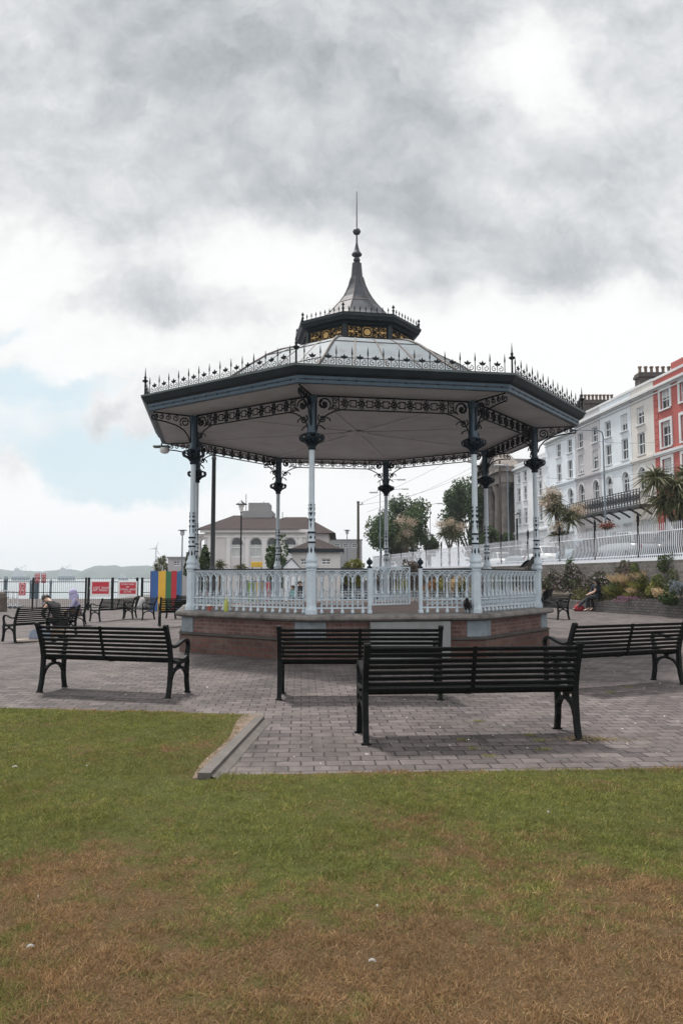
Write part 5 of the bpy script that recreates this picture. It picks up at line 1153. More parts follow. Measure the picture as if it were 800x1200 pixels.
cordyline('cordyline palm with two cream plumes right of the small dark tree', p, [rel(p, 520, 625, 68), rel(p, 532, 626, 68), rel(p, 526, 618, 68)], [(*rel(p, 516, 615, 67.5), .3), (*rel(p, 539, 618, 67.5), .3), (*rel(p, 527, 612, 67.5), .22)], 1.1, 130)

# ------------------------------------------------------------------ buildings behind the bandstand
M['b_wall'] = paint('pale_grey_render', (.60, .585, .58)); M['b_trim'] = paint('pale_trim', (.70, .69, .69)); M['b_tile'] = mat('brown_roof_tile', (.05, .04, .04), .95, spec=.15, var=.3, vscale=14, bump=.4, bscale=20, col2=(.075, .058, .054), c2scale=10); M['b_block'] = paint('concrete_block', (.27, .27, .275))
def hiproof(mb, x0, x1, y0, y1, z, ridge, rx0, rx1):
    ym = (y0 + y1) / 2
    mb.add([(x0, y0, z), (x1, y0, z), (x1, y1, z), (x0, y1, z), (rx0, ym, ridge), (rx1, ym, ridge)], [(0, 1, 5, 4), (1, 2, 5), (2, 3, 4, 5), (3, 0, 4), (3, 2, 1, 0)])
def hall():
    Y = 50.; a = at(240, 622, Y); b = at(358, 622, Y); ze = a.z; z0 = -.3; o = Vector((a.x, Y, 0)); W = b.x - a.x
    H = thing('town_hall', 'single storey pale hall with arched windows under a brown hipped roof, behind the bandstand', 'building', o)
    def lx(px): return at(px, 622, Y).x - a.x
    wins = [(lx(px) - .42, lx(px) + .42, at(px, 653, Y).z, at(px, 629.5, Y).z, True) for px in (278, 300, 319.5, 340)]
    mb = MB(); wall_front(mb, 0, W, z0, ze, wins); D = 9
    for q in ([(0, 0, z0), (0, D, z0), (0, D, ze), (0, 0, ze)], [(W, 0, z0), (W, D, z0), (W, D, ze), (W, 0, ze)], [(0, D, z0), (W, D, z0), (W, D, ze), (0, D, ze)]): mb.add(q, [(0, 1, 2, 3)])
    mb.build('wall', M['b_wall'], H)
    for xa, xb, za, zb, ar in wins:
        f = window(H, xa, xb, za, zb, arched=True, blind=0); mb = MB(); zs = zb - .44
        mb.boxz(xa + .06, xb - .06, .155, .16, za + .06, zs - .05); mb.build('blind', M['blind'], f)
        r = .5; mb = MB(); mb.bar([((xa + xb) / 2 + r * math.cos(PI * i / 12), -.03, zb - .42 + r * math.sin(PI * i / 12)) for i in range(13)], .14, .07, up=(0, 1, 0)); mb.build('arch_moulding', M['b_trim'], f)
    mb = MB(); mb.boxz(-.25, W + .25, -.3, -.004, ze - .12, ze + .08); mb.boxz(-.05, W + .05, -.08, -.004, ze - .45, ze - .33)
    for px in (246, 268, 290, 310, 330, 352): mb.boxz(lx(px) - .13, lx(px) + .13, -.07, -.003, z0, ze - .46)
    mb.build('cornice', M['b_trim'], H)
    mb = MB(); rz_ = at(300, 604, Y + 4.5).z; hiproof(mb, lx(231) , lx(348) + .2, -.5, D + .5, ze + .09, rz_, at(274, 604, Y + 4.5).x - a.x, at(318, 604, Y + 4.5).x - a.x); mb.build('roof', M['b_tile'], H)
    # side porch with an arch on the left
    mb = MB(); x0, x1 = lx(229), -.02; w_ = [(x0 + .15, x1 - .1, z0, at(236, 632, Y + 1).z, True)]; T = Matrix.Translation((0, 1.0, 0)); mb.T = T; wall_front(mb, x0, x1, z0, ze - .35, w_, .5); mb.T = Matrix.Identity(4); mb.boxz(x0 - .15, x1, .9, 6, ze - .34, ze - .15); mb.boxz(x0, x0 + .3, 5.5, 6, z0, ze - .35); mb.build('porch', M['b_wall'], H)
    # rear wing on the right
    Y2 = 54.; c0, c1 = at(352, 626, Y2).x - a.x, at(385, 626, Y2).x - a.x; z2 = at(380, 625, Y2).z
    mb = MB(); mb.boxz(c0, c1, 4, 13, z0, z2); mb.build('wing', M['b_wall'], H)
    mb = MB(); hiproof(mb, c0 - 4.5, at(393, 624, Y2).x - a.x, 3.5, 13.5, z2 + .002, at(350, 606, Y2 + 4.5).z, at(334, 606, Y2 + 4.5).x - a.x, at(359, 606, Y2 + 4.5).x - a.x); mb.build('wing_roof', M['b_tile'], H)
    # water tank house on the ridge
    Y3 = Y + 5; t0, t1, t2 = at(293.5, 600, Y3), at(317, 591, Y3), at(287, 603, Y3)
    mb = MB(); mb.boxz(t0.x - a.x, t1.x - a.x, 3.8, 6, rz_ - .3, t1.z); mb.boxz(t2.x - a.x, at(321, 600, Y3).x - a.x, 3.6, 6.2, rz_ - .35, at(300, 600.5, Y3).z); mb.build('tank_house', M['b_block'], H, uv=True)
    mb = MB()
    for px, py in ((288.5, 579), (309, 588), (331, 600)): p = at(px, py, Y3); mb.tube([(p.x - a.x, 5, rz_ - .5), (p.x - a.x, 5, p.z)], .025, 5)
    mb.build('aerial', M['gutter'], H)
hall()
def kiosk():
    Y = 44.; a, b = at(342, 645, Y), at(398.5, 645, Y); o = Vector((a.x, Y, 0)); W = b.x - a.x; ze = a.z; z0 = -.3
    H = thing('pavilion', 'small square pavilion with a low pyramid roof standing before the hall', 'building', o)
    def lx(px): return at(px, 645, Y).x - a.x
    wins = [(lx(352), lx(359.5), at(352, 661.5, Y).z, at(352, 654.5, Y).z, False), (lx(376.5), lx(387.5), at(352, 661.5, Y).z, at(352, 654.5, Y).z, False)]
    mb = MB(); wall_front(mb, 0, W, z0, ze, wins); D = W
    for q in ([(0, 0, z0), (0, D, z0), (0, D, ze), (0, 0, ze)], [(W, 0, z0), (W, D, z0), (W, D, ze), (W, 0, ze)], [(0, D, z0), (W, D, z0), (W, D, ze), (0, D, ze)]): mb.add(q, [(0, 1, 2, 3)])
    mb.build('wall', M['b_wall'], H)
    for xa, xb, za, zb, ar in wins: window(H, xa, xb, za, zb, frame=.05)
    mb = MB(); z = at(372, 631.5, Y + W / 2).z; hiproof(mb, -.2, W + .2, -.25, W + .25, ze + .05, z, W / 2 - .1, W / 2 + .1); mb.build('roof', M['b_tile'], H)
    mb = MB(); mb.boxz(-.2, W + .2, -.25, -.2, ze - .12, ze + .1); mb.boxz(-.22, -.17, -.25, W, ze - .12, ze + .1); mb.boxz(W + .17, W + .22, -.25, W, ze - .12, ze + .1); mb.build('fascia', M['gutter'], H)
kiosk()
def flat_building(name, label, px0, px1, pyt, Y, mtl, D=8, wins=()):
    a, b = at(px0, pyt, Y), at(px1, pyt, Y); H = thing(name, label, 'building', (a.x, Y, 0)); W = b.x - a.x; zt = a.z
    ws = [(at(p, 600, Y).x - a.x, at(q, 600, Y).x - a.x, at(p, r, Y).z, at(p, s, Y).z, False) for p, q, r, s in wins]
    mb = MB(); wall_front(mb, 0, W, -.5, zt, ws)
    for q in ([(0, 0, -.5), (0, D, -.5), (0, D, zt), (0, 0, zt)], [(W, 0, -.5), (W, D, -.5), (W, D, zt), (W, 0, zt)], [(0, D, -.5), (W, D, -.5), (W, D, zt), (0, D, zt)], [(0, 0, zt), (W, 0, zt), (W, D, zt), (0, D, zt)]): mb.add(q, [(0, 1, 2, 3)])
    mb.build('wall', mtl, H); mb = MB(); mb.boxz(-.1, W + .1, -.12, D, zt + .002, zt + .15); mb.build('roof_edge', M['b_block'], H)
    for w in ws: window(H, *w[:4], frame=.07)
M['b_low'] = paint('pale_mauve_render', (.42, .41, .43))
flat_building('low_building', 'low flat roofed pale building behind the striped hoarding', 197, 262, 654.5, 62, M['b_low'], wins=((204, 212, 663, 657), (218, 224, 664, 657)))
flat_building('office_block', 'distant flat grey office block right of the pavilion', 386, 424, 633, 120, M['b_block'], 12, wins=((392, 398, 642, 637), (402, 408, 642, 637), (412, 418, 642, 637)))

# ------------------------------------------------------------------ left: striped hoarding, quay fence, signs
def hoarding():
    Y = 40.; a, b = at(176.5, 669, Y), at(215.5, 671, Y + .6); g = gz(a.x, Y)
    H = thing('hoarding', 'tall hoarding of vertical boards striped blue, yellow, green, red and blue', 'hoarding', (a.x, Y, g)); L = b.x - a.x; zt = a.z - g
    cols = [((.085, .045, .16), 0, .03), ((.03, .11, .33), .03, .26), ((.72, .42, .04), .26, .50), ((.035, .16, .07), .50, .68), ((.45, .02, .035), .68, .855), ((.035, .13, .30), .855, 1.0)]
    for i, (c, t0, t1) in enumerate(cols):
        m_ = mat('hoarding_paint', c, .55, var=.1, vscale=2); mb = MB(); n = max(1, round((t1 - t0) * 12))
        for k in range(n):
            x0 = L * (t0 + (t1 - t0) * k / n); x1 = L * (t0 + (t1 - t0) * (k + 1) / n) - .006; mb.boxz(x0, x1, 0, .04, 0, zt - .03 * ((i * 2 + k) % 3 == 1))
        mb.build('board', m_, H)
    mb = MB()
    for z in (.3, zt - .25): mb.boxz(0, L, .042, .10, z, z + .09)
    for x in (.1, L / 2, L - .1): mb.boxz(x - .04, x + .04, .102, .18, 0, zt - .1)
    mb.build('frame', M['bark'], H)
hoarding()
FY = 45.
def quay_fence():
    xl, xr = -26., at(176, 700, FY).x; g = -.45
    F_ = thing('quay_fence', 'black hoop topped iron fence along the quay edge at the left', 'fence', (0, FY, g)); zt = at(50, 677.5, FY).z - g
    gx0, gx1 = at(101, 690, FY).x, at(165, 690, FY).x
    def run(x0, x1, name='fence_panel', z0=.12):
        mb = MB(); n = max(2, round((x1 - x0) / .115)); st = (x1 - x0) / n
        for z in (z0 + .03, zt * .55, zt - .22): mb.bar([(x0, 0, z), (x1, 0, z)], .02, .04)
        for i in range(n + 1): mb.tube([(x0 + i * st, 0, z0), (x0 + i * st, 0, zt - .06)], .0095, 4)
        for i in range(0, n, 1): mb.tube([(x0 + (i + .5) * st + .5 * st * math.cos(q * PI / 6), 0, zt - .06 + .06 * math.sin(q * PI / 6)) for q in range(7)], .0095, 4) if i % 2 == 0 else None
        return mb.build(name, M['black_iron'], F_)
    def post(x, w=.09, h=None): mb = MB(); mb.boxz(x - w / 2, x + w / 2, -w / 2, w / 2, -.1, (h or zt) + .04, bev=.01); mb.build('post', M['black_iron'], F_)
    px = [at(q, 690, FY).x for q in (-60, -10, 39, 101)]
    for a, b in zip(px[:-1], px[1:]): run(a + .05, b - .06); post(b, .1 if b == px[-1] else .07)
    post(gx0 + .16, .12); post(at(132, 690, FY).x, .12); post(gx1 - .2, .12); post(gx1 + .08, .12)
    run(gx0 + .24, at(132, 690, FY).x - .08, 'gate'); run(at(132, 690, FY).x + .08, gx1 - .28, 'gate'); run(gx1 + .16, xr)
    return g
quay_fence()
M['sign_red'] = mat('red_sign_face', (.50, .018, .04), .4, var=.05); M['sign_white'] = mat('white_sign_face', (.72, .72, .72), .4, var=.04)
def gate_sign(label, px0, px1, py0, py1, lines, Y=FY - .08):
    a, b = at(px0, py0, Y), at(px1, py1, Y); S = thing('warning_sign', label, 'sign', (a.x, Y, b.z), 0, 'red warning signs on the quay gates'); w, h = b.x - a.x, a.z - b.z
    mb = MB(); mb.boxz(0, w, 0, .03, 0, h, bev=.008); mb.build('board', M['sign_white'], S)
    mb = MB(); mb.boxz(w * .10, w * .92, -.006, -.001, h * .17, h * .92); mb.build('red_field', M['sign_red'], S)
    mb = MB()
    for zc, sz, words in lines:       # white lettering too small in the photo to be read: strokes grouped as words
        tot = sum(words) + len(words) - 1; x = w * .51 - tot * sz * .5 * .62
        for n_ in words:
            for q in range(n_):
                r_ = random.random(); x0 = x + q * sz * .62
                mb.boxz(x0, x0 + sz * .14, -.012, -.007, h * zc - sz / 2, h * zc + sz / 2)
                if r_ < .6: mb.boxz(x0 + sz * .14, x0 + sz * .45, -.012, -.007, h * zc + sz * (.3 if r_ < .3 else -.06), h * zc + sz * (.5 if r_ < .3 else .12))
                if r_ > .3: mb.boxz(x0 + sz * .34, x0 + sz * .46, -.012, -.007, h * zc - sz / 2, h * zc + sz * (.5 if r_ > .7 else 0))
            x += (n_ + 1) * sz * .62
    mb.build('lettering', M['sign_white'], S)
gate_sign('red warning sign with two white text lines on the left gate leaf', 106, 129.5, 680.5, 699, [(.55, .13, [2, 5, 7]), (.40, .12, [4, 7])])
gate_sign('red warning sign with four white text lines on the right gate leaf', 138.5, 161, 681, 699, [(.80, .09, [7, 6]), (.62, .10, [3]), (.46, .11, [8, 6]), (.31, .10, [2, 4])])
def picto_sign(label, px0, px1, py0, py1, Y, plates=2, pole=None):
    a, b = at(px0, py0, Y), at(px1, py1, Y); S = thing('prohibition_sign', label, 'sign', (a.x, Y, b.z)); w, h = b.x - a.x, a.z - b.z
    for k in range(plates):
        z0 = h * k / plates + .01; z1 = h * (k + 1) / plates - .01; mb = MB(); mb.boxz(0, w, 0, .02, z0, z1, bev=.005); pl = mb.build('plate', M['sign_red'], S); mb = MB(); r = min(w, z1 - z0) * .34; zc = (z0 + z1) / 2
        mb.tube([(w / 2 + r * math.cos(q * PI / 6), -.008, zc + r * math.sin(q * PI / 6)) for q in range(12)], .022, 4, closed=True); mb.bar([(w / 2 - r * .6, -.008, zc + r * .6), (w / 2 + r * .6, -.008, zc - r * .6)], .03, .008); mb.build('pictogram', M['sign_white'], pl)
    if pole: mb = MB(); mb.tube([(w / 2, .05, -b.z + pole), (w / 2, .05, h)], .03, 6); mb.build('pole', M['blue_iron'], S)
picto_sign('red prohibition sign of two plates fixed on the quay fence', 23, 30, 683, 698, FY - .06)
picto_sign('red two plate sign raised on a pole, left of the pair above the fence', 41.7, 46.5, 671.8, 683.3, 48, 2, -.5)
picto_sign('red two plate sign raised on a pole, right of the pair above the fence', 49, 53.7, 672, 683.3, 48.2, 2, -.5)
M['steel'] = mat('galvanised_grey', (.16, .20, .24), .5, var=.2, metal=.2)
for px, Y, r, top, lab in ((43.5, 74, .26, 673, 'thick grey steel mooring pile standing in the water behind the fence'), (37, 73, .13, 679, 'thin grey steel pile beside the thick mooring pile'), (7.5, 76, .18, 675, 'grey steel mooring pile at the far left of the water'), (60, 90, .14, 679, 'slim grey pile right of the thick mooring pile')):
    p = at(px, top, Y); T = thing('mooring_pile', lab, 'pile', (p.x, Y, -3.2)); mb = MB(); h = p.z + 3.2; mb.lathe([(r, 0), (r, h - .5), (r * 1.25, h - .48), (r * 1.25, h - .3), (r, h - .28), (r, h - .05), (r * .4, h)], 10); mb.build('shaft', M['steel'], T)
# white gangway with handrails at the far left
p0, p1 = at(-6, 697, 47), at(21, 704, 47); G = thing('gangway', 'pale railed gangway behind the fence at the far left', 'gangway', (p0.x, 47, -.45)); mb = MB(); L = p1.x - p0.x
for z in (.35, .75, 1.15): mb.bar([(0, 0, z), (L, 0, z - .12)], .05, .05)
for i in range(6): mb.bar([(L * i / 5, 0, -.1), (L * i / 5, 0, 1.15 - .12 * i / 5)], .05, .05, up=(0, 1, 0))
mb.build('handrail', M['white_paint'], G); mb = MB(); mb.boxz(0, L, .05, 1.1, .1, .16); mb.build('deck', M['steel'], G)
# brown boulder pillar at the frame edge
p = gr(1, 716, -.42); P_ = thing('stone_pillar', 'rough brown stone pillar at the left frame edge', 'pillar', p); mb = MB(); mb.lathe([(.36, -.1), (.38, .2), (.33, .5), (.36, .75), (.26, .98), (.12, 1.08), (.001, 1.1)], 11, smooth=False, sx=1, sy=.8); mb.build('boulder', mat('brown_stone', (.09, .07, .06), .9, var=.4, vscale=4, bump=.8, bscale=6), P_)
# ships and crane far across the water
M['ship'] = mat('pale_ship_paint', (.42, .45, .48), .6, var=.1, vscale=.1)
def ship(label, px0, px1, Y, ytop):
    a, b = at(px0, 676, Y), at(px1, 676, Y); W = b.x - a.x; S = thing('ship', label, 'ship', (a.x, Y, -2.6)); k = (at(px0, ytop, Y).z + 2.6); mb = MB()
    mb.prism([(0, 0), (W * .95, 0), (W * 1.1, W * .1), (W * .95, W * .2), (0, W * .2)], -1, k * .25); mb.build('hull', M['steel'], S)
    mb = MB(); mb.boxz(W * .05, W * .85, W * .02, W * .18, k * .25, k * .5); mb.boxz(W * .1, W * .6, W * .03, W * .17, k * .5, k * .66); mb.boxz(W * .15, W * .4, W * .03, W * .17, k * .66, k * .78); mb.build('superstructure', M['ship'], S)
    mb = MB(); w = k * .018
    for t in (.25, .55): mb.bar([(W * t, W * .1, k * .5), (W * t, W * .1, k * .9)], w, w, up=(0, 1, 0))
    mb.bar([(W * .55, W * .1, k * .78), (W * .80, W * .1, k)], w, w); mb.bar([(W * .25, W * .1, k * .88), (W * .55, W * .1, k * .82)], w * .6, w * .6); mb.bar([(W * .8, W * .1, k), (W * .8, W * .1, k * .5)], w * .5, w * .5, up=(0, 1, 0)); mb.build('crane', M['ship'], S)
ship('pale ship with deck crane before the far hills, left of the red pole signs', 14, 33, 900, 662); ship('pale ship with raised crane boom before the far hills, above the fence gap', 68, 86, 920, 661); ship('low pale ship moored under the hills above the gate signs', 139, 149, 950, 670)
def turbine():
    Y = 1100.; p = at(183, 643, Y); T = thing('wind_turbine', 'distant white wind turbine on the skyline above the striped hoarding', 'wind turbine', (p.x, Y, 0)); mb = MB(); mb.lathe([(1.6, -2), (.9, p.z)], 8); mb.build('tower', M['ship'], T)
    mb = MB(); mb.boxz(-1.5, 1.5, -3, 3, p.z - 1, p.z + 1.4); mb.build('nacelle', M['ship'], T)
    for a in (1.15, 1.15 + 2 * PI / 3, 1.15 + 4 * PI / 3):
        mb = MB(); u = Vector((math.cos(a), 0, math.sin(a))); w_ = Vector((-math.sin(a), 0, math.cos(a))); mb.plate([(0, -.7), (3, -.9), (10.5, -.2), (10.5, .15), (2, .6)], (0, -3.4, p.z), u, w_, (0, .5, 0)); mb.build('blade', M['ship'], T)
turbine()
# palms by the low building
for px, py, Y, s, lab in ((188, 656, 66, .75, 'small dark palm above the yellow hoarding board'), (183.5, 663, 64, .5, 'low dark palm above the blue hoarding board'), (195, 662, 64, .5, 'low dark palm left of the low pale building'), (192, 652.5, 70, .35, 'tiny palm crown on a thin trunk by the low building')):
    c = at(px, py, Y); cordyline(lab, (c.x, Y, -.5), [(0, 0, c.z + .5), (.2 * s, 0, c.z + .2)], [], .9 * s, 70, .07, 'small palms behind the hoarding')
# bushes before the hall
def bush_at(label, px, pyt, pyb, rpx, Y, m, n=1800, size=.09, k=10):
    c = at(px, pyt, Y); b = at(px, pyb, Y); r = rpx * Y / 883.8; zb = max(-.4, b.z - .3); return shrub(label, (c.x, Y, zb), r, c.z - zb, m, n, size, k=k)
bush_at('dark evergreen bush between the tall black post and left columns', 239, 645, 690, 8.5, 42, 'lf_dark', 2600)
bush_at('loose grey green tree shrub before the hall, behind the rear column', 327, 640, 690, 11, 43, 'lf_tree', 2200, .10, 14)
bush_at('dark shrub at the left edge of the hall porch', 221, 645, 670, 4, 55, 'lf_dark', 800)
bush_at('yellow green domed bush right of the pavilion', 415, 652, 680, 9.5, 46, 'lf_yel', 2000)
bush_at('twiggy brown bush behind the right gate post', 483, 655, 680, 8, 50, 'lf_hedge', 1500)
bush_at('dark bush right behind the gate at the far railings', 392, 656, 680, 5, 50, 'lf_mid', 700)
for px, py, Y, lab in ((258, 658, 40, 'small spiky palm at the foot of the hall, right of the black post'), (283, 662, 40, 'low spiky palm by the lamp post base')):
    c = at(px, py, Y); cordyline(lab, (c.x, Y, -.3), [(0, 0, c.z + .3 - .15)], [], .55, 110, .06, 'spiky palms before the hall')

# ------------------------------------------------------------------ lamps, poles, wires
M['post_dark'] = mat('dark_post_paint', (.012, .016, .02), .45, var=.2)
def lamp_post(label, px, pyt, Y, kind, zb=-.3, r=.05, name='street_lamp', m='post_dark'):
    p = at(px, pyt, Y); h = p.z - zb; T = thing(name, label, 'street lamp', (p.x, Y, zb)); mb = MB()
    if kind == 'lantern':
        mb.lathe([(r * 2.4, 0), (r * 2.4, .12), (r * 1.6, .3), (r * 1.8, .5), (r, .6), (r * .8, h - .62), (r * 1.4, h - .6), (r * .8, h - .55)], 10); mb.build('pole', M[m], T)
        mb = MB(); mb.lathe([(.06, h - .55), (.16, h - .2)], 6, smooth=False); mb.build('glass', M['sign_white'], T)
        mb = MB(); mb.lathe([(.165, h - .2), (.30, h - .19), (.27, h - .15), (.12, h - .08), (.09, h - .04), (.03, h), (.001, h + .06)], 10); mb.build('cap', M[m], T)
    elif kind == 'disc':
        mb.lathe([(r * 1.6, 0), (r * 1.6, .5), (r, .55), (r * .8, h - .4)], 8); mb.build('pole', M[m], T)
        mb = MB(); mb.lathe([(.06, h - .42), (.15, h - .38), (.17, h - .05), (.05, h - .05)], 10); mb.build('glass', M['blind'], T); mb = MB(); mb.lathe([(.34, h - .05), (.36, h - .02), (.2, h + .02), (.001, h + .04)], 12); mb.build('cap', M[m], T)
    return T
T = thing('flag_pole', 'tall thick black post with a ringed base beside the left columns', 'post', (at(250, 600, 32).x, 32, -.1)); mb = MB(); mb.lathe([(.20, 0), (.20, 1.55), (.17, 1.6), (.25, 1.64), (.25, 1.72), (.15, 1.76), (.21, 1.82), (.21, 1.9), (.12, 1.96), (.10, 2.1), (.085, 6.6), (.10, 6.62), (.10, 6.7), (.07, 6.75), (.06, 7.9), (.001, 8.0)], 12); mb.build('shaft', M['post_dark'], T)
lamp_post('slim black lamp post with capped lantern before the hall roof', 283, 587, 38, 'lantern', -.3, .045)
lamp_post('grey lamp post with flat disc head left of the bandstand columns', 214, 621, 56, 'disc', -.4, .06, m='steel')
lamp_post('grey lamp post with flat disc head right of the pavilion', 406.5, 621, 75, 'disc', -.4, .05, m='steel')
lamp_post('black lantern lamp post with white glass before the pillared church', 605, 600, 62, 'lantern', SZ, .09)
lamp_post('short black lantern lamp left of the flowering palm pair', 503, 625, 62, 'lantern', SZ, .05)
T = thing('utility_pole', 'plain brown wooden utility pole right of the pavilion roof', 'pole', (at(419.5, 600, 60).x, 60, -.4)); z = at(419.5, 588, 60).z + .4; mb = MB(); mb.lathe([(.13, 0), (.095, z)], 9); mb.bar([(0, 0, z - .05), (0, 0, z + .03)], .24, .24, up=(0, 1, 0)); mb.build('shaft', M['bark'], T); mb = MB(); mb.bar([(0, -.1, z - .25), (.35, -.1, z - .2)], .04, .05); mb.lathe([(.03, z - .22), (.05, z - .15), (.03, z - .05)], 6, (.33, -.1, 0)); mb.build('bracket', M['steel'], T)
T = thing('utility_pole', 'thin dark timber pole against the church columns', 'pole', (at(586, 600, 70).x, 70, SZ)); z = at(586, 540, 70).z - SZ; mb = MB(); mb.lathe([(.14, 0), (.10, z)], 9); mb.build('shaft', M['bark'], T)
for px, pyt, Y, lab, arms in ((445, 564, 66, 'tall street light with two arms behind the rear centre column', ((437.5, 577), (470, 562))), (456, 570, 80, 'street light with a short arm just right of the rear centre column', ((474.5, 573),)), (503.5, 588, 90, 'distant street light with one arm above the small dark tree', ((515, 590),)), (594, 543, 60, 'thin pale street light pole before the church', ((584, 545),))):
    p = at(px, pyt, Y); zb = SZ - .3 if px > 430 else 0; T = thing('street_light', lab, 'street light', (p.x, Y, zb), 0, 'tall street lights along the road'); mb = MB(); mb.lathe([(.09, 0), (.08, 1.2), (.05, 1.25), (.035, p.z - zb)], 7)
    for qx, qy in arms:
        hd = MB()
        q = at(qx, qy, Y); mb.tube([(0, 0, p.z - zb - .4), ((q.x - p.x) * .5, 0, q.z - zb - .02), (q.x - p.x, 0, q.z - zb)], .025, 5); hd.box((q.x - p.x, 0, q.z - zb), (.75, .25, .13), bev=.04); hd.build('lamp_head', M['blind'], T)
    mb.build('pole', M['steel'], T)
# tall curved lamp standard before the terrace, with flower basket
Y = 48.; p = at(706, 512, Y); T = thing('lamp_standard', 'thin grey swan neck lamp standard in front of the grey house', 'street light', (p.x, Y, SZ)); h = p.z - SZ; q = at(676, 504, Y); mb = MB()
mb.tube([(0, 0, 0), (0, 0, 1.4), (0, 0, h), (-.05, 0, h + .3), (-.3, 0, h + .42), (q.x - p.x, 0, q.z - SZ)], [.09, .06, .05, .045, .04, .03], 7); mb.build('pole', M['steel'], T); mb = MB(); mb.box((q.x - p.x - .2, 0, q.z - SZ), (.5, .18, .1), bev=.03); mb.build('lamp_head', M['steel'], T)
bp_ = at(710, 617, Y); S = thing('hanging_basket', 'round basket of red flowers hung on the swan neck lamp standard', 'flower basket', (bp_.x, Y - .1, bp_.z)); mb = MB(); mb.lathe([(.02, -.3), (.2, -.2), (.3, 0)], 10); mb.build('bowl', M['bark'], S); M['lf_red'] = leafmat('red_flower', (.12, .03, .025), (.30, .10, .06)); leaves('blossom', RNG.normal(0, 1, (420, 3)) * np.array([.25, .2, .12]) + np.array([0, 0, .05]), .06, M['lf_red'], S)
for k, (x0, y0, Y0, x1, y1, Y1) in enumerate(((421, 592, 60, 560, 640 - 90, 64), (421, 590, 60, 640, 470, 55), (430, 600, 62, 600, 520, 60), (640, 505, 50, 800, 515, 46), (640, 560, 52, 800, 541, 48))):
    a, b = at(x0, y0, Y0), at(x1, y1, Y1); mb = MB(); mb.tube([tuple(a + (b - a) * (i / 14) - Vector((0, 0, .5 * math.sin(PI * i / 14)))) for i in range(15)], .011, 4)
    tag(mb.build('overhead_wire', M['steel']), ['thin overhead wire rising from the utility pole, lowest of the three', 'thin overhead wire rising steeply from the utility pole top', 'thin overhead wire from beside the utility pole to the church', 'thin overhead wire crossing the upper windows of the terrace', 'thin overhead wire crossing the first floor windows of the terrace'][k], 'wire', 'overhead wires')

# ------------------------------------------------------------------ parked cars
M['tyre'] = mat('tyre_rubber', (.012, .012, .012), .85); M['rim'] = mat('wheel_rim', (.35, .36, .37), .35, metal=.6); M['lampred'] = mat('tail_lamp', (.25, .01, .01), .2); M['headl'] = mat('head_lamp', (.6, .62, .62), .15)
def car(label, loc, rz, paint_):
    C = thing('parked_car', label, 'car', loc, rz, 'cars parked in the street behind the railing'); W = .86
    sec = [(-2.05, .34, .62, .80), (-1.98, .28, .86, .94), (-1.3, .22, .95, 1.0), (-.55, .20, .97, 1.0), (.6, .20, .97, 1.0), (1.2, .2, .95, 1.0), (1.85, .26, .84, .93), (2.05, .34, .62, .78)]
    mb = MB(); k = 8; vs = []
    for x, z0, z1, s in sec:
        w = W * s; vs += [(x, -w * .9, z0), (x, -w, z0 + .15), (x, -w * 1.0, z0 + (z1 - z0) * .6), (x, -w * .9, z1), (x, w * .9, z1), (x, w, z0 + (z1 - z0) * .6), (x, w, z0 + .15), (x, w * .9, z0)]
    fs = [(i * k + j, i * k + (j + 1) % k, (i + 1) * k + (j + 1) % k, (i + 1) * k + j) for i in range(len(sec) - 1) for j in range(k)] + [tuple(range(k)), tuple(range((len(sec) - 1) * k, len(sec) * k))]
    mb.add(vs, fs, True); cr = [(-1.75, .94), (-1.35, 1.36), (-.9, 1.46), (.1, 1.46), (.45, 1.40), (1.15, .96)]
    rf = [(x, z) for x, z in cr if z > 1.3]
    mb.add([(x, s * W * .70, z) for s in (-1, 1) for x, z in rf] + [(x, s * W * .66, z + .035) for s in (-1, 1) for x, z in rf], [(8 + i, 9 + i, 13 + i, 12 + i) for i in range(3)] + [(i, i + 1, 9 + i, 8 + i) for i in range(3)] + [(4 + i, 5 + i, 13 + i, 12 + i) for i in range(3)] + [(0, 4, 12, 8), (3, 7, 15, 11)], True)
    for s in (-1, 1):
        for (x0, z0), (x1, z1) in (((-1.72, .93), (-1.33, 1.38)), ((1.12, .95), (.43, 1.41)), ((-.35, .95), (-.38, 1.46))): mb.bar([(x0, s * W * .86, z0), (x1, s * W * .70, z1)], .07, .05)
    mb.build('body', paint_, C)
    mb = MB(); v = [(x, s * W * (.84 - .14 * (z - .94) / .5), z) for s in (-1, 1) for x, z in cr]; n = len(cr); mb.add(v, [tuple(range(n)), tuple(range(2 * n - 1, n - 1, -1))] + [(i, i + 1, n + i + 1, n + i) for i in (0, 1, 4)]); mb.build('window_glass', M['glass'], C)
    for sx in (-1.28, 1.3):
        for s in (-1, 1):
            mb = MB(); mb.T = Matrix.Translation((sx, s * (W - .1), .31)) @ Matrix.Rotation(PI / 2, 4, 'X'); mb.lathe([(.2, -.1), (.30, -.1), (.315, -.06), (.315, .06), (.30, .1), (.2, .1)], 18); wh = mb.build('wheel', M['tyre'], C); mb = MB(); mb.T = Matrix.Translation((sx, s * (W - .1), .31)) @ Matrix.Rotation(PI / 2, 4, 'X'); mb.lathe([(.001, -.085), (.2, -.08), (.2, .08), (.001, .085)], 12); mb.build('rim', M['rim'], wh)
    for s in (-1, 1):
        mb = MB(); mb.box((2.0, s * W * .62, .66), (.1, .32, .14), bev=.03); mb.build('headlight', M['headl'], C); mb = MB(); mb.box((-2.02, s * W * .68, .76), (.08, .2, .2), bev=.03); mb.build('tail_light', M['lampred'], C)
def cpaint(name, c): return mat(name, c, .22, var=.02, metal=.0, spec=.6)
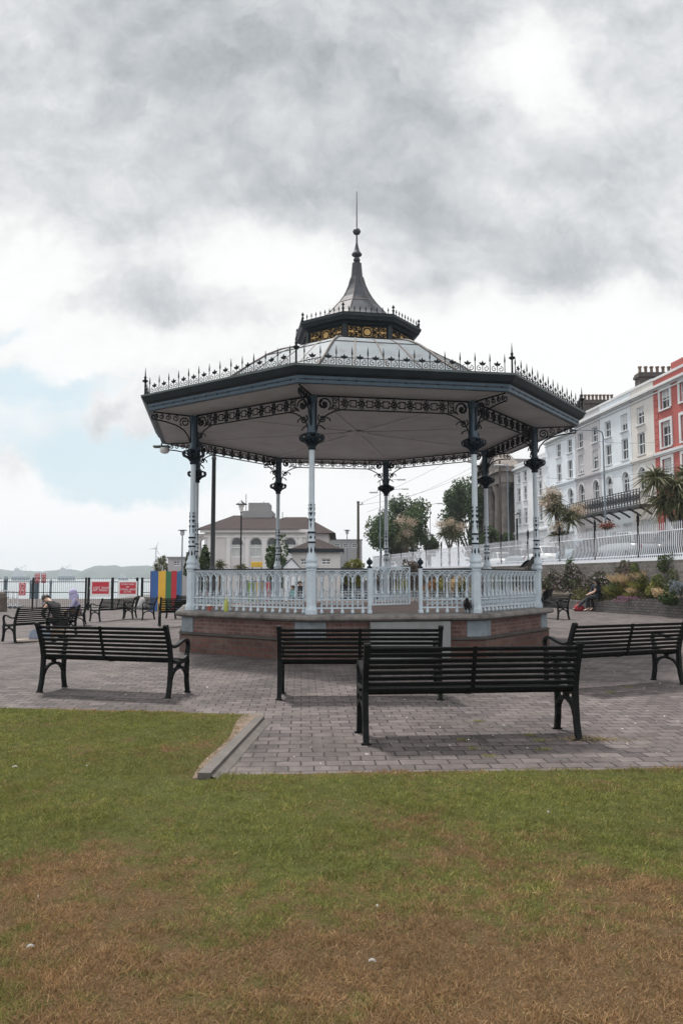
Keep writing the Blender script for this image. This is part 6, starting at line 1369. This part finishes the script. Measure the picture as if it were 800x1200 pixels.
CB = cpaint('pale_blue_car_paint', (.22, .30, .36)); CW, CS, CD = cpaint('white_car_paint', (.66, .67, .68)), cpaint('silver_car_paint', (.24, .27, .30)), cpaint('dark_car_paint', (.03, .035, .045))
rzc = math.atan2(.9931, -.117)
def car_at(label, px, Y, pt, flip=0, rz=None, z=SZ - .06): p = at(px, 650, Y); car(label, (p.x, Y, z), (rzc if rz is None else rz) + flip * PI, pt)
car_at('silver car parked behind the railing below the blue house', 738, 36.5, CS); car_at('pale blue car parked behind the railing below the grey house', 682, 44, CB, 1)
car_at('dark car parked behind the railing left of the silver car below the blue house', 702, 40.8, CD); car_at('white car parked behind the railing before the white house', 640, 52, CW, 1); car_at('silver car parked behind the railing near the lantern lamp', 612, 58, CS); car_at('white car in the street below the church, behind the railing', 588, 66, CW, 1)
car_at('dark car at the right frame edge before the red house', 806, 33.5, CD, 1)
car_at('dark car side on beyond the bandstand railing, left of the gate', 384, 47, CD, 0, 0.05, -.2); car_at('dark car side on beyond the bandstand railing, just behind the gate post', 414, 49, CD, 1, .05, -.2)
# white van beyond the yellow green bush
p = at(414.5, 650, 58); V_ = thing('parked_van', 'white van parked beyond the yellow green bush', 'van', (p.x, 58, -.3)); mb = MB(); mb.boxz(-.45, .45, 0, 4.2, .4, 2.9, bev=.12); mb.boxz(-.43, .43, -.9, .1, .4, 1.6, bev=.1); mb.build('body', CW, V_); mb = MB(); mb.add([(-.38, -.3, 1.75), (.38, -.3, 1.75), (.36, -.03, 2.5), (-.36, -.03, 2.5)], [(0, 1, 2, 3)]); mb.build('windscreen', M['glass'], V_)
for s in (-.4, .4):
    for y in (-.2, 3.3): mb = MB(); mb.T = Matrix.Translation((s, y, .35)) @ Matrix.Rotation(PI / 2, 4, 'Y'); mb.lathe([(.2, -.09), (.34, -.09), (.34, .09), (.2, .09)], 14); mb.build('wheel', M['tyre'], V_)

# ------------------------------------------------------------------ playground bits seen through the left railing
M['p_yel'] = mat('yellow_plastic', (.62, .38, .04), .4); M['p_green'] = mat('green_plastic', (.20, .32, .06), .4); M['p_red'] = mat('red_plastic', (.45, .03, .04), .4)
p = at(301, 661.5, 41); T = thing('notice_board', 'plain yellow notice board above the railing, below the hall windows', 'notice board', (p.x, 41, -.35)); mb = MB(); w = 13.2 * 41 / 883.8 / 2; z = p.z + .35; mb.boxz(-w, w, -.03, .03, z - .14, z + .14, bev=.01); mb.build('board', M['p_yel'], T); mb = MB()
for s in (-1, 1): mb.boxz(s * w * .8 - .03, s * w * .8 + .03, .032, .09, 0, z + .1)
mb.build('post', M['steel'], T)
p = at(303, 682, 42); T = thing('play_tower', 'small climbing frame with green, yellow and red panels seen through the left railing', 'play equipment', (p.x, 42, -.35))
for i, (m_, x) in enumerate((('p_green', -.42), ('p_yel', .05), ('p_red', .48))): mb = MB(); mb.boxz(x - .17, x + .17, 0, .05, .5, 1.55, bev=.02); mb.build('panel', M[m_], T)
mb = MB()
for x in (-.65, -.2, .27, .70): mb.boxz(x - .04, x + .04, .06, .14, 0, 1.7)
mb.boxz(-.65, .7, .06, .14, 1.55, 1.62); mb.build('frame', M['steel'], T)
p = at(341.5, 655, 39); T = thing('tent', 'small white pitched tent with dark roof edges beside the pavilion', 'tent', (p.x, 39, -.35)); mb = MB(); w = .42; z = p.z + .35; mb.add([(-w, 0, 0), (w, 0, 0), (w, 0, z - .42), (0, 0, z), (-w, 0, z - .42), (-w, 1.4, 0), (w, 1.4, 0), (w, 1.4, z - .42), (0, 1.4, z), (-w, 1.4, z - .42)], [(0, 1, 2, 3, 4), (5, 9, 8, 7, 6), (0, 4, 9, 5), (1, 6, 7, 2), (4, 3, 8, 9), (3, 2, 7, 8)]); mb.build('canvas', M['white_paint'], T); mb = MB()
for s in (-1, 1): mb.bar([(s * (w + .06), -.02, z - .47), (0, -.02, z + .03)], .05, .05)
mb.build('roof_edge', M['blue_iron'], T)

# ------------------------------------------------------------------ people
M['hair_dark'] = mat('dark_hair', (.02, .014, .011), .5, var=.3, vscale=20); M['lilac'] = mat('lilac_fleece', (.36, .34, .52), .9, var=.12, vscale=12, bump=.4, bscale=40); M['khaki'] = mat('brown_cloth', (.16, .10, .07), .9, var=.15, vscale=12); M['blackcloth'] = mat('black_cloth', (.012, .012, .014), .85, var=.3, vscale=12); M['navy'] = mat('charcoal_cloth', (.028, .03, .036), .85, var=.3, vscale=12); M['denim'] = mat('blue_denim', (.022, .028, .045), .9, var=.2, vscale=15); M['shoe'] = mat('dark_shoe', (.02, .03, .028), .6); M['pale_cloth'] = mat('pale_beige_cloth', (.48, .40, .36), .9, var=.1, vscale=10); M['turq'] = mat('turquoise_cloth', (.10, .36, .33), .9); M['darkshoe'] = M['shoe']
def head(parent, c, fwd, r=.105, hair='hair_dark', long=False):
    """head with nose, ears, eyes and mouth (child of the body mesh), hair as a second child"""
    f = Vector(fwd).normalized(); s = f.cross(Vector((0, 0, 1))).normalized(); u = s.cross(f); c = Vector(c)
    T = Matrix((( *s, 0), (*f, 0), (*u, 0), (0, 0, 0, 1))).transposed(); T.translation = c
    if hair:
        mb = MB(); mb.T = T; prof = []
        for i in range(9):
            a = PI * i / 8 * .62; prof.append((max(.001, r * 1.06 * math.sin(a)), r * 1.22 * math.cos(a)))
        mb.lathe(prof[::-1], 14, (0, -.018, .0))
        if long:
            for k in range(12):
                a = PI + PI * k / 11; x, y = r * .98 * math.cos(a), r * .95 * math.sin(a); mb.tube([(x, y, .04), (x * 1.08, y * 1.1 - .01, -.06), (x * 1.05, y - .02 + .02 * math.sin(k * 3), -.20), (x * .8, y * .9, -.30)], [.03, .035, .032, .008], 5)
        mb.build('hair', M[hair], parent)
    mb = MB(); mb.T = T
    for e in (-1, 1): mb.ball((e * .036, r * .93, .012), .012, 6, 4)
    mb.build('eyes', M['hair_dark'], parent)
    mb = MB(); mb.T = T; mb.tube([(-.025, r * .9, -.05), (0, r * .955, -.052), (.025, r * .9, -.05)], .006, 4); mb.build('mouth', mat('lip', (.32, .13, .11), .5), parent)
def hand(J, E, wrist, pre, d, side, curl=.5):
    """five short finger chains on a palm"""
    w = Vector(wrist[:3]); d = Vector(d).normalized(); s = Vector(side).normalized(); n = d.cross(s)
    J[pre + 'palm'] = (*(w + d * .06), .026, .016)
    E.append((pre + 'wr', pre + 'palm'))
    for k, (o, l) in enumerate(((-.03, .060), (-.01, .072), (.011, .068), (.03, .052))):
        a = w + d * .092 + s * o; b = a + d * l * .5 - n * .008 * curl; e = b + d * l * .38 - n * l * .55 * curl
        J[f'{pre}f{k}a'] = (*a, .0095); J[f'{pre}f{k}b'] = (*b, .009); J[f'{pre}f{k}c'] = (*e, .007); E += [(pre + 'palm', f'{pre}f{k}a'), (f'{pre}f{k}a', f'{pre}f{k}b'), (f'{pre}f{k}b', f'{pre}f{k}c')]
    a = w + d * .045 - s * .034; b = a + d * .035 - s * .02; J[pre + 'ta'] = (*a, .011); J[pre + 'tb'] = (*b, .009); E += [(pre + 'palm', pre + 'ta'), (pre + 'ta', pre + 'tb')]
def sit_body(P, hood=False):
    """P: joint positions of a seated figure (x right, y forward); returns the body skeleton"""
    J = {'pel': (*P['pel'], .11, .09), 'waist': (*P['waist'], .095, .08), 'chest': (*P['chest'], .125, .095), 'neck': (*P['neck'], .052), 'chin': (*P['chin'], .075, .07), 'head': (*P['head'], .092, .098), 'crown': (*P['crown'], .07)}
    E = [('pel', 'waist'), ('waist', 'chest'), ('chest', 'neck'), ('neck', 'chin'), ('chin', 'head'), ('head', 'crown')]
    f = (Vector(P['face'])).normalized(); hd = Vector(P['head']); J['nose'] = (*(hd + f * .10 + Vector((0, 0, -.015))), .016); E.append(('head', 'nose'))
    sd = f.cross(Vector((0, 0, 1))).normalized()
    for s, n in ((-1, 'l'), (1, 'r')):
        J['ear' + n] = (*(hd + sd * s * .095), .018); E.append(('head', 'ear' + n))
        J[n + 'sh'] = (*P[n + 'sh'], .062); J[n + 'el'] = (*P[n + 'el'], .043); J[n + 'wr'] = (*P[n + 'wr'], .029); E += [('chest', n + 'sh'), (n + 'sh', n + 'el'), (n + 'el', n + 'wr')]
        hand(J, E, P[n + 'wr'], n, Vector(P[n + 'wr']) - Vector(P[n + 'el']), (1, .2, .1) if n == 'l' else (-1, .2, .1))
        J[n + 'hip'] = (*P[n + 'hip'], .085); J[n + 'kn'] = (*P[n + 'kn'], .06); J[n + 'an'] = (*P[n + 'an'], .042); J[n + 'toe'] = (*P[n + 'toe'], .036, .028); E += [('pel', n + 'hip'), (n + 'hip', n + 'kn'), (n + 'kn', n + 'an'), (n + 'an', n + 'toe')]
    return J, E
def clothes(P, top, bottom, shoes, body, sleeve='wr', hood=None, grow=1.16):
    J = {'waist': (*P['waist'], .135, .118), 'pel': (*P['pel'], .148, .125), 'chest': (*P['chest'], .168, .135), 'neck': (*(Vector(P['neck']) - Vector((0, 0, .03))), .098, .095)}; E = [('waist', 'pel'), ('waist', 'chest'), ('chest', 'neck')]
    for n in 'lr':
        J[n + 'sh'] = (*P[n + 'sh'], .074); E.append(('chest', n + 'sh')); J[n + 'el'] = (*P[n + 'el'], .056)
        if sleeve == 'wr': q = Vector(P[n + 'el']).lerp(Vector(P[n + 'wr']), .92); J[n + 'wr'] = (*q, .04); E += [(n + 'sh', n + 'el'), (n + 'el', n + 'wr')]
        elif sleeve == 'el': q = Vector(P[n + 'sh']).lerp(Vector(P[n + 'el']), .6); J[n + 'el'] = (*q, .062); E.append((n + 'sh', n + 'el'))
        else: J.pop(n + 'el')
    skin('top', J, E, M[top], body, 2)
    J = {'pel': (*P['pel'], .145, .122)}; E = []
    for n in 'lr': J[n + 'hip'] = (*P[n + 'hip'], .098); J[n + 'kn'] = (*P[n + 'kn'], .075); J[n + 'an'] = (*(Vector(P[n + 'kn']).lerp(Vector(P[n + 'an']), .93)), .058); E += [('pel', n + 'hip'), (n + 'hip', n + 'kn'), (n + 'kn', n + 'an')]
    skin('trousers', J, E, M[bottom], body, 2)
    for n in 'lr': J = {'a': (*P[n + 'an'], .05), 'h': (*(Vector(P[n + 'an']) + Vector((0, 0, -.035))), .048, .04), 't': (*P[n + 'toe'], .046, .036)}; skin('shoe', J, [('a', 'h'), ('h', 't')], M[shoes], body, 1)
def person(label, loc, rz, P, top, bottom, shoes, hair='hair_dark', long=False, sleeve='wr', group=None):
    J, E = sit_body(P); body = skin('person', J, E, M['skin'], None, 2); body.location = loc; body.rotation_euler = (0, 0, rz); tag(body, label, 'person', group)
    clothes(P, top, bottom, shoes, body, sleeve); head(body, P['head'], P['face'], hair=hair, long=long); return body
def seated(lean=.0, bow=0., feet=.42, arms='lap', spread=.1, seat=.50, lkn=None):
    """sitting pose facing +y; seat = hip height, lean moves the upper body forward"""
    P = {'pel': (0, 0, seat), 'waist': (0, -.01 + lean * .35, seat + .17), 'chest': (0, -.02 + lean * .8, seat + .38), 'neck': (0, .0 + lean * 1.05, seat + .55), 'chin': (0, .035 + lean * 1.15 + bow * .05, seat + .63 - bow * .02), 'head': (0, .03 + lean * 1.2 + bow * .09, seat + .71 - bow * .06), 'crown': (0, .015 + lean * 1.25 + bow * .13, seat + .79 - bow * .09), 'face': (0, 1, -.1 - bow)}
    for s, n in ((-1, 'l'), (1, 'r')):
        P[n + 'sh'] = (s * .185, lean * .9, seat + .46); P[n + 'hip'] = (s * .095, .03, seat - .01); P[n + 'kn'] = (s * (spread + .02), feet + .02, seat + .02); P[n + 'an'] = (s * spread, feet + .0, .085); P[n + 'toe'] = (s * (spread + .02), feet + .15, .04)
        P[n + 'el'] = (s * .25, .08 + lean * .9, seat + .20); P[n + 'wr'] = (s * .12, .30 + lean * .5, seat + .10)
    return P
# hooded person on the second bench
p = Vector((-9.2, 27.1, 0)); g = gz(p.x, p.y)
hp = person('person in a lilac hooded top and brown trousers sitting hunched on a side-on bench', (p.x - .16, p.y - .06, g), R_(100), seated(.10, .8, .40, seat=.52), 'lilac', 'khaki', 'darkshoe', hair=None)
P = seated(.10, .8, .40, seat=.52); h = Vector(P['head']); mb = MB(); mb.ball((h.x, h.y - .035, h.z + .01), .15, 16, 10, sz=1.08); mb.lathe([(.17, -.20), (.165, -.12), (.14, -.02), (.12, .02)], 14, (h.x, h.y - .07, h.z - .02)); mb.build('hood', M['lilac'], hp)
# person in black bent over on the far-left bench
p = Vector((-7.68, 21.2, 0)); g = gz(p.x, p.y); P = seated(.46, 1.3, .40, seat=.44)
person('person in black with dark hair bent forward on the far left bench', (p.x - .14, p.y + .08, g), R_(60), P, 'blackcloth', 'blackcloth', 'darkshoe')
# couple on the bed wall
P = seated(-.05, .3, .42, seat=.66); P['rkn'] = (.10, .42, .50); P['ran'] = (.12, .80, .13); P['rtoe'] = (.13, .94, .10); P['lkn'] = (-.08, .38, .58); P['lan'] = (-.06, .36, .09); P['ltoe'] = (-.08, .52, .04)
person('woman with long dark hair, black top and charcoal trousers sitting on the bed wall', (11.0, 32.9, .0), R_(74), P, 'blackcloth', 'navy', 'darkshoe', long=True, sleeve='el')
P = seated(.06, .4, .40, seat=.66)
person('person in dark navy clothes with dark hair leaning in close behind the seated woman', (11.28, 33.45, .02), R_(112), P, 'denim', 'navy', 'darkshoe')
# people walking beyond the railing
def standing(h=1.7, step=.12):
    k = h / 1.75; P = {'pel': (0, 0, .93 * k), 'waist': (0, 0, 1.08 * k), 'chest': (0, 0, 1.30 * k), 'neck': (0, .0, 1.48 * k), 'chin': (0, .03, 1.55 * k), 'head': (0, .02, 1.63 * k), 'crown': (0, .005, 1.71 * k), 'face': (0, 1, -.05)}
    for s, n in ((-1, 'l'), (1, 'r')):
        P[n + 'sh'] = (s * .19 * k, 0, 1.40 * k); P[n + 'el'] = (s * .24 * k, -.03 + s * .05, 1.13 * k); P[n + 'wr'] = (s * .23 * k, .08 + s * .08, .90 * k); P[n + 'hip'] = (s * .095 * k, 0, .90 * k); P[n + 'kn'] = (s * .10 * k, .05 + s * step * .5, .50 * k); P[n + 'an'] = (s * .10 * k, s * step, .085); P[n + 'toe'] = (s * .11 * k, s * step + .15, .04)
    return P
p = at(343, 690, 34); person('child in a turquoise top and blue trousers standing beyond the left railing', (p.x, 34, -.05), R_(150), standing(1.15), 'turq', 'denim', 'darkshoe')
p = at(351, 690, 35); person('person in a black top beyond the railing, beside the left front column', (p.x, 35, -.05), R_(200), standing(1.35), 'blackcloth', 'navy', 'darkshoe')
p = at(243, 690, 37); person('child in a pink red top seen through the railing at the left', (p.x, 37, -.2), R_(120), standing(1.2), 'p_red', 'navy', 'darkshoe')
# bags
def bag(label, loc, c, w=.36, h=.32, name='bag'):
    T = thing(name, label, 'bag', loc); mb = MB(); mb.lathe([(.12, 0), (.2, .03), (.21, .14), (.16, .25), (.06, .31), (.001, .32)], 12, sx=w / .36, sy=.75); mb.build('body', c, T); mb = MB(); mb.tube([(-.08, 0, .27), (-.06, 0, .40), (.06, 0, .40), (.08, 0, .27)], .014, 5); mb.build('handle', c, T)
p = gr(675.5, 715, 0); bag('red bag standing on the paving at the feet of the couple', (10.4, 33.3, 0), mat('red_cloth', (.26, .02, .03), .8), .42)
p = (-8.2, 20.75, gz(-8.2, 20.75)); bag('pale blue bag lying under the far left bench', (*p[:2], p[2]), mat('pale_blue_bag', (.28, .34, .45), .7, var=.2, vscale=12), .55)
p = (-7.85, 20.95); T = thing('cardboard_box', 'beige cardboard box under the far left bench', 'box', (*p, gz(*p))); mb = MB(); mb.boxz(-.17, .17, -.13, .13, 0, .2); mb.build('carton', mat('cardboard', (.36, .28, .2), .9), T)
for s in (-1, 1): mb = MB(); mb.add([(-.17, s * .131, .2), (.17, s * .131, .2), (.17, s * .23, .26), (-.17, s * .23, .26)], [(0, 1, 2, 3)]); mb.build('flap', mat('cardboard_inside', (.42, .33, .24), .9), T)
p = (-8.1, 20.6); T = thing('cardboard_sheet', 'flattened pale cardboard sheet on the ground under the far left bench', 'cardboard', (*p, gz(*p) + .01)); mb = MB(); mb.box((0, 0, .008), (1.3, .75, .016), .5); mb.build('sheet', mat('cardboard_pale', (.40, .33, .27), .9), T)
p = gr(157, 712, -.25); T = thing('jacket', 'pale checked jacket lying over the side-on bench', 'jacket', (-8.05, 30.7, gz(-8.05, 30.7) + .44)); mb = MB(); mb.lathe([(.22, 0), (.26, .06), (.22, .16), (.16, .30), (.10, .42), (.001, .46)], 9, sx=.8, smooth=True); mb.build('cloth', mat('checked_cloth', (.34, .33, .34), .9, var=.5, vscale=14), T)

# ------------------------------------------------------------------ crows
M['crow'] = mat('crow_feathers', (.006, .006, .008), .45, var=.3, vscale=30)
def crow(label, loc, rz, wings=False):
    J = {'b': (0, 0, .145, .062, .058), 'br': (0, .07, .175, .058, .056), 'nk': (0, .10, .235, .036), 'hd': (0, .115, .275, .036, .034), 'bk': (0, .15, .272, .014), 'tip': (0, .19, .262, .004), 'rp': (0, -.09, .115, .045, .032), 'tl': (0, -.17, .08, .034, .012), 'te': (0, -.25, .045, .03, .006)}
    E = [('b', 'br'), ('br', 'nk'), ('nk', 'hd'), ('hd', 'bk'), ('bk', 'tip'), ('b', 'rp'), ('rp', 'tl'), ('tl', 'te')]
    for s, n in ((-1, 'l'), (1, 'r')):
        J[n + 'th'] = (s * .03, .01, .10, .022); J[n + 'kn'] = (s * .032, -.01, .055, .009); J[n + 'ft'] = (s * .034, .0, .008, .007); J[n + 'to'] = (s * .036, .05, .005, .005); J[n + 'hk'] = (s * .034, -.03, .005, .005); E += [('b', n + 'th'), (n + 'th', n + 'kn'), (n + 'kn', n + 'ft'), (n + 'ft', n + 'to'), (n + 'ft', n + 'hk')]
    o = skin('crow', J, E, M['crow'], None, 2); o.location = loc; o.rotation_euler = (0, 0, rz); tag(o, label, 'bird', 'black crows on the bandstand')
    for s in (-1, 1):
        mb = MB()
        if wings: pl = [(0, 0), (.10, .10), (.13, .26), (.07, .235), (.04, .27), (0, .21), (-.05, .22), (-.07, .12), (-.05, 0)]; mb.plate(pl, (s * .05, -.02, .17), (0, -.75, .1), (s * .55, -.1, .9), (s * .012, 0, 0))
        else: pl = [(.08, .02), (.04, .05), (-.06, .035), (-.22, -.05), (-.26, -.075), (-.12, -.06), (0, -.045), (.07, -.03)]; mb.plate(pl, (s * .062, 0, .16), (0, 1, .18), (0, -.18, 1), (s * .014, 0, 0))
        mb.build('wing', M['crow'], o)
a, b = Vector((BX, BY, 0)) + oc(0, 4.17), Vector((BX, BY, 0)) + oc(1, 4.17); q = a + (b - a) * .925
crow('black crow standing on the stone ledge beside the right front column', (q.x, q.y, .828), R_(165))
a, b = Vector((BX, BY, 0)) + oc(1, BR), Vector((BX, BY, 0)) + oc(2, BR); q = a + (b - a) * .86
crow('black crow perched on the hand rail near the right column', (q.x, q.y, PZ + .828), R_(-60))
q = Vector((BX, BY, 0)) + oc(2, 4.26); crow('black crow with raised wings on the ledge at the right column foot', (q.x - .03, q.y - .02, .83), R_(60), True)
# litter on the ledge
a, b = Vector((BX, BY, 0)) + oc(7, 4.2), Vector((BX, BY, 0)) + oc(0, 4.2)
q = a + (b - a) * .36; T = thing('bottle', 'yellow green drink bottle standing on the ledge against the left railing', 'bottle', (q.x, q.y, .827)); mb = MB(); mb.lathe([(.04, 0), (.045, .02), (.045, .15), (.038, .2), (.018, .235), (.016, .26)], 12); mb.build('body', mat('yellow_green_plastic', (.42, .45, .10), .3), T); mb = MB(); mb.lathe([(.02, .255), (.02, .285), (.001, .287)], 10); mb.build('cap', mat('pale_cap', (.6, .6, .5), .4), T)
q = a + (b - a) * .22; T = thing('paper_cup', 'small dull red paper cup on the ledge left of the bottle', 'cup', (q.x, q.y, .827)); mb = MB(); mb.lathe([(.035, 0), (.045, .10), (.047, .105), (.04, .1)], 12); mb.build('body', mat('red_paper', (.36, .09, .07), .6), T); mb = MB(); mb.lathe([(.048, .10), (.05, .115), (.03, .12), (.001, .121)], 12); mb.build('lid', M['sign_white'], T)
# feathers and leaf litter on the lawn
def scrap(label, px, py, l, w, rz, m, group, cat='feather', name='feather'):
    p = gr(px, py, .04); mb = MB(); n = 7; top = []
    l *= .36; w *= .26
    for i in range(n): t = i / (n - 1); top.append(((t - .5) * l, w * math.sin(PI * (t * .9 + .08)) * .5, .006 * math.sin(PI * t)))
    vs = [Vector(v) for v in top] + [Vector((v[0], -v[1], v[2] - .004)) for v in top]; mb.T = Matrix.Rotation(rz, 4, 'Z'); mb.add(vs + [v - Vector((0, 0, .004)) for v in vs], [(i, i + 1, n + i + 1, n + i) for i in range(n - 1)] + [(2 * n + i, 3 * n + i, 3 * n + i + 1, 2 * n + i + 1) for i in range(n - 1)]); tag(mb.build(name, m, None, loc=p), label, cat, group)
fe = mat('white_feather', (.36, .34, .31), .8, var=.3, vscale=60)
for px, py, l, w, rz, lab in ((36, 1108, .085, .022, .35, 'white feather on the dry lawn at the lower left'), (45, 1050, .06, .018, 1.9, 'white feather on the patchy lawn left, upper of two'), (442, 1061, .04, .028, .9, 'small round pale leaf scrap on the dry lawn in the middle'), (436, 1125, .085, .02, -.1, 'thin white feather below the round leaf scrap'), (18, 898, .12, .03, .5, 'white scrap on the green lawn near the left edge'), (642, 951, .05, .02, .2, 'tiny pale scrap on the green lawn right of centre'), (456, 951, .03, .015, 1.2, 'tiny pale scrap on the green lawn below the bench leg'), (102, 897, .04, .02, .4, 'tan leaf scrap on the green lawn left of the kerb')): scrap(lab, px, py, l, w, rz, fe, 'pale scraps on the lawn')
# dry leaves under the nearest bench, moss in the joints, droppings
n = 260; P = np.stack([2.22 + RNG.normal(.1, .16, n), 7.12 + RNG.normal(0, .06, n), np.full(n, .012)], 1); lean = np.stack([RNG.normal(size=n), RNG.normal(size=n), np.abs(RNG.normal(0, .25, n)) + .05], 1); o = blades('dry_weeds', P, RNG.uniform(.02, .10, n), lean, .0028, M['straw']); tag(o, 'dry weeds and leaf litter round the right leg of the nearest bench', 'weeds', kind='stuff')
C = []
for px, py in ((541, 868), (554, 878), (573, 887), (633, 868), (637, 879), (620, 862), (700, 868), (715, 812), (735, 806), (560, 846)): g = gr(px, py); C.append(np.array(g) + RNG.normal(0, 1, (90, 3)) * np.array([.035, .02, .004]) + np.array([0, 0, .008]))
P = np.concatenate(C); o = blades('moss', P, RNG.uniform(.006, .02, len(P)), RNG.normal(size=P.shape) + np.array([0, 0, 1.2]), .003, M['lf_yel']); tag(o, 'yellow green moss tufts in the paving joints under the nearest bench', 'moss', kind='stuff')
n = 420; yy = RNG.uniform(6.2, 13, n); P = np.stack([RNG.uniform(-.5, .55, n) * yy, yy, np.full(n, .005)], 1); keep = (P[:, 0] > -.6) | (P[:, 1] > 9.2); P = P[keep]; lean = RNG.normal(size=P.shape); lean[:, 2] = .06; o = blades('paving_litter', P, RNG.uniform(.008, .035, len(P)), lean, .006, leafmat('pale_speck', (.30, .27, .24), (.62, .6, .58), 0)); tag(o, 'pale specks of litter and droppings scattered over the paving', 'litter', kind='stuff')
